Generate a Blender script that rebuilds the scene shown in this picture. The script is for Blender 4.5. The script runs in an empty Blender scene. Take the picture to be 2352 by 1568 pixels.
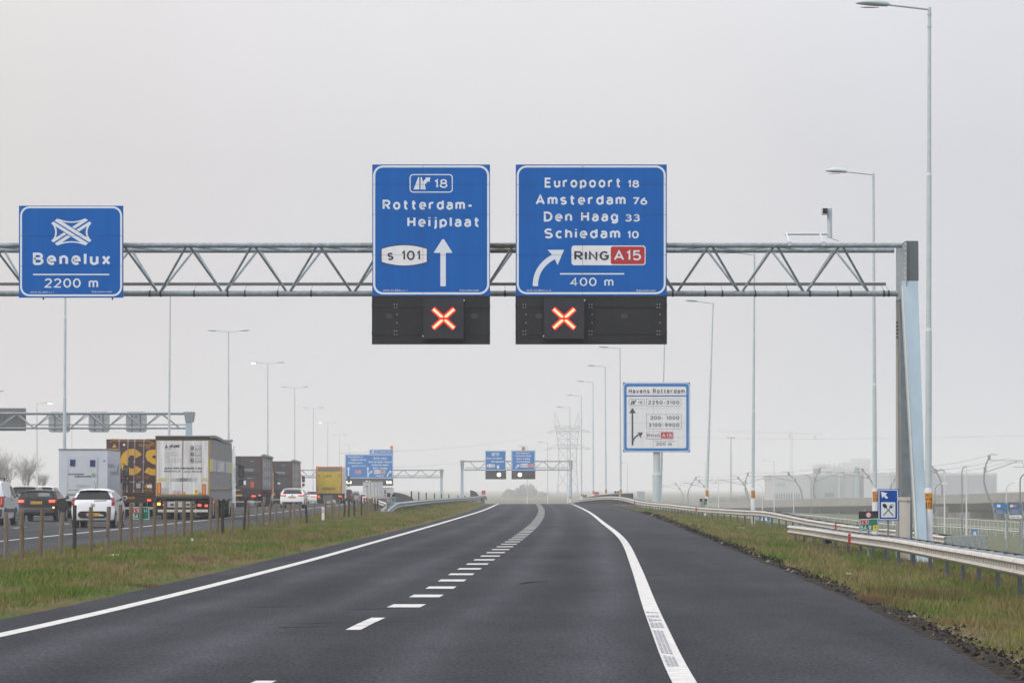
import bpy, math, random
import numpy as np
from mathutils import Vector
random.seed(7); rng = np.random.default_rng(11)
SC = bpy.context.scene; COL = SC.collection
R = math.radians; PI = math.pi
# ---------------------------------------------------------------- view model (metres; x right, y away, z up)
F, CX, YH, HC = 7500.0, 1176.0, 1120.0, 1.58
def PX(x, d): return (x - CX) * d / F
def PZ(y, d): return HC - (y - YH) * d / F
def lin(c):
    c /= 255.0
    return c / 12.92 if c <= .04045 else ((c + .055) / 1.055) ** 2.4
def rgb(r, g, b): return (lin(r), lin(g), lin(b))
# ---------------------------------------------------------------- materials
MATS = {}
def M(name, col, rough=.5, metal=0.0, spec=.5, noise=None, emit=None, estr=1.0, coat=0.0, streak=None):
    if name in MATS: return MATS[name]
    m = bpy.data.materials.new(name); m.use_nodes = True
    nt = m.node_tree; b = nt.nodes['Principled BSDF']
    b.inputs['Base Color'].default_value = (*col, 1); b.inputs['Roughness'].default_value = rough
    b.inputs['Metallic'].default_value = metal; b.inputs['Specular IOR Level'].default_value = spec
    b.inputs['Coat Weight'].default_value = coat
    if emit: b.inputs['Emission Color'].default_value = (*emit, 1); b.inputs['Emission Strength'].default_value = estr
    if noise or streak:
        tc = nt.nodes.new('ShaderNodeTexCoord'); src = tc.outputs['Object']
        sc, amt = (noise or streak)
        mp = nt.nodes.new('ShaderNodeMapping'); nt.links.new(src, mp.inputs[0])
        if streak: mp.inputs['Scale'].default_value = (1, 1, .08)
        n = nt.nodes.new('ShaderNodeTexNoise'); n.inputs['Scale'].default_value = sc
        n.inputs['Detail'].default_value = 5; n.inputs['Roughness'].default_value = .62
        nt.links.new(mp.outputs[0], n.inputs['Vector'])
        cr = nt.nodes.new('ShaderNodeMapRange'); cr.inputs[1].default_value = .3; cr.inputs[2].default_value = .7
        cr.inputs[3].default_value = 1 - amt; cr.inputs[4].default_value = 1 + amt * .5
        nt.links.new(n.outputs['Fac'], cr.inputs[0])
        mx = nt.nodes.new('ShaderNodeMix'); mx.data_type = 'RGBA'; mx.blend_type = 'MULTIPLY'
        mx.inputs['Factor'].default_value = 1; mx.inputs['A'].default_value = (*col, 1)
        nt.links.new(cr.outputs[0], mx.inputs['B']); nt.links.new(mx.outputs['Result'], b.inputs['Base Color'])
    MATS[name] = m; return m
sleeve_m = M('pole_sleeve_paint', (.62, .66, .68), .45, noise=(1.5, .1))
pole_m = M('pole_paint', (.47, .54, .575), .45, noise=(1.5, .12))
pole_far = M('pole_galvanised', (.36, .41, .44), .5, noise=(1.5, .12))
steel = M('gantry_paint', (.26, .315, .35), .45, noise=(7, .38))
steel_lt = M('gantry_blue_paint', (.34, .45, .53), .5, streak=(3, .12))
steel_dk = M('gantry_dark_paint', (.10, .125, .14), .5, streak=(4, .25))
moss = M('mossy_paint', (.13, .12, .075), .9, noise=(14, .7))
cream = M('cabinet_paint', (.55, .53, .49), .5, streak=(3, .15))
black = M('black_rubber', (.012, .012, .013), .8)
dkgrey = M('dark_grey', (.035, .036, .039), .6, noise=(6, .25))
midgrey = M('mid_grey', (.16, .165, .17), .6, noise=(6, .2))
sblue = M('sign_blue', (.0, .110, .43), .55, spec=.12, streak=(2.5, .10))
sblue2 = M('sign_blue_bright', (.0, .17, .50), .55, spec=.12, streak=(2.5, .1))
sblue3 = M('sign_blue_deep', (.0, .060, .33), .55, spec=.12, streak=(2.5, .08))
swhite = M('sign_white', (.66, .73, .80), .5)
spanel = M('sign_pale_panel', (.74, .76, .79), .5, streak=(3, .08))
pwhite = M('plain_white', (.72, .73, .74), .45, noise=(3, .08))
sred = M('sign_red', (.42, .014, .02), .45)
sgreen = M('sign_green', (.0, .16, .105), .45)
syel = M('sign_yellow', (.75, .52, .01), .5)
sorange = M('sign_orange', (.62, .24, .01), .5)
sink = M('sign_ink', (.022, .026, .045), .5)
matpan = M('matrix_back_panel', (.021, .0225, .026), .6, spec=.2, noise=(3, .2))
matbox = M('matrix_face', (.030, .032, .042), .5, spec=.2, noise=(3, .12))
led_red = M('led_red', (.5, .02, .0), .5, emit=(1.0, .55, .30), estr=2.4)
led_hal = M('led_red_rim', (.3, .0, .0), .5, emit=(1.0, .013, .006), estr=1.1)
led_white = M('led_white', (.8, .8, .7), .5, emit=(1.0, .95, .78), estr=2.2)
lamp_on = M('lamp_lit', (.8, .7, .4), .5, emit=(1.0, .72, .28), estr=7.0)
tail_on = M('tail_lamp_lit', (.5, .01, .005), .3, emit=(1.0, .07, .03), estr=3.5)
tail_off = M('tail_lamp', (.22, .008, .012), .2, coat=.6)
amber = M('amber_lamp_lit', (.7, .3, .02), .3, emit=(1.0, .42, .06), estr=5)
glass = M('dark_glass', (.010, .014, .015), .12, spec=.3, noise=(2.5, .35))
glass_lt = M('pale_glass', (.10, .125, .13), .12, spec=.7, noise=(3, .5))
tyre_m = M('tyre', (.013, .013, .014), .85)
rim_m = M('rim', (.28, .29, .30), .35, metal=.5)
plate_m = M('plate_yellow', (.72, .42, .03), .5)
eu_blue = M('plate_blue', (.01, .04, .35), .5)
white_car = M('white_car_paint', (.66, .68, .71), .3, coat=.5, noise=(2, .05))
grey_car = M('grey_car_paint', (.045, .046, .052), .3, coat=.3)
brown_car = M('dark_brown_car_paint', (.016, .014, .015), .4, spec=.15)
tan_car = M('tan_car_paint', (.32, .28, .22), .35, coat=.4)
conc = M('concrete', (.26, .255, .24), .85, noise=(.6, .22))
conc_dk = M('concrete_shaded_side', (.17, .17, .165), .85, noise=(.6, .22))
rail_m = M('rail_steel', (.49, .465, .435), .5, streak=(9, .34))
rail_gv = M('rail_galvanised', (.23, .27, .29), .5, noise=(9, .45))
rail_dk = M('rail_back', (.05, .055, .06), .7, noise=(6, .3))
rpost_m = M('rail_post_steel', (.085, .11, .13), .55, noise=(8, .3))
wood_a = M('post_wood', (.155, .118, .078), .9, streak=(40, .55))
wood_b = M('post_wood_dark', (.035, .032, .028), .9, streak=(40, .5))
wood_c = M('post_wood_grey', (.17, .145, .115), .9, streak=(40, .5))
barr_m = M('barrier_dark', (.035, .036, .037), .7, noise=(3, .4))
marking = M('road_paint', (.53, .53, .51), .6, noise=(7, .30))
wear_m = M('worn_road_paint', (.30, .31, .34), .7, noise=(16, .7))
crack_m = M('tar_mark', (.014, .014, .015), .9, spec=.02)

# ---------------------------------------------------------------- mesh builder
class MB:
    def __init__(s): s.v = []; s.f = []; s.m = []; s.mats = []; s.cuts = []
    def mi(s, m):
        if m not in s.mats: s.mats.append(m)
        return s.mats.index(m)
    def add(s, vs, fs, m):
        o = len(s.v); s.v.extend([tuple(p) for p in vs]); i = s.mi(m)
        for f in fs: s.f.append([o + k for k in f]); s.m.append(i)
        return s
    def poly(s, pts, m): return s.add(pts, [list(range(len(pts)))], m)
    def box(s, x0, x1, y0, y1, z0, z1, m):
        v = [(x0,y0,z0),(x1,y0,z0),(x1,y1,z0),(x0,y1,z0),(x0,y0,z1),(x1,y0,z1),(x1,y1,z1),(x0,y1,z1)]
        return s.add(v, [(0,3,2,1),(4,5,6,7),(0,1,5,4),(1,2,6,5),(2,3,7,6),(3,0,4,7)], m)
    def hexa(s, b, t, m):
        return s.add(list(b) + list(t), [(0,3,2,1),(4,5,6,7),(0,1,5,4),(1,2,6,5),(2,3,7,6),(3,0,4,7)], m)
    def tube(s, p, q, r, m, n=8, r2=None): return s.path([p, q], [r, r if r2 is None else r2], m, n)
    def path(s, pts, rs, m, n=8):
        pts = [Vector(p) for p in pts]
        if not hasattr(rs, '__len__'): rs = [rs] * len(pts)
        vs, fs = [], []
        for i, p in enumerate(pts):
            t = (pts[min(i+1, len(pts)-1)] - pts[max(i-1, 0)]).normalized()
            a = t.cross(Vector((0,0,1)))
            if a.length < .05: a = t.cross(Vector((0,1,0)))
            a.normalize(); b = t.cross(a)
            for k in range(n):
                an = 2*PI*k/n; vs.append(p + (a*math.cos(an) + b*math.sin(an))*rs[i])
        for i in range(len(pts)-1):
            for k in range(n):
                k2 = (k+1) % n; fs.append((i*n+k, i*n+k2, (i+1)*n+k2, (i+1)*n+k))
        fs.append(tuple(range(n))[::-1]); fs.append(tuple((len(pts)-1)*n+k for k in range(n)))
        return s.add(vs, fs, m)
    def prism(s, xz, y0, y1, m):
        n = len(xz); v = [(x, y0, z) for x, z in xz] + [(x, y1, z) for x, z in xz]
        return s.add(v, [tuple(range(n)), tuple(range(n, 2*n))[::-1]] + [(i, (i+1) % n, n+(i+1) % n, n+i) for i in range(n)], m)
    def prism_x(s, yz, x0, x1, m):
        n = len(yz); v = [(x0, y, z) for y, z in yz] + [(x1, y, z) for y, z in yz]
        return s.add(v, [tuple(range(n)), tuple(range(n, 2*n))[::-1]] + [(i, (i+1) % n, n+(i+1) % n, n+i) for i in range(n)], m)
    def disc(s, c, r, axis, h, m, n=20):
        vs = []
        for sgn in (-.5, .5):
            for k in range(n):
                a = 2*PI*k/n; u, w = r*math.cos(a), r*math.sin(a)
                vs.append((c[0]+sgn*h, c[1]+u, c[2]+w) if axis == 'x' else (c[0]+u, c[1]+sgn*h, c[2]+w) if axis == 'y' else (c[0]+u, c[1]+w, c[2]+sgn*h))
        return s.add(vs, [tuple(range(n)), tuple(range(n, 2*n))[::-1]] + [(i, (i+1) % n, n+(i+1) % n, n+i) for i in range(n)], m)
    def build(s, name, parent=None, world=True, smooth=0, fix=False):
        if name == 'lettering' and len(s.cuts) > 1:            # every line of writing becomes a part of its own
            ends = [c for c in s.cuts[1:]]+[(len(s.v), len(s.f))]; st = (0, 0)
            for e in ends:
                q = MB(); q.mats = s.mats; q.v = s.v[st[0]:e[0]]; q.f = [[k-st[0] for k in f] for f in s.f[st[1]:e[1]]]; q.m = s.m[st[1]:e[1]]; o = q.build(name, parent, world, smooth); st = e
            return o
        me = bpy.data.meshes.new(name)
        off = Vector((0,0,0))
        if parent is not None and world:
            r = parent
            while r.parent: r = r.parent
            off = r.location
        vs = [(a-off[0], b-off[1], c-off[2]) for a, b, c in s.v]
        me.from_pydata(vs, [], s.f)
        for m in s.mats: me.materials.append(m)
        me.polygons.foreach_set('material_index', s.m)
        if fix:
            import bmesh
            bm = bmesh.new(); bm.from_mesh(me); bmesh.ops.recalc_face_normals(bm, faces=bm.faces); bm.to_mesh(me); bm.free()
        me.update()
        if smooth: me.shade_smooth(); me.set_sharp_from_angle(angle=R(smooth))
        o = bpy.data.objects.new(name, me); COL.objects.link(o)
        if parent is not None: o.parent = parent
        return o
def tag(o, label=None, cat=None, group=None, kind=None):
    if label: o['label'] = label
    if cat: o['category'] = cat
    if group: o['group'] = group
    if kind: o['kind'] = kind
    return o
def thing(name, label, cat, loc, group=None, rz=0.0):
    o = bpy.data.objects.new(name, None); COL.objects.link(o); o.empty_display_size = .3
    o.location = loc; o.rotation_euler = (0, 0, rz); return tag(o, label, cat, group)
def dup(root, loc, rot=None, label=None, parent=None):
    c = root.copy(); COL.objects.link(c)
    if parent is None:
        c.location = loc
        if rot is not None: c.rotation_euler = rot
        if label: c['label'] = label
    else: c.parent = parent
    for ch in list(root.children): dup(ch, None, parent=c)
    return c
ORD = ['first','second','third','fourth','fifth','sixth','seventh','eighth','ninth','tenth','eleventh','twelfth','thirteenth','fourteenth','fifteenth','sixteenth','seventeenth','eighteenth','nineteenth']
def ordw(n):
    if n <= 19: return ORD[n-1]
    t, u = divmod(n, 10); T = {2:'twent', 3:'thirt', 4:'fort', 5:'fift'}[t]
    return T + 'ieth' if u == 0 else T + 'y-' + ORD[u-1]
# ---------------------------------------------------------------- flat lettering
class Plane:
    """2-D drawing sheet with its own pixel grid, laid on a real face: fn(u, v, lift) -> point"""
    def __init__(s, fn): s.fn = fn
    def P(s, pts, lift): return [s.fn(a, b, lift) for a, b in pts]
def wplane(x0, y0, k, d): return Plane(lambda u, v, l: (PX(x0+u*k, d), d-l, PZ(y0+v*k, d)))
def text(mb, pl, s, u0, u1, vb, cap, m, lift=.006, off=.012, sp=1.06):
    """one line of writing in the monoline alphabet, fitted between u0 and u1, base line vb"""
    if m is None: return
    mb.cuts.append((len(mb.v), len(mb.f)))
    w = .125+off*2.2; gap = .20+w*.55+(sp-1)*.42; x = 0; L = []
    for c in s:
        if c == ' ': x += .58; continue
        g = GL[c]; wd = max(p[0] for k in g for p in k)
        for k in g: L.append([(x+p[0], p[1]) for p in k])
        x += wd+gap
    wid = x-gap+w
    if u1 is None: u1 = u0+wid*cap
    kx = (u1-u0)/wid; ky = cap/(1+w*.0)
    for i, k in enumerate(L):
        # keep the outer edge of the strokes on the base and cap lines
        P_ = [(px+w/2, w/2+py*(1-w)) for px, py in k]; cl = math.hypot(P_[0][0]-P_[-1][0], P_[0][1]-P_[-1][1]) < 1e-6 and len(k) > 8
        if cl: P_ = P_[:-1]
        n = len(P_); A_, B_ = [], []
        for j in range(n):
            p = P_[j]; a = P_[j-1] if (j > 0 or cl) else None; b = P_[(j+1) % n] if (j < n-1 or cl) else None
            d0 = Vector((p[0]-a[0], p[1]-a[1])).normalized() if a else None; d1 = Vector((b[0]-p[0], b[1]-p[1])).normalized() if b else None
            if d0 is None: d0 = d1
            if d1 is None: d1 = d0
            t = (d0+d1); t = t.normalized() if t.length > .3 else d0; nn = Vector((-t.y, t.x)); q = max(nn.dot(Vector((-d0.y, d0.x))), .5); h = w/2/q
            A_.append((p[0]+nn.x*h, p[1]+nn.y*h)); B_.append((p[0]-nn.x*h, p[1]-nn.y*h))
        e = n if cl else n-1
        mb.add(pl.P([(u0+px*kx, vb-py*ky) for px, py in A_+B_], lift+(i % 7)*.0003), [(j, (j+1) % n, n+(j+1) % n, n+j) for j in range(e)], m)
def rrect(u0, v0, u1, v1, r, n=6):
    pts = []
    for cx, cy, a0 in ((u1-r, v0+r, -90), (u1-r, v1-r, 0), (u0+r, v1-r, 90), (u0+r, v0+r, 180)):
        for i in range(n+1):
            a = R(a0+90*i/n); pts.append((cx+r*math.cos(a), cy+r*math.sin(a)))
    return pts
def fill(mb, pl, pts, m, lift=.004): mb.add(pl.P(pts, lift), [list(range(len(pts)))], m)
def ring(mb, pl, u0, v0, u1, v1, r, w, m, lift=.004):
    a = rrect(u0, v0, u1, v1, r); b = rrect(u0+w, v0+w, u1-w, v1-w, max(r-w, r*.15)); n = len(a)
    mb.add(pl.P(a+b, lift), [(i, (i+1) % n, n+(i+1) % n, n+i) for i in range(n)], m)
def stroke(mb, pl, pts, w, m, lift=.004, closed=False):
    n = len(pts); L, Rr = [], []
    ws = w if hasattr(w, '__len__') else [w]*n
    for i in range(n):
        p0 = pts[(i-1) % n] if closed or i > 0 else pts[i]; p1 = pts[(i+1) % n] if closed or i < n-1 else pts[i]
        dx, dy = p1[0]-p0[0], p1[1]-p0[1]; l = math.hypot(dx, dy) or 1; nx, ny = -dy/l*ws[i]/2, dx/l*ws[i]/2
        L.append((pts[i][0]+nx, pts[i][1]+ny)); Rr.append((pts[i][0]-nx, pts[i][1]-ny))
    e = n if closed else n-1
    mb.add(pl.P(L+Rr, lift), [(i, (i+1) % n, n+(i+1) % n, n+i) for i in range(e)], m)
def bez(p, q, r, n=10):
    return [((1-t)**2*p[0]+2*t*(1-t)*q[0]+t*t*r[0], (1-t)**2*p[1]+2*t*(1-t)*q[1]+t*t*r[1]) for t in [i/n for i in range(n+1)]]
# ---------------------------------------------------------------- monoline road-sign alphabet (centre lines in cap heights)
def _a(cx, cy, rx, ry, a0, a1, n=None):
    n = n or max(4, int(abs(a1-a0)/22)); return [(cx+rx*math.cos(R(a0+(a1-a0)*i/n)), cy+ry*math.sin(R(a0+(a1-a0)*i/n))) for i in range(n+1)]
def _e(cx, cy, rx, ry): return _a(cx, cy, rx, ry, 0, 360, 18)
def _b(p, q, r): return bez(p, q, r, 7)
X_ = .74
GL = {
'A': [[(0,0),(.33,1),(.66,0)],[(.13,.29),(.53,.29)]], 'B': [[(0,0),(0,1),(.32,1)]+_a(.32,.765,.22,.235,90,-90)[1:]+[(0,.53)],[(.32,.53)]+_a(.33,.265,.25,.265,90,-90)[1:]+[(0,0)]],
'C': [_a(.33,.5,.33,.5,48,312)], 'D': [[(0,0),(0,1),(.22,1)]+_a(.22,.5,.38,.5,90,-90)[1:]+[(0,0)]], 'E': [[(.48,1),(0,1),(0,0),(.48,0)],[(0,.52),(.42,.52)]], 'F': [[(.48,1),(0,1),(0,0)],[(0,.52),(.42,.52)]],
'G': [_a(.34,.5,.34,.5,48,322)+[(.62,.45),(.36,.45)]], 'H': [[(0,0),(0,1)],[(.54,0),(.54,1)],[(0,.5),(.54,.5)]], 'I': [[(0,0),(0,1)]], 'J': [[(.4,1),(.4,.25)]+_a(.2,.25,.2,.25,0,-170)[1:]],
'K': [[(0,0),(0,1)],[(.54,1),(0,.4)],[(.17,.58),(.56,0)]], 'L': [[(0,1),(0,0),(.46,0)]], 'M': [[(0,0),(0,1),(.36,.3),(.72,1),(.72,0)]], 'N': [[(0,0),(0,1),(.56,0),(.56,1)]], 'O': [_e(.34,.5,.34,.5)],
'P': [[(0,0),(0,1),(.3,1)]+_a(.3,.73,.24,.27,90,-90)[1:]+[(0,.46)]], 'R': [[(0,0),(0,1),(.3,1)]+_a(.3,.73,.24,.27,90,-90)[1:]+[(0,.46)],[(.24,.46),(.56,0)]],
'S': [_a(.29,.755,.27,.245,30,270)+_a(.29,.255,.29,.255,90,-150)[1:]], 'T': [[(0,1),(.56,1)],[(.28,1),(.28,0)]], 'U': [[(0,1),(0,.3)]+_a(.28,.3,.28,.3,180,360)[1:]+[(.56,1)]], 'V': [[(0,1),(.32,0),(.64,1)]],
'W': [[(0,1),(.22,0),(.44,.9),(.66,0),(.88,1)]], 'X': [[(0,0),(.56,1)],[(0,1),(.56,0)]], 'Y': [[(0,1),(.3,.45),(.6,1)],[(.3,.45),(.3,0)]], 'Z': [[(0,1),(.52,1),(0,0),(.54,0)]],
'a': [_a(.22,.52,.21,.22,155,0)+[(.43,0)],[(.43,.43),(.2,.43)]+_a(.2,.215,.19,.215,90,270)[1:]+[(.3,.02),(.43,.14)]], 'b': [[(0,1),(0,0)],_e(.24,.37,.24,.37)], 'c': [_a(.25,.37,.25,.37,48,312)], 'd': [[(.48,1),(.48,0)],_e(.24,.37,.24,.37)],
'e': [[(.01,.37),(.48,.37)]+_a(.245,.37,.245,.37,8,312)[1:]], 'f': [[(.13,0),(.13,.8)]+_a(.31,.8,.18,.2,180,85)[1:],[(0,.68),(.32,.68)]], 'g': [_e(.24,.37,.24,.37),[(.48,.74),(.48,-.05)]+_a(.24,-.05,.24,.2,0,-150)[1:]],
'h': [[(0,1),(0,0)],[(0,.45)]+_a(.22,.48,.22,.26,170,0)+[(.44,0)]], 'i': [[(0,0),(0,X_)],[(0,.92),(0,1.03)]], 'j': [[(.15,X_),(.15,-.08)]+_a(0,-.08,.15,.16,0,-85)[1:],[(.15,.92),(.15,1.03)]], 'k': [[(0,1),(0,0)],[(.42,X_),(0,.3)],[(.12,.42),(.44,0)]],
'l': [[(0,1),(0,0)]], 'm': [[(0,X_),(0,0)],[(0,.48)]+_a(.18,.5,.18,.24,170,0)+[(.36,0)],[(.36,.48)]+_a(.54,.5,.18,.24,170,0)+[(.72,0)]], 'n': [[(0,X_),(0,0)],[(0,.45)]+_a(.22,.48,.22,.26,170,0)+[(.44,0)]], 'o': [_e(.25,.37,.25,.37)],
'p': [[(0,X_),(0,-.24)],_e(.24,.37,.24,.37)], 'q': [[(.48,X_),(.48,-.24)],_e(.24,.37,.24,.37)], 'r': [[(0,X_),(0,0)],[(0,.42)]+_a(.22,.46,.22,.28,165,60)], 's': [_a(.2,.555,.19,.185,30,270)+_a(.2,.185,.21,.185,90,-150)[1:]],
't': [[(.13,1),(.13,.18)]+_a(.3,.18,.17,.18,180,280)[1:],[(0,.7),(.34,.7)]], 'u': [[(0,X_),(0,.26)]+_a(.22,.26,.22,.26,180,360)[1:],[(.44,X_),(.44,0)]], 'v': [[(0,X_),(.24,0),(.48,X_)]], 'w': [[(0,X_),(.17,0),(.34,.68),(.51,0),(.68,X_)]], 'x': [[(0,0),(.44,X_)],[(0,X_),(.44,0)]],
'y': [[(0,X_),(.24,.05)],[(.48,X_),(.16,-.24)]], 'z': [[(0,X_),(.4,X_),(0,0),(.42,0)]],
'0': [_e(.29,.5,.29,.5)], '1': [[(0,.80),(.06,.83),(.19,1),(.19,0)]], '2': [_a(.27,.72,.27,.28,165,-35)+[(0,0),(.56,0)]], '3': [_a(.26,.765,.24,.235,155,-90)+_a(.26,.265,.28,.265,90,-155)[1:]], '4': [[(.42,0),(.42,1),(0,.27),(.6,.27)]],
'5': [[(.5,1),(.08,1),(.04,.53)]+_a(.26,.32,.28,.32,135,-150)], '6': [_e(.28,.31,.28,.31),_b((.0,.33),(.04,.75),(.42,1))], '7': [[(0,1),(.54,1),(.18,0)]], '8': [_e(.28,.76,.23,.24),_e(.28,.265,.28,.265)], '9': [_e(.28,.69,.28,.31),_b((.56,.67),(.52,.25),(.14,0))],
'-': [[(0,.38),(.3,.38)]], '.': [[(0,0),(0,.07)]], ',': [[(.05,.06),(0,-.14)]], '/': [[(0,-.05),(.36,1.05)]], '(': [_a(.3,.45,.3,.62,125,235)], ')': [_a(-.12,.45,.3,.62,55,-55)], '+': [[(0,.45),(.5,.45)],[(.25,.2),(.25,.7)]]}
def circ(cu, cv, r, n=20): return [(cu+r*math.cos(2*PI*i/n), cv+r*math.sin(2*PI*i/n)) for i in range(n)]
# ---------------------------------------------------------------- camera, sky, sun
cam = bpy.data.cameras.new('camera'); co = bpy.data.objects.new('camera', cam); COL.objects.link(co); SC.camera = co
co.location = (0, 0, HC); co.rotation_euler = (R(90), 0, 0)
cam.sensor_fit = 'HORIZONTAL'; cam.sensor_width = 36; cam.lens = F/2352*36; cam.shift_y = 336/2352; cam.clip_start = .5; cam.clip_end = 9000
SUN_EL, SUN_AZ = 36, -128
W = bpy.data.worlds.new('World'); SC.world = W; W.use_nodes = True
nt = W.node_tree; nt.nodes.clear(); N = nt.nodes.new; L = nt.links.new
sky = N('ShaderNodeTexSky'); sky.sky_type = 'NISHITA'; sky.sun_disc = False; sky.sun_elevation = R(SUN_EL); sky.sun_rotation = R(SUN_AZ)
sky.air_density = 2.0; sky.dust_density = 6.0
tc = N('ShaderNodeTexCoord'); sx = N('ShaderNodeSeparateXYZ'); L(tc.outputs['Generated'], sx.inputs[0])
# overcast cloud deck: brighter overhead than at the horizon (CIE overcast sky), a little warmer to the left
mr = N('ShaderNodeMapRange'); mr.inputs[1].default_value = .10; mr.inputs[2].default_value = .9; mr.inputs[3].default_value = 7.6; mr.inputs[4].default_value = 21
L(sx.outputs['Z'], mr.inputs[0])
tx = N('ShaderNodeMapRange'); tx.inputs[1].default_value = -.24; tx.inputs[2].default_value = .24
L(sx.outputs['X'], tx.inputs[0])
tint = N('ShaderNodeValToRGB'); e = tint.color_ramp.elements; tint.color_ramp.interpolation = 'EASE'
e[0].color = (.955, .905, .90, 1); e[1].color = (.845, .87, .965, 1); q = e.new(.5); q.color = (1, .99, 1.025, 1)
L(tx.outputs[0], tint.inputs[0])
mul = N('ShaderNodeVectorMath'); mul.operation = 'SCALE'; L(tint.outputs['Color'], mul.inputs[0]); L(mr.outputs[0], mul.inputs['Scale'])
cn = N('ShaderNodeTexNoise'); cn.inputs['Scale'].default_value = 9; cn.inputs['Detail'].default_value = 4; L(tc.outputs['Generated'], cn.inputs['Vector'])
cm = N('ShaderNodeMapRange'); cm.inputs[1].default_value = .3; cm.inputs[2].default_value = .7; cm.inputs[3].default_value = .965; cm.inputs[4].default_value = 1.035; L(cn.outputs['Fac'], cm.inputs[0])
mul2 = N('ShaderNodeVectorMath'); mul2.operation = 'SCALE'; L(mul.outputs[0], mul2.inputs[0]); L(cm.outputs[0], mul2.inputs['Scale'])
mix = N('ShaderNodeMix'); mix.data_type = 'RGBA'; mix.inputs['Factor'].default_value = .93; L(sky.outputs[0], mix.inputs['A']); L(mul2.outputs[0], mix.inputs['B'])
bg = N('ShaderNodeBackground'); bg.inputs['Strength'].default_value = .1; L(mix.outputs['Result'], bg.inputs['Color'])
ow = N('ShaderNodeOutputWorld'); L(bg.outputs[0], ow.inputs['Surface'])
sun = bpy.data.lights.new('sun', 'SUN'); sun.energy = 1.25; sun.angle = R(25); sun.color = (1, .96, .9)
so = bpy.data.objects.new('sun', sun); COL.objects.link(so)
# sun direction: sun_rotation is measured from +Y towards +X (clockwise seen from above)
sd = Vector((math.sin(R(SUN_AZ))*math.cos(R(SUN_EL)), math.cos(R(SUN_AZ))*math.cos(R(SUN_EL)), math.sin(R(SUN_EL))))
so.rotation_euler = sd.to_track_quat('Z', 'Y').to_euler()
vs = SC.view_settings; vs.view_transform = 'Standard'; vs.look = 'None'; vs.exposure = 0; vs.gamma = 1
SC.cycles.use_denoising = True; SC.cycles.volume_bounces = 2; SC.cycles.max_bounces = 6; SC.cycles.diffuse_bounces = 2; SC.cycles.glossy_bounces = 2
SC.cycles.sample_clamp_indirect = 4.0
HAZE = 0.00040
# ================================================================ ground, roads, markings
def hermite(pts):
    xs = np.array([p[0] for p in pts], float); ys = np.array([p[1] for p in pts], float); h = np.diff(xs); dl = np.diff(ys)/h
    m = np.empty(len(xs)); m[0] = dl[0]; m[-1] = dl[-1]
    for i in range(1, len(xs)-1): m[i] = (dl[i-1]*h[i]+dl[i]*h[i-1])/(h[i]+h[i-1])
    def f(x):
        x = np.asarray(x, float); i = np.clip(np.searchsorted(xs, x)-1, 0, len(xs)-2)
        t = (x-xs[i])/h[i]; tc_ = np.clip(t, 0, 1)
        r = (2*tc_**3-3*tc_**2+1)*ys[i]+(tc_**3-2*tc_**2+tc_)*h[i]*m[i]+(-2*tc_**3+3*tc_**2)*ys[i+1]+(tc_**3-tc_**2)*h[i]*m[i+1]
        return np.where(x < xs[0], ys[0]+(x-xs[0])*m[0], np.where(x > xs[-1], ys[-1]+(x-xs[-1])*m[-1], r))
    return f
XL = hermite([(15,-7.6),(39,-6.15),(65,-5.46),(81,-5.13),(157,-3.6),(200,-3.1),(325,-2.6),(600,-1.2)])
LL = hermite([(15,-6.75),(35,-5.5),(64,-4.58),(96,-4.0),(169,-2.84),(215,-2.2),(320,-1.4),(600,.3)])
LD = hermite([(15,-2.9),(26.6,-2.02),(38,-1.71),(43.7,-1.416),(64.8,-.80),(80.6,-.376),(100,.12),(127,.70),(218,1.97),(329,2.58),(600,4)])
LR = hermite([(15,1.25),(26.5,1.40),(38,1.69),(64,2.44),(96,3.3),(153,4.2),(198,4.85),(312,5.86),(600,7.6)])
XR = hermite([(15,3.7),(26.5,4.12),(43.2,4.72),(62,5.2),(88,5.75),(197,8.0),(263,8.75),(330,9.0),(600,10.5)])
XA = hermite([(15,-14.6),(92,-14.4),(183,-14.3),(298,-15.4),(420,-17.3),(570,-20.3),(800,-27)])
XS = hermite([(15,-11.6),(72,-11.24),(86,-10.85),(108,-10.8),(132,-10.45),(192,-11.2),(298,-12.2),(420,-14),(570,-17),(800,-24)])
ZL = .08
def zr(y):
    y = np.asarray(y, float); u = np.clip(y-300, 0, None)
    return -np.where(u < 230, 5.2e-5*u*u, 5.2e-5*230*230+.0239*(u-230)).clip(0, 4.2)
def gz(x, y):
    """terrain height"""
    x = np.asarray(x, float); y = np.asarray(y, float); xs, xl, xr, xa = XS(y), XL(y), XR(y), XA(y)
    base = zr(y)
    t = np.clip((x-xs)/(xl-xs), 0, 1)
    mound = np.sin(t*PI)*np.clip((y-170)/60, 0, 1)*.2 + np.sin(t*PI)*.04
    zmid = base+ZL*(1-t)+mound
    u = np.clip(x-xr, 0, None)
    cap = np.clip((330-y)/60, 0, 1)*5.5+5.5
    zrt = base-.10*np.minimum(u, cap)-.42*np.clip(u-cap, 0, None)+.05*np.sin(y*.35+x*1.3)*np.clip(u/2, 0, 1)
    zrt = np.maximum(zrt, -4.05)
    z = np.where(x < xl, zmid, zrt)
    lo = xa-29.5
    z = np.where(x < xs, base+ZL, z); z = np.where(x < lo, np.maximum(base+ZL-.3*(lo-x), -3.0), z)
    asph = ((x > xl+.05) & (x < xr-.05)) | ((x < xs-.05) & (x > xa-12.75)) | ((x < xa-16.25) & (x > xa-28.75))
    return np.where(asph, z-.04, z)
def gzf(x, y): return float(gz(x, y))
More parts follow.
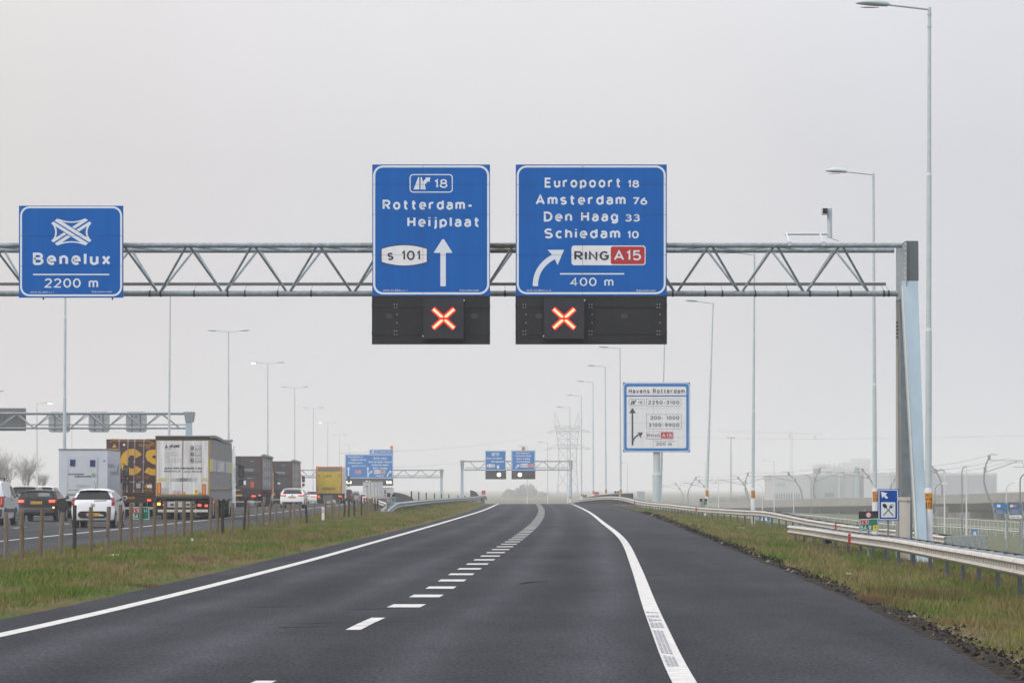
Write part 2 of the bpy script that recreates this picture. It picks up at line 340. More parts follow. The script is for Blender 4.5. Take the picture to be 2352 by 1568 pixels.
def grass_mat(name, dark):
    m = bpy.data.materials.new(name); m.use_nodes = True; nt = m.node_tree; b = nt.nodes['Principled BSDF']
    b.inputs['Roughness'].default_value = .9; b.inputs['Specular IOR Level'].default_value = .05
    g = nt.nodes.new('ShaderNodeNewGeometry')
    def noise(s, d=4, sy=1):
        mp = nt.nodes.new('ShaderNodeMapping'); mp.inputs['Scale'].default_value = (1, sy, 1); nt.links.new(g.outputs['Position'], mp.inputs[0])
        n = nt.nodes.new('ShaderNodeTexNoise'); n.inputs['Scale'].default_value = s; n.inputs['Detail'].default_value = d; n.inputs['Roughness'].default_value = .65
        nt.links.new(mp.outputs[0], n.inputs['Vector']); return n.outputs['Fac']
    r1 = nt.nodes.new('ShaderNodeValToRGB'); nt.links.new(noise(.55, 5, .35), r1.inputs[0])
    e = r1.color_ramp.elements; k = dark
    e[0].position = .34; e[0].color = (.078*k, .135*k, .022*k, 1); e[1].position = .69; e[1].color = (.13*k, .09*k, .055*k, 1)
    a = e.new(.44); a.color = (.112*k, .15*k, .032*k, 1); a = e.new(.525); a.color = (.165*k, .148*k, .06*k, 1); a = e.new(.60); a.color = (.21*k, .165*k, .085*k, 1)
    r2 = nt.nodes.new('ShaderNodeMapRange'); nt.links.new(noise(9, 6), r2.inputs[0])
    r2.inputs[1].default_value = .3; r2.inputs[2].default_value = .7; r2.inputs[3].default_value = .42; r2.inputs[4].default_value = 1.5
    mx = nt.nodes.new('ShaderNodeMix'); mx.data_type = 'RGBA'; mx.blend_type = 'MULTIPLY'; mx.inputs['Factor'].default_value = 1
    nt.links.new(r1.outputs[0], mx.inputs['A']); nt.links.new(r2.outputs[0], mx.inputs['B']); nt.links.new(mx.outputs['Result'], b.inputs['Base Color'])
    return m
ground_m = grass_mat('verge_ground', .55); blade_m = grass_mat('grass_blades', 1.12)  # ground copy is darker: shade between the blades put into its colour
def asphalt(name, col, tracks=False):
    m = bpy.data.materials.new(name); m.use_nodes = True; nt = m.node_tree; b = nt.nodes['Principled BSDF']
    b.inputs['Roughness'].default_value = .85; b.inputs['Specular IOR Level'].default_value = .03
    g = nt.nodes.new('ShaderNodeNewGeometry')
    def noise(s, d, rough=.6, sc=(1, 1, 1)):
        mp = nt.nodes.new('ShaderNodeMapping'); mp.inputs['Scale'].default_value = sc; nt.links.new(g.outputs['Position'], mp.inputs[0])
        n = nt.nodes.new('ShaderNodeTexNoise'); n.inputs['Scale'].default_value = s; n.inputs['Detail'].default_value = d; n.inputs['Roughness'].default_value = rough
        nt.links.new(mp.outputs[0], n.inputs['Vector']); return n.outputs['Fac']
    def rng_(f, lo, hi, a=.3, c=.7):
        r = nt.nodes.new('ShaderNodeMapRange'); nt.links.new(f, r.inputs[0]); r.inputs[1].default_value = a; r.inputs[2].default_value = c
        r.inputs[3].default_value = lo; r.inputs[4].default_value = hi; return r.outputs[0]
    def mul(a, c):
        q = nt.nodes.new('ShaderNodeMath'); q.operation = 'MULTIPLY'; nt.links.new(a, q.inputs[0]); nt.links.new(c, q.inputs[1]); return q.outputs[0]
    f = mul(mul(rng_(noise(26, 3, .75, (1, .22, 1)), .58, 1.42, .34, .66), rng_(noise(.7, 4, .6, (1, .07, 1)), .8, 1.22)), rng_(noise(.11, 3), .85, 1.17))
    if tracks:      # paler wheel tracks, darker drip line between them: u is the distance from the lane divider in metres
        uv = nt.nodes.new('ShaderNodeUVMap'); s_ = nt.nodes.new('ShaderNodeSeparateXYZ'); nt.links.new(uv.outputs[0], s_.inputs[0])
        def op(o, a, v=None):
            q = nt.nodes.new('ShaderNodeMath'); q.operation = o; nt.links.new(a, q.inputs[0])
            if v is not None: q.inputs[1].default_value = v
            return q.outputs[0]
        lane = op('ABSOLUTE', op('SUBTRACT', op('ABSOLUTE', s_.outputs[0]), 1.85)); trk = op('ABSOLUTE', op('SUBTRACT', lane, .82))
        f = mul(mul(f, rng_(trk, 1.28, .93, .05, .45)), rng_(lane, .90, 1.0, .05, .45))
        f = mul(f, rng_(noise(1.6, 5, .7, (1, .25, 1)), .88, 1.14))
    mx = nt.nodes.new('ShaderNodeMix'); mx.data_type = 'RGBA'; mx.blend_type = 'MULTIPLY'; mx.inputs['Factor'].default_value = 1
    mx.inputs['A'].default_value = (*col, 1); nt.links.new(f, mx.inputs['B']); nt.links.new(mx.outputs['Result'], b.inputs['Base Color'])
    bp = nt.nodes.new('ShaderNodeBump'); bp.inputs['Strength'].default_value = .25; bp.inputs['Distance'].default_value = .01
    nt.links.new(noise(60, 2), bp.inputs['Height']); nt.links.new(bp.outputs[0], b.inputs['Normal'])
    return m
asph_m = asphalt('asphalt', (.039, .0415, .048), True); asph2_m = asphalt('asphalt_motorway', (.050, .052, .057))
gravel_m = M('edge_gravel', (.042, .037, .032), .95, spec=.02, noise=(6, .95))
# terrain sheet
ys = np.concatenate([np.arange(-40, 15, 8), np.arange(15, 130, 1.6), np.arange(130, 420, 4), np.arange(420, 900, 12), np.arange(900, 2000, 100), np.arange(2000, 6001, 800)])
xs_ = np.concatenate([np.arange(-3000, -120, 480), np.arange(-120, -46, 6), np.arange(-46, -14, 1.6), np.arange(-14, 26, .5), np.arange(26, 60, 4), np.arange(60, 200, 20), np.arange(200, 3001, 400)])
gx, gy = np.meshgrid(xs_, ys); gzv = gz(gx, gy)
nx_, ny_ = len(xs_), len(ys)
me = bpy.data.meshes.new('ground'); vv = np.stack([gx.ravel(), gy.ravel(), gzv.ravel()], 1)
idx = (np.arange(ny_-1)[:, None]*nx_+np.arange(nx_-1)[None]).ravel()
me.from_pydata(vv.tolist(), [], np.stack([idx, idx+1, idx+1+nx_, idx+nx_], 1).tolist()); me.materials.append(ground_m); me.shade_smooth()
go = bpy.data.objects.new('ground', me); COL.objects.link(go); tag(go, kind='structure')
RY = np.concatenate([np.arange(8, 60, 1.5), np.arange(60, 300, 3), np.arange(300, 760, 6)])
def sheet(name, fl, fr, lift, mat, Y=RY, side=0):
    mb = MB(); vs = []
    for y in Y:
        z = float(zr(y))+side+lift
        vs += [(float(fl(y)), y, z), (float(fr(y)), y, z)]
    mb.add(vs, [(2*i, 2*i+1, 2*i+3, 2*i+2) for i in range(len(Y)-1)], mat)
    return tag(mb.build(name), kind='structure')
def jag(f, a): return lambda y: f(y)+a*(np.sin(np.asarray(y)*1.9)*.5+np.sin(np.asarray(y)*4.7+1)*.5)
ro = sheet('exit_road', jag(XL, .03), jag(XR, .04), 0, asph_m)
uvl = ro.data.uv_layers.new(name='lateral')
for lp in ro.data.loops:
    c = ro.data.vertices[lp.vertex_index].co; uvl.data[lp.index].uv = (c.x-float(LD(c.y)), c.y)
sheet('motorway', lambda y: XA(y)-12.8, jag(XS, .05), 0, asph2_m, side=ZL)
sheet('opposite_motorway', lambda y: XA(y)-28.8, lambda y: XA(y)-16.2, 0, asph2_m, side=ZL)
def line(f, w, mat, lift=.004, side=0, Y=RY, name='edge_line'):
    return sheet(name, lambda y: f(y)-w/2, lambda y: f(y)+w/2, lift, mat, Y, side)
line(LL, .21, marking); line(LR, .20, marking)
line(XA, .16, marking, side=ZL); line(lambda y: XA(y)-11.2, .16, marking, side=ZL)
line(lambda y: XA(y)-17.6, .16, marking, side=ZL); line(lambda y: XA(y)-27.6, .16, marking, side=ZL)
def dashes(name, f, spans, w, side=0):
    mb = MB()
    for a, b in spans:
        Y = np.linspace(a, b, 3); vs = []
        for y in Y:
            z = float(zr(y))+side+.004; x = float(f(y)); vs += [(x-w/2, y, z), (x+w/2, y, z)]
        mb.add(vs, [(2*i, 2*i+1, 2*i+3, 2*i+2) for i in range(2)], marking)
    return tag(mb.build(name), kind='structure')
dashes('lane_line', LD, [(12, 15), (23.6, 26.75), (36.35, 39.75)], .17)
dashes('block_marking', LD, [(43.2+4*i, 44.35+4*i) for i in range(95)], .44)
dashes('lane_line', lambda y: XA(y)-4.3, [(2+12*i, 5+12*i) for i in range(55)], .15, ZL)
dashes('lane_line', lambda y: XA(y)-7.8, [(2+12*i, 5+12*i) for i in range(55)], .15, ZL)
# worn rectangles in the right edge line, tar seams and skid marks
mb = MB()
for a, b, u0, u1 in ((28.9,30.9,-.08,.03),(31.3,36.3,-.085,.03),(36.9,38.2,-.09,.06),(38.6,39.5,-.09,.07),(40.0,40.5,-.09,.06),(41.2,41.7,-.09,.08)):
    k = 3
    for j in range(k):
        a += random.uniform(-.12, .12); b += random.uniform(-.2, .12)
        c0 = u0+(u1-u0)*j/k+.006; c1 = u0+(u1-u0)*(j+1)/k-.004
        mb.poly([(float(LR(a))+c0, a, .008), (float(LR(a))+c1, a, .008), (float(LR(b))+c1, b, .008), (float(LR(b))+c0, b, .008)], wear_m)
tag(mb.build('marking_wear'), kind='structure')
mb = MB()
def mark(pts, w):
    vs = []
    for i, (x, y) in enumerate(pts):
        q = w*(.4+.6*random.random()); vs += [(x, y-q/2, .0045), (x, y+q/2, .0045)]
    mb.add(vs, [(2*i, 2*i+1, 2*i+3, 2*i+2) for i in range(len(pts)-1)], crack_m)
def gpt(x, y): d = HC*F/(y-YH); return (PX(x, d), d)
mark([gpt(1192, 1341), gpt(1212, 1338.5), gpt(1232, 1336), gpt(1258, 1334.5)], .4)
mark([gpt(1195, 1340), gpt(1210, 1337), gpt(1226, 1336.5)], .3)
mark([gpt(1484, 1321.5), gpt(1500, 1321), gpt(1522, 1321)], .3)
mark([gpt(-2, 1244+10), gpt(5, 1250)], .02)
for y0, x0, x1 in ((1182, 1060, 1420), (1193, 1010, 1400), (1211.5, 930, 1075)):
    d = HC*F/(y0-YH); mark([(PX(x0+(x1-x0)*i/14, d), d+.4*math.sin(i*1.3)) for i in range(15)], .55)
for i in range(5):
    x0 = 1413+i*4.2; mark([gpt(x0-3, 1236), gpt(x0-1, 1241), gpt(x0, 1246)], .05); 
for cx_, cy_, sc in ((1000,1432,1.0),(980,1440,.8),(1110,1400,.6),(880,1395,.7)):
    x, d = gpt(cx_-330, cy_); q = [(x+random.uniform(-.05, .05)+.25*j*sc, d+random.uniform(-.12, .12)+.12*j) for j in range(7)]
    mark(q, .10)
tag(mb.build('tar_marks'), kind='structure')
# gravelly strip where the asphalt crumbles into the right verge, drier soil strip on the left
def strip(name, f0, w0, w1, mat, sgn, seed):
    r = np.random.default_rng(seed); mb = MB(); Y = np.arange(15, 300, .7); vs = []
    n1 = np.convolve(r.random(len(Y)), np.ones(5)/5, 'same')
    for i, y in enumerate(Y):
        a = float(f0(y))-.09*sgn; w = w0+(w1-w0)*n1[i]*1.0
        for t in (0, .5, 1): 
            x = a+sgn*w*t; zz = float(zr(y))-.004 if t == 0 else max(gzf(x, y), float(zr(y))-.3)+(.022 if t == .5 else .004)+.014*r.random(); vs.append((x, y, zz))
    mb.add(vs, [(3*i+k, 3*i+k+1, 3*i+k+4, 3*i+k+3) for i in range(len(Y)-1) for k in (0, 1)], mat)
    return tag(mb.build(name), kind='structure')
strip('gravel_edge', XR, .22, .75, gravel_m, 1, 3)
# loose chippings and clods on the crumbling edge
def chips(n, seed):
    r = np.random.default_rng(seed); mb = MB(); ms = [M('chip_dark', (.014, .013, .012), .9, spec=.02), M('chip_brown', (.075, .06, .045), .9, spec=.02), M('chip_pale', (.20, .19, .17), .9, spec=.02)]
    for i in range(n):
        d = 24*(210/24)**(r.random()**1.2); u = abs(r.normal())*.28; x = float(XR(d))+.06+u; z = gzf(x, d)+.012; s = (.008+.04*r.random()**5)*max(1, d/45)
        a = r.random()*6.28; p = [(x+s*math.cos(a+k*2.1), d+s*math.sin(a+k*2.1)*1.5, z-.005) for k in range(3)]+[(x+s*.2, d, z+s*.8)]
        mb.add(p, [(0,1,3), (1,2,3), (2,0,3)], ms[0 if r.random() < .72 else (1 if r.random() < .85 else 2)])
    o = mb.build('loose_gravel'); tag(o, 'dark and pale chippings strewn along the crumbling edge of the hard shoulder', 'gravel', kind='stuff')
chips(6000, 77)
# damp green meadow on the low ground at the foot of the embankment
fm = grass_mat('meadow', 1.0)
for nd in fm.node_tree.nodes:
    if nd.type == 'VALTORGB':
        for el, c in zip(nd.color_ramp.elements, ((.06,.09,.05,1), (.075,.10,.055,1), (.095,.11,.06,1), (.11,.115,.065,1), (.085,.095,.06,1))): el.color = c
mb = MB(); mb.poly([(31, 150, -3.98), (400, 150, -3.98), (400, 1500, -3.98), (31, 1500, -3.98)], fm); tag(mb.build('meadow'), kind='structure')
# grass blades: dense near the camera
def blades(name, n, side, seed):
    r = np.random.default_rng(seed); u = r.random(n); d0, d1, p = (33., 330., 1.0) if side < 0 else (26., 290., 1.15)
    if p == 1: d = d0*(d1/d0)**u
    else: d = (d0**(1-p)+u*(d1**(1-p)-d0**(1-p)))**(1/(1-p))
    if side < 0: a, b = XS(d)+.12, XL(d)-.05; x = a+(b-a)*r.random(n)
    else: x = XR(d)+.25+r.random(n)**.85*10.5
    # clumps: reject where a low-frequency pattern is low
    pat = np.sin(x*2.1+np.sin(d*.21)*2)*np.sin(d*.33+x*.7)+.6*np.sin(x*5.3+d*.9)
    near_edge = (XL(d)-x) if side < 0 else (x-XR(d))
    keep = r.random(n) < np.clip(.75+.3*pat, .15, 1)*np.clip((near_edge-(.15 if side < 0 else .22+.26*np.sin(d*1.1)+.2*np.sin(d*.37)))/.5, .03, 1)
    x, d, pat = x[keep], d[keep], pat[keep]; n = len(x)
    z = gz(x, d); hgt = (.05+.09*r.random(n)**2+.03*np.clip(pat, 0, 1))*np.where(side > 0, np.where(d < 75, 1.45, 1.1), 1.0)
    w = .0042*np.maximum(d/40, .8)*(.7+.8*r.random(n)); th = r.random(n)*2*PI; ln = hgt*(.2+.9*r.random(n)); la = r.random(n)*2*PI
    c, s_ = np.cos(th)*w, np.sin(th)*w
    v = np.empty((n, 3, 3)); v[:, 0] = np.stack([x-c, d-s_, z-.01], 1); v[:, 1] = np.stack([x+c, d+s_, z-.01], 1)
    v[:, 2] = np.stack([x+np.cos(la)*ln, d+np.sin(la)*ln, z+hgt], 1)
    me = bpy.data.meshes.new(name); me.vertices.add(3*n); me.vertices.foreach_set('co', v.ravel())
    me.loops.add(3*n); me.loops.foreach_set('vertex_index', np.arange(3*n)); me.polygons.add(n); me.polygons.foreach_set('loop_start', np.arange(n)*3)
    me.update(calc_edges=True); me.materials.append(blade_m)
    o = bpy.data.objects.new(name, me); COL.objects.link(o); return o
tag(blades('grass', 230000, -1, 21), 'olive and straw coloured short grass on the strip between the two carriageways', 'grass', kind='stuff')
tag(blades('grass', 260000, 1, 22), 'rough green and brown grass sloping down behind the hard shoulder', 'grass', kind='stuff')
# ================================================================ gantries and their signs
def truss(root, x0, x1, d, zu, zl, dep, sp, xn, ru, rl, rd, split, tray=True, mat=steel, zb=None, mossy=None):
    """triangular lattice girder: two upper chords, one lower chord, diagonals"""
    for k, y in enumerate((d, d+dep)):
        m = MB(); m.tube((x0, y, zu), (x1, y, zu), ru, mat, 12)
        if mossy and k == 0:
            pass
        m.build('upper_chord', root, smooth=50)
    m = MB(); m.tube((x0, d+dep/2, zl), (x1, d+dep/2, zl), rl, mat, 12); m.build('lower_chord', root, smooth=50)
    if tray:
        m = MB(); zt = zl+(zu-zl)*.22; m.box(x0+.2, x1-.25, d+dep-.06, d+dep+.06, zt, zt+rl*1.0, midgrey); m.build('cable_tray', root)
    n0 = math.ceil((x0-xn)/sp); n1 = math.floor((x1-xn)/sp); allm = MB()
    for i in range(n0, n1+1):
        xl = xn+i*sp
        for y in (d, d+dep):
            for s in (-1, 1):
                xu = xl+s*sp*.47
                if xu < x0 or xu > x1: continue
                m = MB() if split else allm
                m.tube((xl+s*.04, d+dep/2, zl+rl*.5), (xu, y, zu-ru*.5), rd, mat, 7)
                if split: m.build('diagonal_brace', root, smooth=50)
        m = MB() if split else allm
        a, b, c = (xl-sp*.5, d+.02, zu-.02), (xl, d+dep-.02, zu-.02), (xl+sp*.5, d+.02, zu-.02)
        if split and xl+sp*.5 < x1: m.path([a, b, c], rd*.8, mat, 6); m.build('cross_brace', root, smooth=50)
    if not split: allm.build('bracing', root, smooth=50)
D1 = 95.0; G1 = thing('sign_gantry', 'large pale blue-grey lattice gantry spanning the road near the camera', 'gantry', (11.6, D1, -.6))
ZU, ZLc = PZ(563.3, D1), PZ(674, D1+1)
truss(G1, -31, 11.35, D1, ZU, ZLc, 2.0, 1.90, 10.52, .078, .085, .036, True)
m = MB()
for x0, x1 in ((1126, 1184),):
    for yy in (D1, D1+2): m = MB(); m.tube((PX(x0, D1), yy, ZU-.004), (PX(x1, D1), yy, ZU-.004), .0795, moss, 12); m.build('mossy_patch', G1, smooth=50)
for xd in (344.5,369,446,523,562.5,638,714.7,1160,1545,1620,1659,1734.7,1810,1860,1924,1954,2030,2041):
    x = PX(xd, D1+1); m = MB(); m.tube((x-.025, D1+1, ZLc), (x+.025, D1+1, ZLc), .097, dkgrey, 12)
    m.tube((x, D1+1.0, ZLc+.09), (x, D1+1.85, ZLc+.32), .006, dkgrey, 4); m.build('pipe_clamp', G1)
# leg: head box, sloping front column, upright rear column, bolted flange, cabinet
xa = 11.43; gz0 = gzf(11.6, 92.6)-.1
m = MB()
def col(m, x0b, x1b, y0b, y1b, zb, x0t, x1t, y0t, y1t, zt, mat):
    m.hexa([(x0b,y0b,zb),(x1b,y0b,zb),(x1b,y1b,zb),(x0b,y1b,zb)], [(x0t,y0t,zt),(x1t,y0t,zt),(x1t,y1t,zt),(x0t,y1t,zt)], mat)
zt, zm = PZ(553.5, D1-.2), PZ(645, D1-.2)
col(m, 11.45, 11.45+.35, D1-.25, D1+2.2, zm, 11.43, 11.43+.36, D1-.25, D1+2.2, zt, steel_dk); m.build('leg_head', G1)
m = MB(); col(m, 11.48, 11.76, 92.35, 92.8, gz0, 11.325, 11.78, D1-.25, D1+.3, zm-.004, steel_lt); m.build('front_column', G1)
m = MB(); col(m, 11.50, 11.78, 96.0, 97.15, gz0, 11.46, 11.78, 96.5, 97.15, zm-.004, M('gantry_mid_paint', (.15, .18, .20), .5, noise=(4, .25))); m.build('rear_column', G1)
m = MB(); m.box(11.43, 11.455, D1-.3, D1+2.2, ZLc-.16, zt-.06, steel)
for i in range(11): m.disc((11.425, D1-.22, ZLc-.05+i*.142), .022, 'x', .05, pwhite, 8)
m.build('flange_plate', G1)
m = MB()
for y0, x, w in ((96.0, 11.49, .02),):
    col(m, 11.42, 11.5, 97.1, 97.18, gz0, 11.42, 11.48, 97.1, 97.18, zm-.15, cream)
    col(m, 11.455, 11.50, 92.30, 92.36, gz0, 11.30, 11.335, D1-.3, D1-.24, zm-.15, cream)
m.build('edge_strip', G1)
m = MB(); zc = PZ(1149, 94.5); m.box(11.36, 11.46, 94.0, 95.8, gz0, zc, cream); m.box(11.33, 11.462, 93.95, 95.85, zc, zc+.10, cream); m.build('cable_cabinet', G1)
m = MB()
for i in range(5): m.path([(11.37, 96.4, PZ(742+i*8.5, 96.4)+.04*math.sin(t*.8)) for t in range(5)], .03, dkgrey, 6)
m.build('cable_glands', G1)
m = MB(); col(m, -31.3, -31, D1-.2, D1+2.2, ZL-.3, -31.3, -31, D1-.2, D1+2.2, zt, steel_dk); m.build('far_leg', G1)
# traffic camera on the girder
dc = D1+1.0; cp = wplane(1776.25, 465.5, .19533, dc); TC = thing('traffic_camera', 'grey surveillance camera mast with dark square lens on top of the gantry', 'camera', (PX(1905, dc), dc, ZU+.08))
m = MB(); x0 = PX(1776.25+662*.19533, dc)
m.tube((x0, dc, PZ(465.5+412*.19533, dc)), (x0, dc, PZ(465.5+270*.19533, dc)), .078, pole_m, 14); m.tube((x0, dc, PZ(465.5+270*.19533, dc)), (x0, dc, PZ(465.5+68*.19533, dc)), .073, pole_m, 14); m.build('mast', TC, smooth=50)
m = MB(); zc = PZ(465.5+105*.19533, dc); m.box(x0-.235, x0-.07, dc-.22, dc+.1, zc-.09, zc+.09, pole_m); m.build('camera_housing', TC)
m = MB(); m.box(x0-.222, x0-.082, dc-.226, dc-.221, zc-.075, zc+.075, glass); m.disc((x0-.15, dc-.228, zc), .05, 'y', .006, black); m.build('lens', TC)
m = MB(); zb = PZ(465.5+368*.19533, dc); xl = PX(1776.25+135*.19533, dc)
m.tube((xl, dc, zb), (x0-.07, dc, zb), .034, pole_m); m.build('bracket', TC, smooth=50)
for u in (155, 552):
    x = PX(1776.25+u*.19533, dc); m = MB(); m.tube((x, dc, zb), (x, D1+.05, ZU+.06), .032, pole_m); m.box(x-.05, x+.05, D1-.1, D1+.1, ZU-.02, ZU+.1, pole_m); m.build('bracket_foot', TC)
m = MB(); m.path([(x0+.02, dc, PZ(465.5+414*.19533, dc)), (x0+.1, dc-.3, PZ(465.5+440*.19533, dc)), (x0+.2, dc-.6, PZ(465.5+466*.19533, dc))], .008, black, 5); m.build('cable', TC)

# ---- sign drawing vocabulary (works on any Plane) ----
def exit_symbol(mb, pl, u, v, s, m, lift):
    """exit pictogram; (u,v) lower left, s = scale per unit (unit box 135 x 97)"""
    T = lambda pts: [(u+a*s, v+b*s) for a, b in pts]
    fill(mb, pl, T([(0,0),(37,-97),(46,-97),(46,0)]), m, lift)
    fill(mb, pl, T([(56,-97),(66,-97),(75,-62),(100,-90),(93,-95),(135,-95),(125,-55),(117,-68),(90,-37),(97,0),(56,0)]), m, lift)
def up_arrow(mb, pl, u, vt, vb, w, hw, hh, m, lift=.006):
    fill(mb, pl, [(u-w/2, vb), (u-w/2, vt+hh), (u-hw, vt+hh), (u-hw*.97, vt+hh*.93), (u-hw*.12, vt+hh*.04), (u, vt), (u+hw*.12, vt+hh*.04), (u+hw*.97, vt+hh*.93), (u+hw, vt+hh), (u+w/2, vt+hh), (u+w/2, vb)], m, lift)
def bend_arrow(mb, pl, p0, c, p1, w, head, m, lift=.006):
    stroke(mb, pl, bez(p0, c, p1, 12), w, m, lift); fill(mb, pl, head, m, lift+.002)
def panel(root, x0, x1, y0, y1, d, th, face, name='sign_panel'):
    m = MB(); X0, X1, Z0, Z1 = PX(x0, d), PX(x1, d), PZ(y1, d), PZ(y0, d)
    m.box(X0, X1, d+.002, d+th, Z0, Z1, midgrey); m.poly([(X0, d, Z0), (X1, d, Z0), (X1, d, Z1), (X0, d, Z1)], face); return m.build(name, root)
def seam_lines(root, pl, u0, u1, vs, us, v0, v1, w, mat, lift=.0085):
    m = MB()
    for v in vs: fill(m, pl, [(u0, v-w), (u1, v-w), (u1, v+w), (u0, v+w)], mat, lift)
    for u in us: fill(m, pl, [(u-w, v0), (u+w, v0), (u+w, v1), (u-w, v1)], mat, lift)
    m.build('panel_seams', root)
seam_m = M('panel_seam', (.02, .05, .16), .7)
DS = 94.6
# destination sign, exit 18
S1 = thing('direction_sign', 'blue overhead sign for exit 18 Rotterdam-Heijplaat with a straight white arrow, on the near gantry', 'road sign', (PX(990, DS), DS, PZ(679, DS)), 'blue direction signs on the near gantry')
panel(S1, 855, 1125.5, 378, 679, DS, .06, sblue); p = wplane(826.9, 355.25, .28911, DS)
m = MB(); ring(m, p, 104, 86, 1027, 1110, 80, 17, swhite); m.build('border', S1)
m = MB(); ring(m, p, 394, 155, 737, 302, 28, 8, swhite); exit_symbol(m, p, 425, 277, 1.0, swhite, .006); text(m, p, '18', 590, 695, 265, 70, swhite); m.build('exit_badge', S1)
m = MB(); text(m, p, 'Rotterdam-', 180, 895, 438, 80, swhite, off=.030, sp=1.3); text(m, p, 'Heijplaat', 376, 950, 575, 82, swhite, off=.030, sp=1.3)
text(m, p, 'A015-54.890y-Li-1', 183, 375, 1085, 15, swhite, off=.005); text(m, p, 'Rijkswaterstaat', 792, 945, 1084, 14, swhite, off=.005); m.build('lettering', S1)
m = MB(); up_arrow(m, p, 660, 670, 1045, 43, 73, 110, swhite); m.build('arrow', S1)
def s_badge(root, p, u0, u1, v0, v1, txt, cap, w, lift=.005):
    um, h = (u0+u1)/2, v1-v0
    o = bez((u0, v0+h*.18), (um, v0-h*.18), (u1, v0+h*.18), 10)+bez((u1, v1-h*.18), (um, v1+h*.18), (u0, v1-h*.18), 10)
    k = MB(); fill(k, p, o, sink, lift); cu, cv = um, (v0+v1)/2
    fill(k, p, [(cu+(a-cu)*(1-2*w/(u1-u0)), cv+(b-cv)*(1-2*w/h)) for a, b in o], spanel, lift+.003)
    text(k, p, txt, u0+(u1-u0)*.14, u1-(u1-u0)*.16, cv+cap*.5, cap, sink, lift+.006, off=.02); k.build('route_badge', root)
s_badge(S1, p, 165, 538, 712, 888, 's 101', 76, 8)
seam_lines(S1, p, 97, 1032, (237, 476, 797), (500,), 80, 1115, 1.0, seam_m)
# Europoort sign
S2 = thing('direction_sign', 'widest blue overhead sign listing Europoort, Amsterdam, Den Haag and Schiedam, on the near gantry', 'road sign', (PX(1358, DS), DS, PZ(679, DS)), 'blue direction signs on the near gantry')
panel(S2, 1184.5, 1531.5, 378, 679, DS, .06, sblue); p = wplane(1163.75, 355.25, .28909, DS)
m = MB(); ring(m, p, 80, 87, 1264, 1108, 78, 16, swhite); m.build('border', S2)
m = MB()
for t, a, b, v, n, c, e in (('Europoort', 302, 908, 263, '18', 960, 1053), ('Amsterdam', 230, 945, 399, '76', 1000, 1117), ('Den Haag', 295, 885, 532, '33', 940, 1058), ('Schiedam', 298, 902, 666, '10', 957, 1050)):
    text(m, p, t, a, b, v, 80, swhite, off=.030, sp=1.3); text(m, p, n, c, e, v, 60, swhite, off=.028)
text(m, p, 'A015-54.890y-Li-2', 157, 353, 1085, 15, swhite, off=.005); text(m, p, 'Rijkswaterstaat', 1032, 1184, 1085, 14, swhite, off=.005)
text(m, p, '400 m', 505, 848, 1044, 68, swhite, off=.008); fill(m, p, rrect(423, 941, 935, 952, 4), swhite, .006); m.build('lettering', S2)
m = MB(); bend_arrow(m, p, (228, 1044), (226, 880), (396, 800), 42, [(326, 756), (456, 756), (404, 878), (386, 836), (356, 790)], swhite); m.build('arrow', S2)
def ring_badge(root, p, u0, um, u1, v0, v1, r, a, b, cap, w=8, white=spanel, lift=.005, rim=None):
    k = MB(); fill(k, p, rrect(u0, v0, u1, v1, r), rim or white, lift)
    if rim: fill(k, p, rrect(u0+w*.5, v0+w*.5, u1-w*.5, v1-w*.5, r), white, lift+.002)
    fill(k, p, rrect(um, v0+w, u1-w, v1-w, r*.7), sred, lift+.003); vb = (v0+v1)/2+cap/2
    if a: text(k, p, a, u0+(um-u0)*.07, um-(um-u0)*.05, vb-cap*.02, cap*.9, sink, lift+.006, off=.025, sp=1.1)
    text(k, p, b, um+(u1-um)*.09, u1-(u1-um)*.13, vb, cap, swhite, lift+.006, off=.014); k.build('route_badge', root)
ring_badge(S2, p, 515, 827, 1104, 722, 878, 22, 'RING', 'A15', 80)
seam_lines(S2, p, 72, 1272, (237, 477, 797), (604,), 80, 1115, 1.0, seam_m)
# Benelux sign
S3 = thing('direction_sign', 'smaller blue overhead sign Benelux 2200 m with a woven interchange emblem, on the near gantry', 'road sign', (PX(163, DS), DS, PZ(683, DS)), 'blue direction signs on the near gantry')
panel(S3, 43.5, 283, 472.5, 683.5, DS, .06, sblue); p = wplane(0, 428.75, .23438, DS)
m = MB(); ring(m, p, 197, 193, 1197, 1074, 92, 19, swhite); m.build('border', S3)
m = MB(); text(m, p, 'Benelux', 323, 1083, 768, 122, swhite, off=.032, sp=1.3); text(m, p, '2200 m', 436, 962, 990, 92, swhite, off=.014); fill(m, p, rrect(323, 854, 1072, 867, 5), swhite, .006)
text(m, p, 'A015-54.890-Li-1', 297, 527, 1042, 17, swhite, off=.005); text(m, p, 'Rijkswaterstaat', 902, 1097, 1037, 17, swhite, off=.005); m.build('lettering', S3)
m = MB()
for q in ([(535,335),(562,312),(898,525),(875,545)], [(500,360),(525,343),(863,553),(838,577)], [(835,310),(862,330),(735,412),(707,395)], [(875,342),(898,358),(775,440),(748,422)], [(625,450),(652,465),(525,547),(500,527)], [(662,474),(693,490),(562,577),(537,557)]): fill(m, p, q, swhite, .006)
stroke(m, p, bez((575, 322), (700, 375), (830, 320), 10), 13, swhite, .0065); stroke(m, p, bez((570, 568), (700, 515), (830, 566), 10), 13, swhite, .0065)
stroke(m, p, bez((512, 352), (585, 445), (515, 535), 10), 17, swhite, .0072); stroke(m, p, bez((890, 352), (808, 445), (888, 533), 10), 17, swhite, .0072); m.build('interchange_emblem', S3)
seam_lines(S3, p, 187, 1207, (482, 778), (), 185, 1080, 1.2, seam_m)
m = MB()
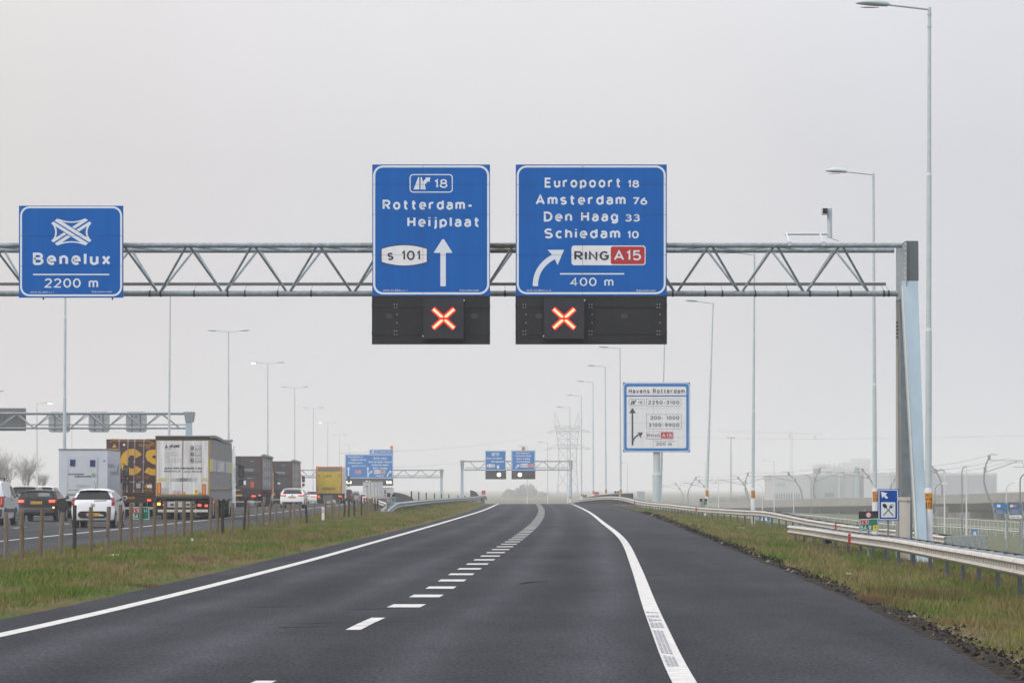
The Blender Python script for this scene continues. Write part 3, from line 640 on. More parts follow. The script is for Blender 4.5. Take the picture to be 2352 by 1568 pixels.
for u in (423, 1100): m.tube(p.fn(u, 1078, -.05), p.fn(u, 1108, -.05), .022, black, 6)
m.build('mounting_stud', S3)
# lane signal panels with red crosses
def signal(label, x0, x1, bx, studs, handles):
    pl = wplane(0, 0, 1, DS); T = thing('lane_signal', label, 'lane signal', (PX((x0+x1)/2, DS), DS, PZ(790, DS)), 'lane signals under the near gantry signs')
    m = MB(); m.box(PX(x0, DS), PX(x1, DS), DS+.03, DS+.10, PZ(790.5, DS), PZ(680, DS), matpan); m.build('back_panel', T)
    m = MB()
    for v in (702.5, 765): m.box(PX(x0-.5, DS), PX(x1+.5, DS), DS+.005, DS+.03, PZ(v+2.2, DS), PZ(v-2.2, DS), black)
    for u in studs: m.box(PX(u-2, DS), PX(u+2, DS), DS+.012, DS+.03, PZ(770, DS), PZ(697, DS), black)
    m.build('mounting_rail', T)
    m = MB()
    for u in studs:
        for du in (-2.5, 3.5):
            for v in (699, 706, 760, 768): m.disc((PX(u+du, DS), DS+.002, PZ(v, DS)), .011, 'y', .012, pwhite, 8)
        for v in (722, 741):
            m.box(PX(u-6, DS), PX(u-1, DS), DS+.008, DS+.03, PZ(v+4, DS), PZ(v-4, DS), black); m.disc((PX(u+4, DS), DS+.02, PZ(v, DS)), .012, 'y', .03, pwhite, 8)
    m.build('bolts', T)
    m = MB()
    for u in handles:
        fill(m, pl, rrect(u-10, 718, u+10, 732, 6), black, -.027); fill(m, pl, rrect(u-8, 720, u+8, 731, 5), dkgrey, -.024)
    m.build('grab_hole', T)
    m = MB(); m.box(PX(bx-46, DS), PX(bx+46, DS), DS-.16, DS+.02, PZ(778, DS), PZ(685, DS), matbox)
    for u, v in ((bx-16, 693), (bx+22, 693), (bx-16, 772), (bx+22, 772), (bx+38, 710), (bx+38, 755)): m.disc((PX(u, DS), DS-.165, PZ(v, DS)), .014, 'y', .012, black, 8)
    m.disc((PX(bx+47, DS), DS-.1, PZ(690, DS)), .022, 'y', .1, pwhite, 8); m.disc((PX(bx-47, DS), DS-.1, PZ(772, DS)), .022, 'y', .1, pwhite, 8); b = m.build('signal_box', T)
    m = MB(); q = wplane(0, 0, 1, DS-.16); cx_, cy_ = bx, 731.5
    for s in (-1, 1): stroke(m, q, [(cx_-s*24.5, cy_-22.5), (cx_+s*24.5, cy_+22.5)], 12.5, led_hal, .003)
    h = m.build('cross_glow', b)
    m = MB(); h_ = 1.55
    for s in (-1, 1):
        L_ = math.hypot(23, 21)
        for i in range(-13, 14):
            t = i/13*L_
            if abs(t) < 3.4: continue
            for j in (-.8, 0, .8):
                ux, uy = s*23/L_, 21/L_; u = cx_+t*ux+j*2.45*(-uy); v = cy_+t*uy+j*2.45*ux
                if abs(v-cy_) < 3.2: continue
                a = circ(u, v, 1.12, 6); fill(m, q, a, led_red, .008)
    m.build('red_cross', b)
    return T
signal('dark lane signal with a lit red cross under the exit 18 sign', 854, 1125.5, 1019, (908,), (893, 1089))
signal('dark lane signal with a lit red cross under the Europoort sign', 1184, 1532, 1295.5, (1204, 1356, 1512), (1238, 1434))
# Havens Rotterdam panel on its own post
DH = 281.; S4 = thing('harbour_sign', 'large white and blue Havens Rotterdam sign on one thick pale post', 'road sign', (PX(1509, DH), DH+.3, PZ(1162, DH)))
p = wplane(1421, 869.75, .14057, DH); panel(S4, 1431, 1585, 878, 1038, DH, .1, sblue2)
m = MB(); ring(m, p, 76, 64, 1160, 1192, 60, 13, swhite, .012); m.build('border', S4)
m = MB(); fill(m, p, rrect(130, 127, 1104, 1132, 28), spanel, .012); fill(m, p, [(130, 269), (1104, 269), (1104, 288), (130, 288)], sblue3, .018); m.build('white_field', S4)
m = MB(); LF = .022
text(m, p, 'Havens Rotterdam', 164, 1078, 236, 72, sink, LF, off=.03, sp=1.25); text(m, p, '2250-3100', 482, 990, 415, 60, sink, LF, off=.03, sp=1.2)
text(m, p, '200- 1000', 516, 990, 666, 60, sink, LF, off=.03, sp=1.2); text(m, p, '3100-9900', 487, 990, 785, 60, sink, LF, off=.03, sp=1.2); text(m, p, '200 m', 612, 866, 1090, 52, sink, LF, off=.022)
fill(m, p, [(547, 1017), (928, 1017), (928, 1022), (547, 1022)], sink, LF)
for q in ((450, 322, 1022, 446), (450, 577, 1026, 818)): ring(m, p, *q, 16, 4, sink, LF)
text(m, p, 'A015-54.690y-Re-1', 135, 270, 1166, 9, swhite, LF, off=.004); text(m, p, 'Rijkswaterstaat', 985, 1098, 1170, 9, swhite, LF, off=.004); m.build('lettering', S4)
m = MB(); ring(m, p, 167, 327, 421, 438, 22, 5, sink, LF); exit_symbol(m, p, 193, 417, .72, sink, LF); text(m, p, '18', 315, 388, 410, 50, sink, LF, off=.004); m.build('exit_badge', S4)
m = MB(); up_arrow(m, p, 225, 478, 1087, 27, 54, 82, sink, LF); stroke(m, p, bez((228, 1040), (240, 945), (350, 905), 10), 25, sink, LF); fill(m, p, [(296, 874), (396, 874), (355, 966), (342, 926), (318, 912), (330, 896)], sink, LF+.004); m.build('arrow', S4)
ring_badge(S4, p, 450, 688, 896, 858, 984, 18, 'RING', 'A15', 56, 12, spanel, LF, rim=sred)
seam_lines(S4, p, 71, 1164, (237, 480, 718, 957), (568,), 60, 1194, 1.2, M('panel_seam_grey', (.30, .32, .38), .6), .03)
m = MB(); x = PX(1509, DH); zt = PZ(1037, DH); m.tube((x, DH+.42, PZ(1165, DH)-1), (x, DH+.42, PZ(1087, DH)), .37, pole_m, 20); m.tube((x, DH+.42, PZ(1087, DH)), (x, DH+.42, PZ(960, DH)), .30, pole_m, 20); m.tube((x, DH+.42, PZ(1086, DH)), (x, DH+.42, PZ(1090, DH)), .385, pwhite, 20); m.build('post', S4, smooth=40)

# ---- second gantry over this road, beyond the crest ----
D2 = 520.; zg2 = float(zr(D2))
G2 = thing('sign_gantry', 'pale lattice gantry over this road beyond the crest, in the mist', 'gantry', (PX(1061, D2), D2, zg2))
zu2, zl2 = PZ(1058.7, D2), PZ(1078.6, D2+1)
truss(G2, PX(1066, D2), PX(1308, D2), D2, zu2, zl2, 2.0, 2.95, PX(1098, D2), .09, .09, .05, False)
for xx in (1061.5, 1311):
    m = MB(); x = PX(xx, D2); col(m, x-.2, x+.2, D2-.1, D2+2.2, zu2-1.5, x-.32, x+.32, D2-.2, D2+2.2, zu2+.15, steel); m.build('leg_head', G2)
    m = MB(); col(m, x-.28, x+.28, D2, D2+.6, zg2-1, x-.2, x+.2, D2, D2+.6, zu2-1.504, steel_lt); m.build('leg', G2)
def far_sign(label, x0, x1, y0, y1, d, draw, cat='road sign', grp='blue signs on the distant gantries'):
    T = thing('direction_sign', label, cat, (PX((x0+x1)/2, d), d, PZ(y1, d)), grp); panel(T, x0, x1, y0, y1, d, .12, sblue2); draw(T); return T  # distant panels take the lighter blue: extra haze put into their colour
LW = .02
DF = D2-.6; pf = wplane(1041.25, 1004.5, .15625, DF)
def drw(T):
    m = MB(); ring(m, pf, 468, 196, 770, 480, 22, 7, swhite, LW); m.build('border', T)
    m = MB(); ring(m, pf, 560, 222, 676, 270, 12, 5, swhite, LW); exit_symbol(m, pf, 570, 262, .36, swhite, LW); text(m, pf, '18', 625, 665, 259, 27, swhite, LW, off=.02); m.build('exit_badge', T)
    m = MB(); text(m, pf, 'Rotterdam-', 490, 730, 318, 27, swhite, LW, off=.05, sp=1.1); text(m, pf, 'Heijplaat', 556, 748, 366, 28, swhite, LW, off=.05, sp=1.1); m.build('lettering', T)
    m = MB(); up_arrow(m, pf, 657, 400, 460, 22, 29, 36, swhite, LW); m.build('arrow', T); s_badge(T, pf, 492, 613, 386, 440, 's 101', 25, 1.5, LW)
far_sign('small blue Rotterdam-Heijplaat sign with straight arrow on the gantry beyond the crest', 1114.5, 1162, 1034.5, 1079.5, DF, drw)
def drw(T):
    m = MB(); ring(m, pf, 858, 194, 1200, 480, 22, 7, swhite, LW); m.build('border', T); m = MB()
    for t, a, b, v in (('Europoort', 928, 1130, 239), ('Amsterdam', 908, 1146, 281), ('Den Haag', 930, 1128, 324), ('Schiedam', 930, 1128, 366)): text(m, pf, t, a, b, v, 27, swhite, LW, off=.05, sp=1.1)
    m.build('lettering', T); m = MB(); stroke(m, pf, [(915, 450), (950, 414)], 17, swhite, LW); fill(m, pf, [(927, 398), (972, 394), (966, 438)], swhite, LW); m.build('arrow', T)
    ring_badge(T, pf, 987, 1090, 1182, 382, 436, 6, 'RING', 'A15', 27, 3, spanel, LW)
far_sign('small blue Europoort, Amsterdam, Den Haag, Schiedam sign on the gantry beyond the crest', 1174.5, 1229.5, 1034, 1079.5, DF, drw)
for u0, u1, cu, nm in ((1115, 1162.5, 1146, 'Rotterdam-Heijplaat'), (1175, 1229.5, 1194, 'Schiedam')):
    T = thing('lane_signal', f'distant dark lane signal with a bright white disc under the {nm} sign', 'lane signal', (PX((u0+u1)/2, DF), DF, PZ(1100, DF)), 'lane signals on the distant gantries')
    m = MB(); m.box(PX(u0, DF), PX(u1, DF), DF+.02, DF+.2, PZ(1100, DF), PZ(1079.8, DF), matpan); m.build('back_panel', T)
    q = wplane(0, 0, 1, DF); m = MB(); fill(m, q, circ(cu, 1089.7, 4.7), led_white, .02); k = m.build('lit_disc', T)
    m = MB(); stroke(m, q, [(cu+2.6, 1091.8), (cu-2.4, 1087.2)], .8, dkgrey, .03); m.build('slash', k)
def lmark(txt, x0, x1, y0, y1, d, label):
    T = thing('number_board', label, 'number board', (PX((x0+x1)/2, d), d, PZ(y1, d)), 'orange number boards on the distant gantries')
    m = MB(); m.box(PX(x0, d), PX(x1, d), d, d+.05, PZ(y1, d), PZ(y0, d), sorange); m.build('board', T)
    m = MB(); text(m, wplane(0, 0, 1, d), txt, x0+2.2, x1-2.4, y1-1.8, (y1-y0)*.55, sink, .01); m.build('number', T)
lmark('9', 1198.4, 1206.4, 1025.5, 1034, DF, 'small orange board with a 9 above the distant Europoort sign')
# ---- gantry over the main carriageway ----
D3 = 570.; G3 = thing('sign_gantry', 'pale lattice gantry carrying the wide Europoort and Ring-West sign over the main carriageway', 'gantry', (PX(1014, D3), D3, float(zr(D3))))
zu3, zl3 = PZ(1079, D3), PZ(1096, D3+1)
truss(G3, -40, PX(1012, D3), D3, zu3, zl3, 2.0, 2.98, PX(985, D3), .09, .09, .05, False)
for x in (PX(1014, D3), -40.2):
    m = MB(); col(m, x-.2, x+.2, D3-.1, D3+2.2, zl3, x-.34, x+.34, D3-.2, D3+2.2, zu3+.15, steel); m.build('leg_head', G3)
    m = MB(); col(m, x-.28, x+.28, D3, D3+.6, float(zr(D3))-1.5, x-.2, x+.2, D3, D3+.6, zl3-.004, steel_lt); m.build('leg', G3)
DM = D3-.6; pm = wplane(1240*.6125, 1640*.6125, .08333, DM)
def drw(T):
    m = MB(); ring(m, pm, 402, 470, 1712, 1115, 30, 12, swhite, LW); m.build('border', T); m = MB()
    for t, a, b, v, c in (('Europoort/', 490, 885, 555, 50), ('Maasvlakte', 562, 978, 634, 50), ('Hellevoet-', 490, 908, 718, 50), ('sluis', 588, 772, 800, 46), ('(N57)', 795, 975, 798, 32), ('RING-West', 1182, 1556, 585, 42), ('Rotterdam-Noord', 1050, 1690, 697, 50), ('Amsterdam', 1128, 1592, 778, 50), ('Den Haag', 1168, 1556, 864, 50), ('1700 m', 1245, 1460, 1080, 38)): text(m, pm, t, a, b, v, c, swhite, LW, off=.05, sp=1.05)
    for a, b, v in ((1175, 1556, 608), (1195, 1492, 1022)): fill(m, pm, [(a, v-4), (b, v-4), (b, v+4), (a, v+4)], swhite, LW)
    m.build('lettering', T)
    m = MB(); up_arrow(m, pm, 492, 806, 1086, 32, 44, 62, swhite, LW); m.build('arrow', T)
    m = MB(); up_arrow(m, pm, 1026, 806, 1086, 32, 42, 60, swhite, LW); stroke(m, pm, bez((1034, 1060), (1045, 980), (1110, 955), 8), 26, swhite, LW); fill(m, pm, [(1078, 918), (1152, 915), (1135, 985)], swhite, LW+.01); m.build('arrow', T)
    m = MB(); stroke(m, pm, bez((1558, 1074), (1565, 985), (1640, 950), 8), 30, swhite, LW); fill(m, pm, [(1606, 914), (1680, 912), (1662, 982)], swhite, LW+.01); m.build('arrow', T)
    ring_badge(T, pm, 672, 676, 846, 896, 996, 16, None, 'A15', 46, 5, spanel, LW); ring_badge(T, pm, 1192, 1368, 1506, 892, 990, 16, 'RING', 'A4', 48, 8, spanel, LW)
far_sign('very wide blue sign for Europoort/Maasvlakte and Ring-West over the traffic', 792.5, 903, 1043, 1098, DM, drw)
def drw(T):
    m = MB(); ring(m, pm, 1068, 332, 1716, 440, 22, 8, swhite, LW); ring(m, pm, 1116, 350, 1306, 430, 14, 6, swhite, LW); exit_symbol(m, pm, 1130, 416, .62, swhite, LW); m.build('border', T)
    m = MB(); text(m, pm, '17', 1232, 1280, 404, 40, swhite, LW); text(m, pm, 'Hoogvliet', 1335, 1665, 404, 44, swhite, LW, off=.025, sp=1.12); m.build('lettering', T)
far_sign('narrow blue exit 17 Hoogvliet strip on top of the Ring-West sign', 848.5, 903, 1031.8, 1042.6, DM, drw)
lmark('9', 896, 903, 1023.3, 1031.3, DM, 'small orange board with a 9 above the Hoogvliet strip')
T = thing('lane_signal', 'long dark signal panel showing three lit 50 limits under the Ring-West sign', 'lane signal', (PX(848, DM), DM, PZ(1115, DM)), 'lane signals on the distant gantries')
m = MB(); m.box(PX(793, DM), PX(903, DM), DM+.02, DM+.2, PZ(1115, DM), PZ(1098.2, DM), matpan); m.build('back_panel', T)
for cu in (801.5, 845.5, 893.3):
    m = MB(); text(m, wplane(0, 0, 1, DM), '50', cu-6, cu+6, 1110.5, 6.6, led_white, .03, off=.03); m.build('lit_number', T)
# ---- gantry over the opposite carriageway, signs seen from behind ----
D4 = 295.; x4 = PX(433, D4); G4 = thing('sign_gantry', 'grey lattice gantry over the opposite carriageway behind the lorries', 'gantry', (x4, D4, ZL))
zu4, zl4 = PZ(949, D4), PZ(983, D4+1)
truss(G4, -62, x4-.15, D4, zu4, zl4, 2.0, 3.3, PX(410, D4), .10, .09, .055, False)
m = MB(); col(m, x4-.28, x4+.28, D4-.1, D4+2.2, PZ(968, D4), x4-.42, x4+.42, D4-.2, D4+2.2, PZ(945.5, D4), steel); m.build('leg_head', G4)
m = MB(); col(m, x4-.3, x4+.3, D4, D4+.8, -.5, x4-.26, x4+.26, D4, D4+.8, PZ(968, D4)-.004, steel_lt); m.build('leg', G4)
m = MB(); col(m, -62.6, -62, D4, D4+.8, -.5, -62.6, -62, D4, D4+.8, zu4, steel_lt); m.build('far_leg', G4)
sback = M('sign_back', (.42, .47, .50), .5, noise=(1.5, .1)); sback_d = M('sign_back_dark', (.12, .14, .15), .6, noise=(1.5, .1)); dg = D4+2.4
for i, (u0, u1) in enumerate(((111.5, 160.5), (203.5, 251), (289, 336.5))):
    lab = ('grey rounded matrix board seen from behind, leftmost of three on the lattice gantry', 'grey rounded matrix board seen from behind, middle of three on the lattice gantry', 'grey rounded matrix board seen from behind, closest to the gantry leg')[i]
    T = thing('matrix_board', lab, 'matrix board', (PX((u0+u1)/2, dg), dg, PZ(992, dg)), 'matrix boards seen from behind')
    m = MB(); q = rrect(u0, 944.8, u1, 992.3, 7); m.prism([(PX(a, dg), PZ(b, dg)) for a, b in q], dg, dg+.35, sback); m.build('housing', T)
    m = MB()
    for u in (u0+(u1-u0)*.3, u0+(u1-u0)*.7): m.box(PX(u, dg)-.05, PX(u, dg)+.05, dg-.05, dg, PZ(990, dg), PZ(946, dg), sback_d)
    m.disc((PX((u0+u1)/2, dg), dg-.02, PZ(956, dg)), .09, 'y', .05, sback_d); m.build('back_strut', T)
T = thing('reversed_sign', 'dark rectangular road sign seen from behind at the left edge', 'road sign', (PX(10, dg), dg, PZ(989, dg)))
m = MB(); m.box(PX(-60, dg), PX(59.5, dg), dg, dg+.1, PZ(989, dg), PZ(937, dg), sback_d); m.build('sign_panel', T)
m = MB()
for u in (-40, 5, 46): m.box(PX(u, dg)-.06, PX(u, dg)+.06, dg-.08, dg, PZ(988, dg), PZ(938, dg), midgrey)
m.build('back_strut', T)
# ================================================================ lamp posts, rails, posts, small signs
def lamp_head(m, x, y, z, dirx, L_, lit):
    """flattened teardrop lantern from the arm end outwards"""
    vs, fs = [], []; st = [(0, .055, .05, 0), (.06, .10, .10, 0), (.35, .14, .125, .03), (.65, .14, .12, .045), (.9, .09, .07, .035), (1.0, .02, .02, .02)]; n = 10
    for t, wy, hz, up in st:
        for k in range(n):
            a = 2*PI*k/n; vs.append((x+dirx*t*L_, y+wy*math.cos(a), z+up+hz*math.sin(a)*(1 if math.sin(a) > 0 else .75)))
    for i in range(len(st)-1):
        for k in range(n): fs.append((i*n+k, i*n+(k+1) % n, (i+1)*n+(k+1) % n, (i+1)*n+k))
    fs += [tuple(range(n))[::-1], tuple((len(st)-1)*n+k for k in range(n))]; m.add(vs, fs, pole_m)
def lamp_post(label, loc, H, arms, tagnum, lit=(), armL=1.15, headL=.95, group=None, r0=.125, detail=True, mat=pole_m):
    T = thing('lamp_post', label, 'lamp post', loc, group)
    m = MB()
    if detail:
        m.path([(0,0,-1.5),(0,0,2.02),(0,0,2.12)], [r0, r0, r0*.8], sleeve_m, 16); m.path([(0,0,2.12),(0,0,H*.42)], [r0*.76, r0*.70], mat, 16); m.path([(0,0,H*.42),(0,0,H*.7)], [r0*.60, r0*.56], mat, 14); m.path([(0,0,H*.7),(0,0,H)], [r0*.48, r0*.38], mat, 12)
        for z, r in ((H*.42, .74), (H*.70, .60)): m.tube((0,0,z-.05), (0,0,z+.03), r0*r, pwhite, 14)
        for z in (H-.2, H-.55): m.tube((0,0,z-.02), (0,0,z+.02), r0*.52, mat, 12)
    else: m.path([(0,0,-1.5),(0,0,2.1),(0,0,2.15),(0,0,H*.5),(0,0,H)], [r0, r0, r0*.75, r0*.6, r0*.4], mat, 8)
    m.build('pole', T, world=False, smooth=40)
    for i, s in enumerate(arms):
        z0 = H-.06; z1 = z0+.13
        m = MB(); m.tube((0,0,z0), (s*armL,0,z1), .036, mat, 8); a = m.build('arm', T, world=False, smooth=40)
        m = MB(); lamp_head(m, s*armL, 0, z1+.02, s, headL, i in lit); h = m.build('lantern', T, world=False, smooth=45)
        m = MB(); c = (s*(armL+headL*.58), 0, z1+.02-.05); pts = [(c[0]+.28*math.cos(k*PI/6), c[1]+.12*math.sin(k*PI/6), c[2]-.05) for k in range(12)]
        if i in lit:
            vs = [(c[0]+.30*math.cos(k*PI/6)*q, c[1]+.13*math.sin(k*PI/6)*q, c[2]-.03-dz) for q, dz in ((1, 0), (.7, .09)) for k in range(12)]
            m.add(vs, [(k, (k+1) % 12, 12+(k+1) % 12, 12+k) for k in range(12)]+[tuple(range(12, 24))], lamp_on)
        else: m.poly(pts, glass_lt)
        m.build('lens', h, world=False)
    if tagnum is not None:
        m = MB(); vs = []
        for z in (1.52, 1.98):
            for k in range(9):
                a = R(-150+k*15); vs.append(((r0+.004)*math.cos(a), (r0+.004)*math.sin(a), z))
        m.add(vs, [(k, k+1, 10+k, 9+k) for k in range(8)], sorange); t = m.build('number_plate', T, world=False)
        m = MB(); cyl = lambda u, v, l: ((r0+.006)*math.cos(R(-150+u*1.2)), (r0+.006)*math.sin(R(-150+u*1.2)), v)
        pl = Plane(cyl)
        for s_, v, c_, a_, b_ in ((str(tagnum), 1.55, .17, 8, 92), ('010 7000', 1.77, .07, 10, 90), ('TEL', 1.88, .07, 10, 50)):
            text(m, Plane(lambda u, z, l: ((r0+.006+l)*math.cos(R(-150+u*1.2)), (r0+.006+l)*math.sin(R(-150+u*1.2)), -z)), s_, a_, b_, -v, c_, sink, .002, off=.02)
        m.build('number', t, world=False)
    return T
RL = [(2132,17,93,2135,3112),(2010,398,142,2006,3111),(1729,583,191,1733,3110),(1622,695,241,1638,3109),(1517,753,285,1527,None),(1426,799,320,1424,3107),(1392,841,368,1390,3106),(1363,877,416,1362,3105),(1336,909,464,1335,3104),(1310,936,512,1309,3103)]
desc = ['tallest single-armed lamp post with board 3112, beside the near gantry leg', 'single-armed lamp post with board 3111, just behind the spoon and fork sign', 'single-armed lamp post seen through the near gantry girder, left of the traffic camera', 'leaning single-armed lamp post just right of the harbour sign', 'lamp post half hidden behind the harbour sign post', 'first single-armed lamp post left of the harbour sign, tallest of that row', 'second single-armed lamp post left of the harbour sign', 'third single-armed lamp post left of the harbour sign', 'fourth single-armed lamp post left of the harbour sign', 'single-armed lamp post in front of the pylon, with the distant gantry end behind it']
for (xb, yt, d, xt, num), lb in zip(RL, desc):
    zt = PZ(yt, d); H = 15.8; T = lamp_post(lb, (PX(xb, d), d, zt-H), H, (-1,), num, group='single-armed lamp posts along the right verge', mat=pole_m)
    T.rotation_euler = (0, math.atan((xt-xb)*d/F/H), 0)
for (xb, yt, d, sc), lb in zip(((1258,1016,690,1),(1211,1024,780,1),(1304,996,640,1),(1441,1063,900,1)), ('small misty lamp post left of the pylon','small misty lamp post above the distant Europoort sign','small misty lamp post against the pylon legs','faint lamp post just left of the harbour sign post')):
    lamp_post(lb, (PX(xb, d), d, PZ(yt, d)-15), 15, (-1,), None, group='misty far lamp posts', detail=False)
LLP = [(147,532,209,151),(387,672,275,391),(525,761,344,525),(615,834,430,615),(677,890,535,677),(719,937,672,720),(752,971,826,753),(780,999,1000,780),(803,1021,1200,803)]
for i, (xb, yt, d, xt) in enumerate(LLP):
    zt = PZ(yt, d); H = 18.2; far = i > 3
    lb = ['double-armed lamp post rising behind the white removal lorry to the Benelux sign','double-armed lamp post rising behind the maroon container','double-armed lamp post with unlit lanterns above the grey curtain trailer','double-armed lamp post with its left lantern lit','double-armed lamp post, next one after the lit lantern','double-armed lamp post above the yellow lorry','misty double-armed lamp post with a lit left lantern above the yellow lorry','faint double-armed lamp post left of the Hoogvliet strip','faintest double-armed lamp post behind the Hoogvliet strip'][i]
    T = lamp_post(lb, (PX(xb, d), d, zt-H), H, (-1, 1), None, lit=(0,) if i in (3, 6) else (), armL=1.3, headL=.95, group='double-armed lamp posts in the central reserve', r0=.15, detail=not far); T.rotation_euler = (0, math.atan((xt-xb)*d/F/H), 0)
for xb, yt, d, s, lit, lb in ((85,926,430,1,(0,),'single-armed lamp post with a lit yellow lantern at the far left'),(-32,900,380,1,(),'lamp post whose unlit lantern just enters the frame at the left edge'),(165,985,640,1,(),'faint lamp post behind the left lattice gantry')):
    lamp_post(lb, (PX(xb, d), d, PZ(yt, d)-12.5), 12.5, (s,), None, lit=lit, group='lamp posts beyond the opposite carriageway', detail=False)
# ---- crash barriers ----
WB = [(-.155,.0),(-.135,.045),(-.085,.078),(-.055,.05),(-.038,.012),(.038,.012),(.055,.05),(.085,.078),(.135,.045),(.155,.0)]
def sample(pts, step):
    pts = [Vector(p) for p in pts]; fn = [hermite([(i, p[k]) for i, p in enumerate(pts)]) for k in range(3)]
    ts = np.linspace(0, len(pts)-1, 40*(len(pts)-1)+1); P = np.stack([f(ts) for f in fn], 1); seg = np.linalg.norm(np.diff(P, axis=0), axis=1); cum = np.concatenate([[0], np.cumsum(seg)])
    q = np.arange(0, cum[-1], step); return [Vector((float(np.interp(a, cum, P[:, 0])), float(np.interp(a, cum, P[:, 1])), float(np.interp(a, cum, P[:, 2])))) for a in q]+[Vector(P[-1])]
def nrm(ps, i):
    t = ps[min(i+1, len(ps)-1)]-ps[max(i-1, 0)]; t.z = 0; t.normalize(); return Vector((-t.y, t.x, 0))
def beam(ps, side, off, mat, thick=.012, sc=1.0):
    """W-profile strip along ps (centre height); side = +1: bulges to the left of travel"""
    m = MB(); n = len(WB); vs, fs = [], []
    for i, p in enumerate(ps):
        nv = nrm(ps, i)*side
        for z, o in WB: vs.append(p+nv*(off+o*sc)+Vector((0, 0, z*sc)))
        for z, o in WB[::-1]: vs.append(p+nv*(off+o*sc-thick)+Vector((0, 0, z*sc*.97)))
    k = 2*n
    for i in range(len(ps)-1):
        for j in range(k): fs.append((i*k+j, i*k+(j+1) % k, (i+1)*k+(j+1) % k, (i+1)*k+j))
    fs += [tuple(range(k)), tuple((len(ps)-1)*k+j for j in range(k))[::-1]]; m.add(vs, fs, mat); return m
def guard_rail(label, pts, side, step_post, group='crash barriers', double=True, posts=True, refl=(), slots=True, mat=rail_m, width=.55, ground=None, endcap=False, ph=.75):
    """pts: top-centre path (x, y, z of the beam centre)"""
    ps = sample(pts, 1.0); T = thing('crash_barrier', label, 'crash barrier', tuple(pts[0]), group)
    m = beam(ps, side, 0, mat)
    if slots:
        for i in range(len(ps)*2-2):
            a = ps[i//2]; b = ps[i//2+1]; p = a.lerp(b, (i % 2)*.5); nv = nrm(ps, i//2)*side; t = (b-a).normalized()*.026*(1 if i % 4 else 1.6)
            c = p+nv*.0135; m.poly([c-t-Vector((0,0,.032)), c+t-Vector((0,0,.032)), c+t+Vector((0,0,.032)), c-t+Vector((0,0,.032))], black)
            if i % 8 == 0:
                for z, o in ((.125, .05), (-.125, .05)):
                    for dt in (-1.2, 1.2):
                        c = p+nv*(o+.008)+Vector((0,0,z))+t*dt; m.poly([c-t*.5-Vector((0,0,.012)), c+t*.5-Vector((0,0,.012)), c+t*.5+Vector((0,0,.012)), c-t*.5+Vector((0,0,.012))], black)
    for i in range(2, len(ps)-1, 4):        # lapped joints between the beam sections
        p = ps[i]; nv = nrm(ps, i)*side; t = (ps[i+1]-ps[i-1]).normalized()*.014; k = len(WB); a = [p+nv*(o+.004)+Vector((0, 0, z)) for z, o in WB]
        m.add([q-t for q in a]+[q+t for q in a], [(j, j+1, k+j+1, k+j) for j in range(k-1)], rail_dk)
    m.build('beam', T, smooth=50)
    if double:
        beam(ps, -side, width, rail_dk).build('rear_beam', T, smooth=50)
        for i in range(0, len(ps), max(2, len(ps)//95)):
            nv = nrm(ps, i)*side; p = ps[i]; m = MB(); m.tube(p+Vector((0,0,.11)), p-nv*width+Vector((0,0,.11)), .035, rail_gv, 6); m.build('cross_tie', T)
    if posts:
        pp = sample(pts, step_post)[:99]; proto = None
        for i, p in enumerate(pp):
            nv = nrm(pp, i)*side; q = p-nv*(width*.45 if double else .09)
            zb = (gzf(q.x, q.y) if ground is None else ground(q)); h = p.z-.1-zb
            m = MB(); m.box(-.04, .04, -.03, .03, -max(h, .15)-.15, 0, rpost_m); m.box(-.05, .05, -.035, .035, -.06, .05, rpost_m)
            o = m.build('post', T, world=False); o.location = (q.x-T.location.x, q.y-T.location.y, p.z-.12-T.location.z)
            t = pp[min(i+1, len(pp)-1)]-pp[max(i-1, 0)]; o.rotation_euler = (0, 0, math.atan2(t.y, t.x)-PI/2)
    for d in refl:
        i = min(range(len(ps)), key=lambda k: abs(ps[k].y-d)); nv = nrm(ps, i)*side; p = ps[i]+nv*.09; m = MB(); m.box(p.x-.04, p.x+.04, p.y-.03, p.y+.03, p.z-.15, p.z+.16, sred); m.build('reflector', T)
    return T
def C(x, y, d, dz=0): return (PX(x, d), d, PZ(y, d)+dz)
near = [C(1812,1215.5,121),C(1870,1223.5,110),C(1958,1237.5,97),C(2050,1250,84),C(2150,1268,73),C(2250,1286,62),C(2352,1305,54),C(2560,1345,43)]
guard_rail('pale crash barrier closest to the camera, its blunt end beside the km 54,9 board', near, -1, 4.0, refl=(97,))
m = MB(); a = Vector(near[0]); Tn = [o for o in COL.objects if o.name.startswith('crash_barrier')][-1]
m.box(a.x-.02, a.x+.5, a.y, a.y+.06, a.z-.155, a.z+.155, rail_gv); m.build('end_plate', Tn)
m = MB(); m.box(a.x+.75, a.x+1.0, a.y-6, a.y-5.7, a.z-.42, a.z-.2, black); m.hexa([(a.x+.55,a.y-6,a.z-.75),(a.x+.65,a.y-6,a.z-.75),(a.x+.65,a.y-5.9,a.z-.75),(a.x+.55,a.y-5.9,a.z-.75)], [(a.x+.85,a.y-6,a.z-.3),(a.x+.98,a.y-6,a.z-.3),(a.x+.98,a.y-5.9,a.z-.3),(a.x+.85,a.y-5.9,a.z-.3)], black); m.build('anchor', Tn)
far = [C(1306,1156.5,420),C(1330,1150,372),C(1363,1145.5,335),C(1400,1143.5,310),C(1430,1146,288),C(1460,1153.5,262),C(1495,1158.5,248),C(1531,1162,232),C(1575,1167,216),C(1618,1171.5,203),C(1700,1177,188),C(1762,1181,180),C(1860,1200,164),C(1965,1215.5,150),C(2068,1225.5,138),C(2172,1240,128)]
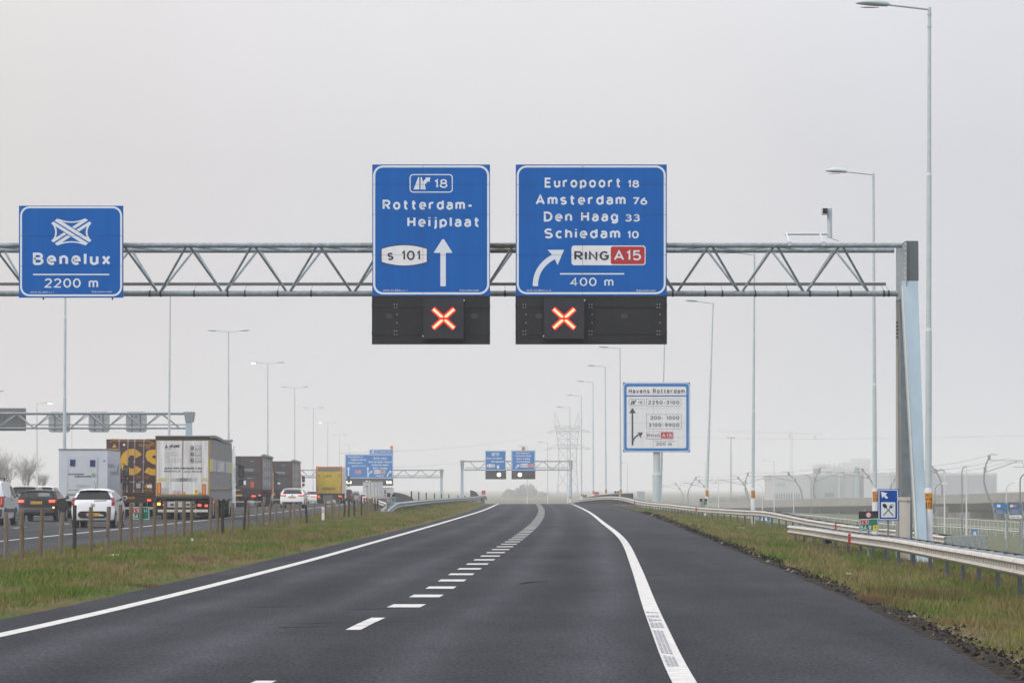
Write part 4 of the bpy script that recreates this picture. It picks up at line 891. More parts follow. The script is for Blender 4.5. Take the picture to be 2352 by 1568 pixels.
TF = guard_rail('long pale crash barrier curving along the verge to the crest, behind the short one', far, -1, 2.67, refl=(207, 155, 262), ground=lambda q: max(gzf(q.x, q.y), -1.4))
m = MB(); a = Vector(far[-1]); b = Vector(C(2268, 1253, 126)); m.hexa([(a.x,a.y,a.z-.17),(b.x,b.y,b.z-.42),(b.x,b.y+.5,b.z-.42),(a.x,a.y+.5,a.z-.17)], [(a.x,a.y,a.z+.16),(b.x,b.y,b.z+.42),(b.x,b.y+.5,b.z+.42),(a.x,a.y+.5,a.z+.16)], rail_gv); m.build('end_terminal', TF)
lf = [C(889,1179,189),C(897,1171,192),C(908,1163,194),C(917,1159.5,197),C(942,1157,205),C(985,1152,235),C(1030,1148.5,275),C(1072,1145.5,325),C(1098,1142.5,355),C(1112,1140,372),C(1117.5,1146,392)]
guard_rail('pale crash barrier on the left verge, curling down at both ends', lf, -1, 2.9, mat=rail_gv, ground=lambda q: q.z-.62)
ll_ = [C(877,1176,187),C(889,1163,196),C(872,1154,222),C(852,1147,268),C(862,1144.5,330),C(885,1143,400),C(905,1142,440)]
TL = guard_rail('weathered crash barrier along the main carriageway, beside the black km 54,8 board', ll_, 1, 4.0, double=False, ground=lambda q: q.z-.6)
T = thing('barrier_ramp', 'sloping dark ladder of slats between the two barrier ends on the left verge', 'crash barrier', C(880, 1180, 189))
m = MB()
for i in range(15):
    t = i/14; a = Vector(C(869+19*t+t*t*3, 1180-22*t, 187+14*t)); b = Vector(C(884+27*t, 1181-23.5*t, 188+10*t)); m.hexa([a, b, b+Vector((0,.34,.04)), a+Vector((0,.34,.04))], [a+Vector((0,0,.08)), b+Vector((0,0,.08)), b+Vector((0,.3,.12)), a+Vector((0,.3,.12))], rail_dk if i % 2 else rpost_m)
m.build('slats', T)
# dark curved barrier ends on the little bridge
def dwall(label, pts, d0, d1, zb):
    T = thing('bridge_parapet', label, 'parapet', C(pts[0][0], zb, d0), 'dark parapets at the bridge'); m = MB(); n = len(pts); vs = []
    for i, (x, y) in enumerate(pts):
        d = d0+(d1-d0)*i/(n-1); p = Vector(C(x, y, d)); b = PZ(zb, d)
        vs += [(p.x, d, b), (p.x, d, p.z), (p.x+.15, d+.15, p.z), (p.x+.15, d+.15, b)]
    m.add(vs, [(4*i+k, 4*i+(k+1) % 4, 4*i+4+(k+1) % 4, 4*i+4+k) for i in range(n-1) for k in range(4)]+[(0,1,2,3),(4*n-1,4*n-2,4*n-3,4*n-4)], barr_m); m.build('panel', T)
    m = MB(); vs = [C(x, y, d0+(d1-d0)*i/(n-1)) for i, (x, y) in enumerate(pts)]; m.path(vs, .06, rail_gv, 6); m.path([(v[0], v[1]-.1, PZ(zb, v[1])+(v[2]-PZ(zb, v[1]))*.5) for v in vs], .05, rail_gv, 6); m.build('handrail', T)
dwall('dark curved parapet panel behind the km 54,8 board on the left', [(904,1131),(917,1132.5),(930,1136),(942,1142),(952,1151)], 300, 345, 1158)
dwall('small dark parapet wing at the left end of the crest', [(1080,1126),(1087,1127.5),(1092,1131),(1096,1137)], 350, 365, 1142)
dwall('long dark parapet behind the barrier right of the crest', [(1320,1152),(1350,1142),(1375,1137),(1400,1134.5),(1425,1133.3),(1451,1132.5)], 400, 300, 1158)
TFn = None
for i, x in enumerate((945,962,979,998,1014,1031,1052,1068,1085)):
    d = 240+i*14; zb = PZ(1163, d)
    if TFn is None:
        TFn = thing('fence_post', 'first thin dark fence post behind the left barrier, counted from the parapet', 'fence post', (PX(x, d), d, zb), 'thin fence posts behind the left barrier'); m = MB(); m.tube((0,0,0), (0,0,1.15), .05, dkgrey, 6); m.build('shaft', TFn, world=False)
    else: dup(TFn, (PX(x, d), d, zb), label=f'{ordw(i+1)} thin dark fence post behind the left barrier, counted from the parapet')
# ---- wooden posts of the median ----
WP = [(42,135,47,545),(158,117,163,515),(313,108,288,515),(463,133,440,483),(549,85,546,460),(669,98,666,470),(801,95,785,450),(885,80,886,415),(963,72,962,418),(1037,70,1035,410),(1137,68,1130,395),(1213,58,1212,378),(1298,52,1284,360),(1352,55,1350,357),(1411,55,1407,350),(1556,28,1537,340),(1592,45,1599,325),(1636,57,1637,325),(1711,68,1711,325),(1805,48,1793,305),(1826,62,1824,303),(1889,68,1880,288),(1934,68,1927,277),(1987,68,1977,270),(2031,70,2027,270),(2082,70,2078,263),(2136,80,2123,263),(2161,65,2160,252),(2200,62,2208,248),(2248,85,2257,243),(2312,70,2297,243)]
WP = [(a*.3125, 1133+b*.3125, c*.3125, 1133+e*.3125) for a, b, c, e in WP]
WP += [(551.25+a*.26042, 949.4+b*.26042, 551.25+c*.26042, 949.4+e*.26042) for a, b, c, e in ((755,765,750,965),(808,770,806,960),(829,780,830,960),(877,755,875,955),(924,765,920,938),(962,755,962,938),(1008,760,1008,932),(1037,755,1040,905),(1072,730,1073,925),(1096,740,1097,920),(1117,740,1117,910),(1140,745,1137,905),(1152,750,1150,895),(1165,745,1165,890),(1190,750,1190,890),(1214,752,1212,890))]
DARK = {4, 17, 19, 29, 35, 36, 37, 39, 45, 46}
for i, (xt, yt, xb, yb) in enumerate(WP):
    d = HC*F/(yb-YH); x0 = PX(xb, d); z0 = gzf(x0, d); x1 = PX(xt, d); z1 = PZ(yt, d)
    mt = wood_b if i in DARK else (wood_a if i % 3 else wood_c); rr = .046+.008*random.random(); m = MB()
    k = [random.uniform(-.006, .006) for _ in range(6)]
    m.path([(x0-(x1-x0)*.15, d, z0-.15), (x0+(x1-x0)*.3+k[0], d+k[1], z0+(z1-z0)*.3), (x0+(x1-x0)*.65+k[2], d+k[3], z0+(z1-z0)*.65), (x1, d, z1-.012), (x1, d, z1)], [rr, rr*(1+k[4]*6), rr*(1+k[5]*6), rr, rr*.86], mt, 9)
    o = m.build('wooden_post', None, smooth=40)
    o.location = (x0, d, z0); o.data.transform(__import__('mathutils').Matrix.Translation((-x0, -d, -z0)))
    look = 'dark, tarred' if i in DARK else ('brown weathered' if i % 3 else 'greyish weathered')
    tag(o, f'{look} round wooden post, {ordw(i+1)} from the left in the median row', 'post', 'wooden posts in the median')
# ---- small signs ----
def board(root, pl, w, h, face, back=midgrey, th=.03, name='board'):
    """rounded board in local metres, centre at origin of plane"""
    m = MB(); q = rrect(-w/2, -h/2, w/2, h/2, .025); fill(m, pl, q, face, 0); fill(m, pl, q[::-1], back, -th)
    n = len(q); a = pl.P(q, 0); b = pl.P(q, -th); m.add(a+b, [(i, (i+1) % n, n+(i+1) % n, n+i) for i in range(n)], back); return m.build(name, root)
def lplane(x, y, z, roll=0):
    c, s = math.cos(roll), math.sin(roll); return Plane(lambda u, v, l: (x+u*c+v*s, y-l, z-(v*c-u*s)))
def km_sign(label, x0, x1, y0, y1, d, yb, km, black_top, roll=0, right=True, mark='y', speed='100', group='green kilometre boards'):
    xc = PX((x0+x1)/2, d); zc = PZ((y0+y1)/2, d); w = (x1-x0)*d/F; h = (y1-y0)*d/F
    T = thing('kilometre_board', label, 'kilometre board', (xc, d, PZ(yb, d)), group)
    p = lplane(xc, d, zc, roll); t = h*.36 if black_top else 0
    board(T, p, w, h, M('board_black', (.012, .012, .014), .5) if black_top else sgreen)
    m = MB(); g0 = -h/2+t
    fill(m, p, rrect(-w/2+.004, g0, w/2-.004, h/2-.004, .02), sgreen, .004); ring(m, p, -w/2+.012, g0+.01, w/2-.012, h/2-.012, .02, w*.025, swhite, .007); m.build('green_field', T)
    gh = h/2-g0; m = MB(); fill(m, p, rrect(-w*.43, g0+gh*.12, w*.0, g0+gh*.46, .01), swhite, .009); fill(m, p, rrect(-w*.415, g0+gh*.14, -w*.015, g0+gh*.44, .01), sred, .012); text(m, p, 'A 15', -w*.36, -w*.07, g0+gh*.41, gh*.23, swhite, .015, off=.01); m.build('route_badge', T)
    m = MB(); text(m, p, km, -w*.43, w*.11, g0+gh*.87, gh*.33, swhite, .015, off=.012)
    if mark == 'Li': text(m, p, 'Li', w*.22, w*.36, g0+gh*.40, gh*.22, swhite, .015)
    m.build('lettering', T)
    if mark == 'y':
        m = MB(); fill(m, p, rrect(w*.20, g0+gh*.55, w*.43, g0+gh*.9, .01), syel, .01); text(m, p, 'y', w*.26, w*.37, g0+gh*.79, gh*.26, sink, .014, off=.012); m.build('letter_plate', T)
    if black_top:
        m = MB(); r = t*.4; cv = -h/2+t*.5; fill(m, p, circ(0, cv, r), sred, .006); fill(m, p, circ(0, cv, r*.72), swhite, .009); text(m, p, speed, -r*.55, r*.55, cv+r*.27, r*.55, sink, .012); m.build('speed_roundel', T)
    m = MB(); m.tube((xc, d+.06, PZ(yb, d)-.4), (xc, d+.06, zc+h*.3), .027, rail_gv, 8); m.build('post', T, smooth=40)
km_sign('green board A15 Li 54,9 on a grey post among the median posts', 301.5, 343.5, 1163, 1193.5, 84, 1262, '54,9', False, R(.8), mark='Li')
km_sign('tilted green board A15 54,9 with black 100 top, beside the spoon and fork sign', 1973, 2018, 1173.5, 1219.5, 92, 1262, '54,9', True, R(2.5))
km_sign('green board 54,8 with black top behind the long barrier, below a lamp post', 1607, 1624.5, 1144.5, 1163.5, 235, 1180, '54,8', True, 0)
km_sign('green board 54,8 with black top where the two left barriers meet', 889, 908, 1134, 1152.3, 205, 1162, '54,8', True, 0, mark='Li')
km_sign('tiny green board 54,7 on the dark parapet right of the crest', 1411, 1422.5, 1127.5, 1138.5, 350, 1146, '54,7', True, 0)
km_sign('tiny green board 54,7 at the lamp post foot right of the crest', 1338.5, 1347.5, 1136, 1144.5, 420, 1152, '54,6', True, 0)
T = thing('services_sign', 'blue services sign with arrow, spoon and fork on a grey post', 'road sign', (PX(2040, 96), 96, gzf(PX(2040, 96), 96)))
d = 96; zc = PZ(1158.5, d); w, h = 48.2*d/F, 72.5*d/F; p = lplane(PX(2040.2, d), d, zc); board(T, p, w, h, sblue3, sblue3)
k = Plane(lambda u, v, l: p.fn((u-1851)/450*w, (v-628)/676*h, l))
m = MB(); ring(m, k, 1643, 303, 2060, 952, 30, 17, swhite, .004); m.build('border', T)
m = MB(); fill(m, k, [(1690,348),(1832,382),(1790,418),(1846,474),(1812,506),(1757,450),(1722,488)], swhite, .006); m.build('arrow', T)
m = MB(); fill(m, k, rrect(1697, 573, 2003, 900, 18), swhite, .006); m.build('white_field', T)
bk = M('pictogram_black', (.006, .006, .008), .5)
m = MB(); fill(m, k, [(1777+(58*math.cos(a))*.66-(40*math.sin(a))*.75, 655+(58*math.cos(a))*.75+(40*math.sin(a))*.66) for a in [i*2*PI/22 for i in range(22)]], bk, .009)
stroke(m, k, [(1805, 690), (1955, 862)], [14, 22], bk, .009); m.build('spoon', T)
m = MB(); stroke(m, k, [(1745, 860), (1895, 690)], [22, 14], bk, .009); fill(m, k, [(1868,668),(1893,645),(1930,672),(1948,680),(1928,702),(1893,700)], bk, .009)
for (a, b), (c, e) in (((1890,655),(1926,612)),((1902,663),(1940,620)),((1916,674),(1953,630)),((1930,686),(1968,640))): stroke(m, k, [(a, b), (c, e)], 7, bk, .009)
m.build('fork', T)
m = MB(); m.tube((PX(2040, d), d+.06, gzf(PX(2040, d), d)-.3), (PX(2040, d), d+.06, zc), .033, rail_gv, 8); m.tube((PX(2040, d), d+.06, gzf(PX(2040, d), d)-.3), (PX(2040, d), d+.06, PZ(1232, d)), .055, rail_gv, 8); m.build('post', T, smooth=40)
# delineator post
d = HC*F/(1201.5-YH); x = PX(742, d); T = thing('delineator_post', 'white plastic delineator with a red reflector among the median posts', 'delineator', (x, d, gzf(x, d)))
m = MB(); m.box(x-.055, x+.055, d-.04, d+.04, gzf(x, d)-.05, PZ(1164.5, d), pwhite); m.build('body', T); m = MB(); zc = PZ(1173, d); m.box(x-.02, x+.02, d-.046, d-.038, zc-.09, zc+.09, sred); m.build('reflector', T)
for x0, x1, y0, y1, d, lb in ((1106,1115.5,1126,1140,380,'small red and white board above the left barrier end'),(1365,1376,1129,1140.5,400,'small red and white board above the right barrier')):
    T = thing('warning_board', lb, 'road sign', (PX((x0+x1)/2, d), d, PZ(y1+4, d)), 'red and white boards on the bridge'); q = wplane(0, 0, 1, d); m = MB(); m.box(PX(x0, d), PX(x1, d), d, d+.04, PZ(y1, d), PZ(y0, d), pwhite); m.tube((PX((x0+x1)/2, d), d+.08, PZ(y1+12, d)), (PX((x0+x1)/2, d), d+.08, PZ(y1-2, d)), .04, rail_gv, 6); m.build('board', T)
    m = MB(); ym = y0+(y1-y0)*.66; fill(m, q, [(x0+.4, y0+.4), (x1-.4, y0+.4), (x1-.4, ym), (x0+.4, ym)], sred, .01); text(m, q, '040', x0+2.5, x1-2.5, y0+(y1-y0)*.57, 2.2, swhite, .02); text(m, q, '500 m', x0+1.5, x1-1.5, y1-1, 1.8, sink, .02); m.build('red_field', T)
# litter and lumps
def blob(name, label, cat, x, d, sx, sy, sz, mat, seed, group=None, z=None):
    r = random.Random(seed); m = MB(); n, k = 9, 5; vs = []; zb = gzf(x, d) if z is None else z
    for j in range(k):
        ph = PI/2*j/(k-1)
        for i in range(n):
            a = 2*PI*i/n; q = .75+.5*r.random(); vs.append((x+sx*math.cos(a)*math.cos(ph)*q, d+sy*math.sin(a)*math.cos(ph)*q, zb-.02+sz*math.sin(ph)*(.7+.5*r.random())))
    m.add(vs, [(j*n+i, j*n+(i+1) % n, (j+1)*n+(i+1) % n, (j+1)*n+i) for j in range(k-1) for i in range(n)]+[tuple((k-1)*n+i for i in range(n))], mat)
    o = m.build(name, None, smooth=60); o.data.transform(__import__('mathutils').Matrix.Translation((-x, -d, -zb))); o.location = (x, d, zb); return tag(o, label, cat, group)
def onverge(xd, yd):
    d = 60.
    for _ in range(40):
        x = PX(xd, d); d = .5*d+.5*(HC-gzf(x, d))*F/(yd-YH)
    return PX(xd, d), d
paper = M('litter_paper', (.62, .62, .60), .8, noise=(20, .3)); stone_m = M('pale_stone', (.27, .25, .21), .9, noise=(9, .5)); rag = M('dark_rag', (.012, .012, .013), .9)
for xd, yd, sx, sz, mt, nm, lb, ct in ((263,1274,.15,.04,paper,'litter','white crumpled paper in the grass below the green median board','litter'),(441,1246,.07,.14,paper,'litter','white carton leaning by a post in the median','litter'),(600,1249,.10,.04,paper,'litter','small white scrap in the median beyond the carton','litter'),(1740,1225,.22,.09,stone_m,'rock','pale flat rock on the right verge left of the short barrier','rock'),(1648,1214,.20,.07,stone_m,'rock','pale low rock on the right verge near the far barrier','rock'),(1778,1219,.08,.07,paper,'litter','black and white scrap beside the pale flat rock','litter'),(1702,1212,.30,.06,stone_m,'rock','scattered pale rubble on the right verge','rubble'),(1946,1318,.11,.05,paper,'litter','white scrap at the gravel edge of the hard shoulder','litter'),(2044,1342,.16,.03,paper,'litter','long white scrap in the grass before the near barrier','litter'),(1715,1267,.05,.03,paper,'litter','tiny white scrap at the start of the gravel edge','litter'),(0,1331,.05,.04,rag,'litter','black scrap at the left picture edge in the grass','litter')):
    x, d = onverge(xd, yd); blob(nm, lb, ct, x, d, sx, sx*.7, sz, mt, int(xd), 'litter and stones on the verges')
# dry grass tufts
straw = M('dry_grass', (.17, .115, .055), .95)
straw2 = M('olive_grass', (.075, .085, .028), .95)
def tuft(xd, yd, r, h, n, seed, label, mats=(straw,)):
    x0, d0 = onverge(xd, yd); q = random.Random(seed); m = MB()
    for _ in range(n):
        a = q.random()*2*PI; rr = r*math.sqrt(q.random()); x = x0+rr*math.cos(a)*1.6; y = d0+rr*math.sin(a); z = gzf(x, y)-.01; hh = h*(.4+.7*q.random()); b = q.random()*2*PI; l = hh*.7*q.random(); w = .004*max(1, d0/35)
        m.poly([(x-w, y, z), (x+w, y, z), (x+l*math.cos(b), y+l*math.sin(b), z+hh)], q.choice(mats))
    o = m.build('grass_tuft'); tag(o, label, 'grass tuft', 'dry tufts on the verges')
tuft(2032, 1388, .22, .16, 1400, 1, 'straw-coloured dense tuft hanging over the gravel edge')
tuft(2105, 1372, .55, .2, 1600, 2, 'long brown and olive tuft below the near barrier', (straw, straw2)); tuft(2225, 1374, .5, .22, 1200, 3, 'tall green tuft before the last barrier posts', (straw2, blade_m))
tuft(2260, 1440, .4, .12, 900, 4, 'low dry tuft at the lower right of the verge', (straw, blade_m)); tuft(330, 1345, .5, .05, 900, 5, 'flat brown dead patch at the left road edge', (straw, M('dead_grass', (.06, .038, .024), .95)))
# ================================================================ vehicles on the main carriageway
def wheel(T, x, y, r, w, side, rim=rim_m, dual=False):
    m = MB(); m.disc((x, y, r), r, 'x', w*(2.1 if dual else 1), tyre_m, 22); t = m.build('wheel', T, world=False, smooth=40)
    m = MB(); xo = x+side*(w*(1.05 if dual else .5)+.004); m.disc((xo, y, r), r*.66, 'x', .012, rim, 18)
    for k in range(5):
        a = 2*PI*k/5+.3; m.disc((xo+side*.006, y+r*.38*math.cos(a), r+r*.38*math.sin(a)), r*.10, 'x', .008, black, 8)
    m.build('rim', t, world=False)
def number_plate(T, x, y, z, txt, w=.52, h=.11, parent=None):
    m = MB(); m.box(x-w/2, x+w/2, y-.015, y, z-h/2, z+h/2, plate_m); m.poly([(x-w/2, y-.017, z-h/2), (x-w/2+.045, y-.017, z-h/2), (x-w/2+.045, y-.017, z+h/2), (x-w/2, y-.017, z+h/2)], eu_blue)
    o = m.build('number_plate', parent or T, world=False); m = MB(); pl = Plane(lambda u, v, l: (x+u, y-.015-l, z-v)); text(m, pl, txt, -w/2+.07, w/2-.03, h*.36, h*.68, sink, .003, off=.02); m.build('lettering', o, world=False)
class Body:
    """car shell swept from a side profile (y from the rear, z up); x follows tumblehome and plan rounding"""
    def __init__(s, prof, ib, jf, W, L_, rw=.76, rc=.10): s.p = prof; s.ib = ib; s.jf = jf; s.W = W; s.L = L_; s.rw = rw; s.rc = rc; s.zt = max(z for _, z in prof); s.zb = min(prof[ib][1], prof[jf][1])
    def hw(s, z):
        if z <= s.zb: return s.W/2*(1-.05*max(0, (s.zb-.25-z)/.5)**2 if z < s.zb-.25 else 1)
        return s.W/2*(1-(1-s.rw)*((z-s.zb)/(s.zt-s.zb))**1.25)
    def surf(s, t, u, off=0.0):
        i = min(int(t), len(s.p)-2); f = t-i; (y0, z0), (y1, z1) = s.p[i], s.p[i+1]; y = y0+(y1-y0)*f; z = z0+(z1-z0)*f
        x = u*s.hw(z); k = s.rc*abs(u)**5
        yy = y+k*max(0, 1-y/(.35*s.L))-k*1.3*max(0, (y-.7*s.L)/(.3*s.L)); zz = z-(.05*abs(u)**4*max(0, z-s.zb)/(s.zt-s.zb))
        if off:
            tx, tz = y1-y0, z1-z0; l = math.hypot(tx, tz) or 1; yy += -tz/l*off; zz += tx/l*off
        return (x, yy, zz)
    def shell(s, mat, under=black):
        m = MB(); S = [-1, -.94, -.8, -.55, -.28, 0, .28, .55, .8, .94, 1]; n = len(S); N_ = len(s.p)
        m.add([s.surf(i, u) for i in range(N_) for u in S], [(i*n+j, i*n+j+1, (i+1)*n+j+1, (i+1)*n+j) for i in range(N_-1) for j in range(n-1)], mat)
        for u in (-1, 1):
            lo = [s.surf(i, u) for i in list(range(0, s.ib+1))+list(range(s.jf, N_))]; up = [s.surf(i, u) for i in range(s.ib, s.jf+1)]
            m.poly(lo, mat); m.poly(up, mat)
        m.poly([s.surf(0, -1), s.surf(0, 1), s.surf(N_-1, 1), s.surf(N_-1, -1)], under); return m
    def patch(s, t0, t1, u0, u1, off, mat, nt=4, nu=8, m=None, taper=0.0):
        m = m or MB(); vs = []
        for i in range(nt+1):
            f = i/nt; t = t0+(t1-t0)*f; k = 1-taper*f
            for j in range(nu+1): vs.append(s.surf(t, (u0+(u1-u0)*j/nu)*k, off))
        m.add(vs, [(i*(nu+1)+j, i*(nu+1)+j+1, (i+1)*(nu+1)+j+1, (i+1)*(nu+1)+j) for i in range(nt) for j in range(nu)], mat); return m
    def sidepoly(s, yz, mat, off=.012, m=None, sides=(-1, 1)):
        m = m or MB()
        for u in sides:
            m.poly([(u*(s.hw(z)+off), y, z-.04*max(0, z-s.zb)/(s.zt-s.zb)) for y, z in yz], mat)
        return m
def car(label, loc, prof, ib, jf, W, L_, paint, win, lights, wheels, r, side_win, cat='car', name='car', lit=True, plate=None, bumper=None, extra=None, group='cars in the traffic queue', rw=.76, rz=0, mirror=None, lightmat=None):
    T = thing(name, label, cat, loc, group, rz); B = Body(prof, ib, jf, W, L_, rw)
    m = B.shell(paint)
    for y in wheels:
        for sd in (-1, 1): m.disc((sd*(W/2-.028), y, r+.02), r+.055, 'x', .06, black, 20)
    m.build('body', T, world=False, smooth=38)
    B.patch(win[0], win[1], -win[2], win[2], .008, glass, taper=win[3] if len(win) > 3 else 0).build('rear_window', T, world=False, smooth=60)
    lm = lightmat or (tail_on if lit else tail_off)
    for sd in (-1, 1):
        m = MB(); a, b = sorted((sd*lights[2], sd*1.0)); B.patch(lights[0], lights[1], a, b, .014, tail_off, 3, 5, m)
        if lit:
            q = lights[0]+(lights[1]-lights[0])*.2; q2 = lights[0]+(lights[1]-lights[0])*.75; a, b = sorted((sd*(lights[2]+.06), sd*.93)); B.patch(q, q2, a, b, .022, lm, 2, 4, m)
        z0, z1 = B.surf(lights[0], 1)[2], B.surf(lights[1], 1)[2]; y0 = B.surf(lights[0], 1)[1]
        m.poly([(sd*(B.hw(z)+.006), y, z) for y, z in ((y0, z0+.02), (y0+.16, z0+.06), (y0+.22, z1-.02), (y0+.03, z1))], tail_off); m.build('tail_light', T, world=False)
    for pts in side_win: B.sidepoly(pts, glass).build('side_window', T, world=False)
    for y in wheels:
        for sd in (-1, 1): wheel(T, sd*(W/2-.10), y, r, .20, sd)
    my, mz = mirror or (L_*.62, B.zb+.05)
    for sd in (-1, 1):
        m = MB(); xx = sd*(W/2+.13); m.disc((xx, my, mz+.07), .085, 'y', .12, paint, 10); m.box(min(sd*(W/2-.06), xx), max(sd*(W/2-.06), xx), my-.03, my+.03, mz-.01, mz+.05, black); m.poly([(xx+.07*math.cos(a), my-.062, mz+.07+.07*math.sin(a)) for a in [k*PI/5 for k in range(10)]], glass_lt); m.build('side_mirror', T, world=False)
    if bumper: B.patch(bumper[0], bumper[1], -bumper[2], bumper[2], .016, bumper[3], 3, 8).build('bumper', T, world=False)
    if plate: number_plate(T, 0, B.surf(plate[0], 0)[1]-.012, B.surf(plate[0], 0)[2], plate[1])
    if extra: extra(T, B)
    return T
def hatch(L_=3.6, H=1.48, belt=.98, rake=.34): return [(.22,.24),(.02,.30),(-.02,.45),(0,.62),(.03,.72),(.05,belt-.03),(.10,belt+.03),(rake-.04,H-.13),(rake-.08,H-.06),(rake+.12,H-.015),(1.2,H),(L_*.52,H-.03),(L_*.60,H-.12),(L_*.77,belt+.02),(L_*.80,belt-.02),(L_*.94,.80),(L_*.99,.62),(L_,.42),(L_-.12,.25)]
sw = lambda L_, H, b, r0: [[(r0+.35, b+.03), (r0+.42, H-.13), (L_*.42, H-.07), (L_*.43, b+.02)], [(L_*.45, b+.02), (L_*.445, H-.07), (L_*.53, H-.10), (L_*.70, b+.02)]]
# small white hatchback
def ex(T, B):
    m = MB(); pts = rrect(-.56, -.16, .56, .16, .155); m.add([(u, B.surf(1.9, 0)[1]-.028+.10*(abs(u)/.8)**3, .50-v*.8) for u, v in pts], [list(range(len(pts)))], black); m.build('bumper_insert', T, world=False)
    m = MB(); pl = Plane(lambda u, v, l: (u, B.surf(5, 0)[1]-.014-l, .88-v)); fill(m, pl, [(.075*math.cos(a), .035*math.sin(a)) for a in [k*PI/8 for k in range(16)]], dkgrey, .004); fill(m, pl, [(.055*math.cos(a), .02*math.sin(a)) for a in [k*PI/8 for k in range(16)]], pwhite, .007); fill(m, pl, rrect(-.08, .05, .08, .075, .01), dkgrey, .004); m.build('badge', T, world=False)
    m = MB(); m.tube((0, .9, 1.46), (-.02, .72, 1.72), .008, black, 5); m.build('aerial', T, world=False)
    m = MB(); m.tube((.05, .07, 1.02), (.5, .10, 1.03), .012, black, 5); m.tube((-.25, B.surf(8, 0)[1]-.02, 1.41), (.25, B.surf(8, 0)[1]-.02, 1.41), .012, black, 5); m.build('rear_wiper', T, world=False)
    for sd in (-1, 1):
        m = MB(); m.box(sd*.62-.05, sd*.62+.05, .03, .06, .48, .58, sred); m.build('fog_reflector', T, world=False)
d = 122.5
P_ = hatch(3.6, 1.48, .98, .36)
T = car('small white hatchback nearest the camera in the right lane', (PX(213, d), d, ZL), P_, 6, 13, 1.62, 3.6, white_car, (6.15, 7.85, .86, .06), (4.5, 6.4, .86), (.52, 2.92), .29, sw(3.6, 1.48, .98, .05), lit=False, extra=ex, rw=.70)
number_plate(T, 0, -.075, .50, 'SX-8-N')
m = MB(); q = None
for x, z0, z1, w in ((-.36, 1.0, 1.24, .17), (.36, 1.0, 1.22, .16)): m.poly([(x-w, .155, z0), (x+w, .155, z0), (x+w*.9, .27, z1), (x+w*.4, .30, z1+.09), (x-w*.4, .30, z1+.09), (x-w*.9, .27, z1)], black)
m.build('seat', T, world=False)
# dark estate car with roof rails
def ex(T, B):
    for sd in (-1, 1):
        m = MB(); x = sd*.56; m.path([(x, .75, 1.40), (x, .85, 1.465), (x, 2.0, 1.47), (x, 2.15, 1.42)], .018, dkgrey, 6); m.build('roof_rail', T, world=False)
    number_plate(T, -.02, B.surf(5, 0)[1]-.01, .84, '94-GF-NX', .55, .12)
    m = MB(); m.box(.72, .80, .06, .10, .60, .66, amber); m.build('fog_light', T, world=False)
    m = MB(); B.patch(6.4, 7.2, .05, .7, .012, glass_lt, m=m); m.build('window_reflection', T, world=False)
d = 145.5; E_ = [(.25,.26),(.04,.30),(-.02,.42),(0,.58),(.06,.66),(.08,.90),(.14,.98),(.48,1.33),(.44,1.37),(.7,1.40),(1.8,1.42),(2.5,1.38),(3.25,.98),(3.35,.95),(4.3,.78),(4.45,.62),(4.48,.40),(4.3,.26)]
car('dark brown estate car with roof rails and lit tail lights behind the white van', (PX(83, d), d, ZL), E_, 6, 12, 1.74, 4.48, brown_car, (6.15, 6.95, .86, .05), (4.6, 5.9, .60), (.95, 3.55), .31, [[(.62,1.02),(.85,1.30),(1.35,1.34),(1.40,1.01)],[(1.46,1.01),(1.42,1.34),(2.1,1.35),(2.15,1.0)],[(2.2,1.0),(2.16,1.34),(2.5,1.30),(3.05,1.0)]], bumper=(1.3, 3.4, .95, M('bumper_dark', (.03, .03, .034), .5)), extra=ex, mirror=(2.9, 1.0))
# white van, cut by the left edge
def ex(T, B):
    for y in (.5, 2.2):
        m = MB(); m.box(-.7, .7, y-.03, y+.03, 1.86, 1.90, black)
        for sd in (-1, 1): m.box(sd*.62-.03, sd*.62+.03, y-.03, y+.03, 1.74, 1.86, black)
        m.build('roof_bar', T, world=False)
    m = MB()
    for sd in (-1, 1): m.box(sd*.905-.012, sd*.905+.012, 1.0, 3.3, .52, .66, dkgrey)
    m.build('rubbing_strip', T, world=False)
    m = MB(); m.box(.90, .915, .28, .62, 1.12, 1.17, black); m.box(.90, .915, 2.05, 2.3, 1.0, 1.04, black); m.build('door_handle', T, world=False)
d = 130.5; V_ = [(.15,.28),(.02,.32),(-.03,.45),(0,.60),(.02,.9),(.03,1.10),(.04,1.2),(.14,1.62),(.2,1.72),(.5,1.79),(1.8,1.80),(2.5,1.74),(3.0,1.55),(3.45,1.16),(3.55,1.10),(4.15,.92),(4.35,.7),(4.38,.42),(4.2,.28)]
car('white panel van with black roof bars cut off by the left edge', (PX(7, d)-.91, d, ZL), V_, 5, 13, 1.82, 4.38, white_car, (6.2, 7.4, .80), (3.4, 5.6, .86), (.75, 3.45), .32, [[(2.35,1.18),(2.35,1.62),(2.75,1.60),(3.25,1.2)]], cat='van', name='van', plate=(3.6, 'V-428-JK'), bumper=(1.3, 3.2, .98, dkgrey), extra=ex, rw=.84, group=None, mirror=(2.95, 1.12))
# roofs of two cars further left
for xx, d, pt, lb in ((53, 185, tan_car, 'beige car roof showing above the dark estate car'), (93, 196, white_car, 'white car roof showing between the estate car and the removal lorry')):
    car(lb, (PX(xx, d), d, ZL), hatch(4.2, 1.62, 1.02, .5), 6, 13, 1.76, 4.2, pt, (6.15, 7.8, .85), (3.9, 6.2, .80), (.6, 3.3), .32, sw(4.2, 1.62, 1.02, .1))
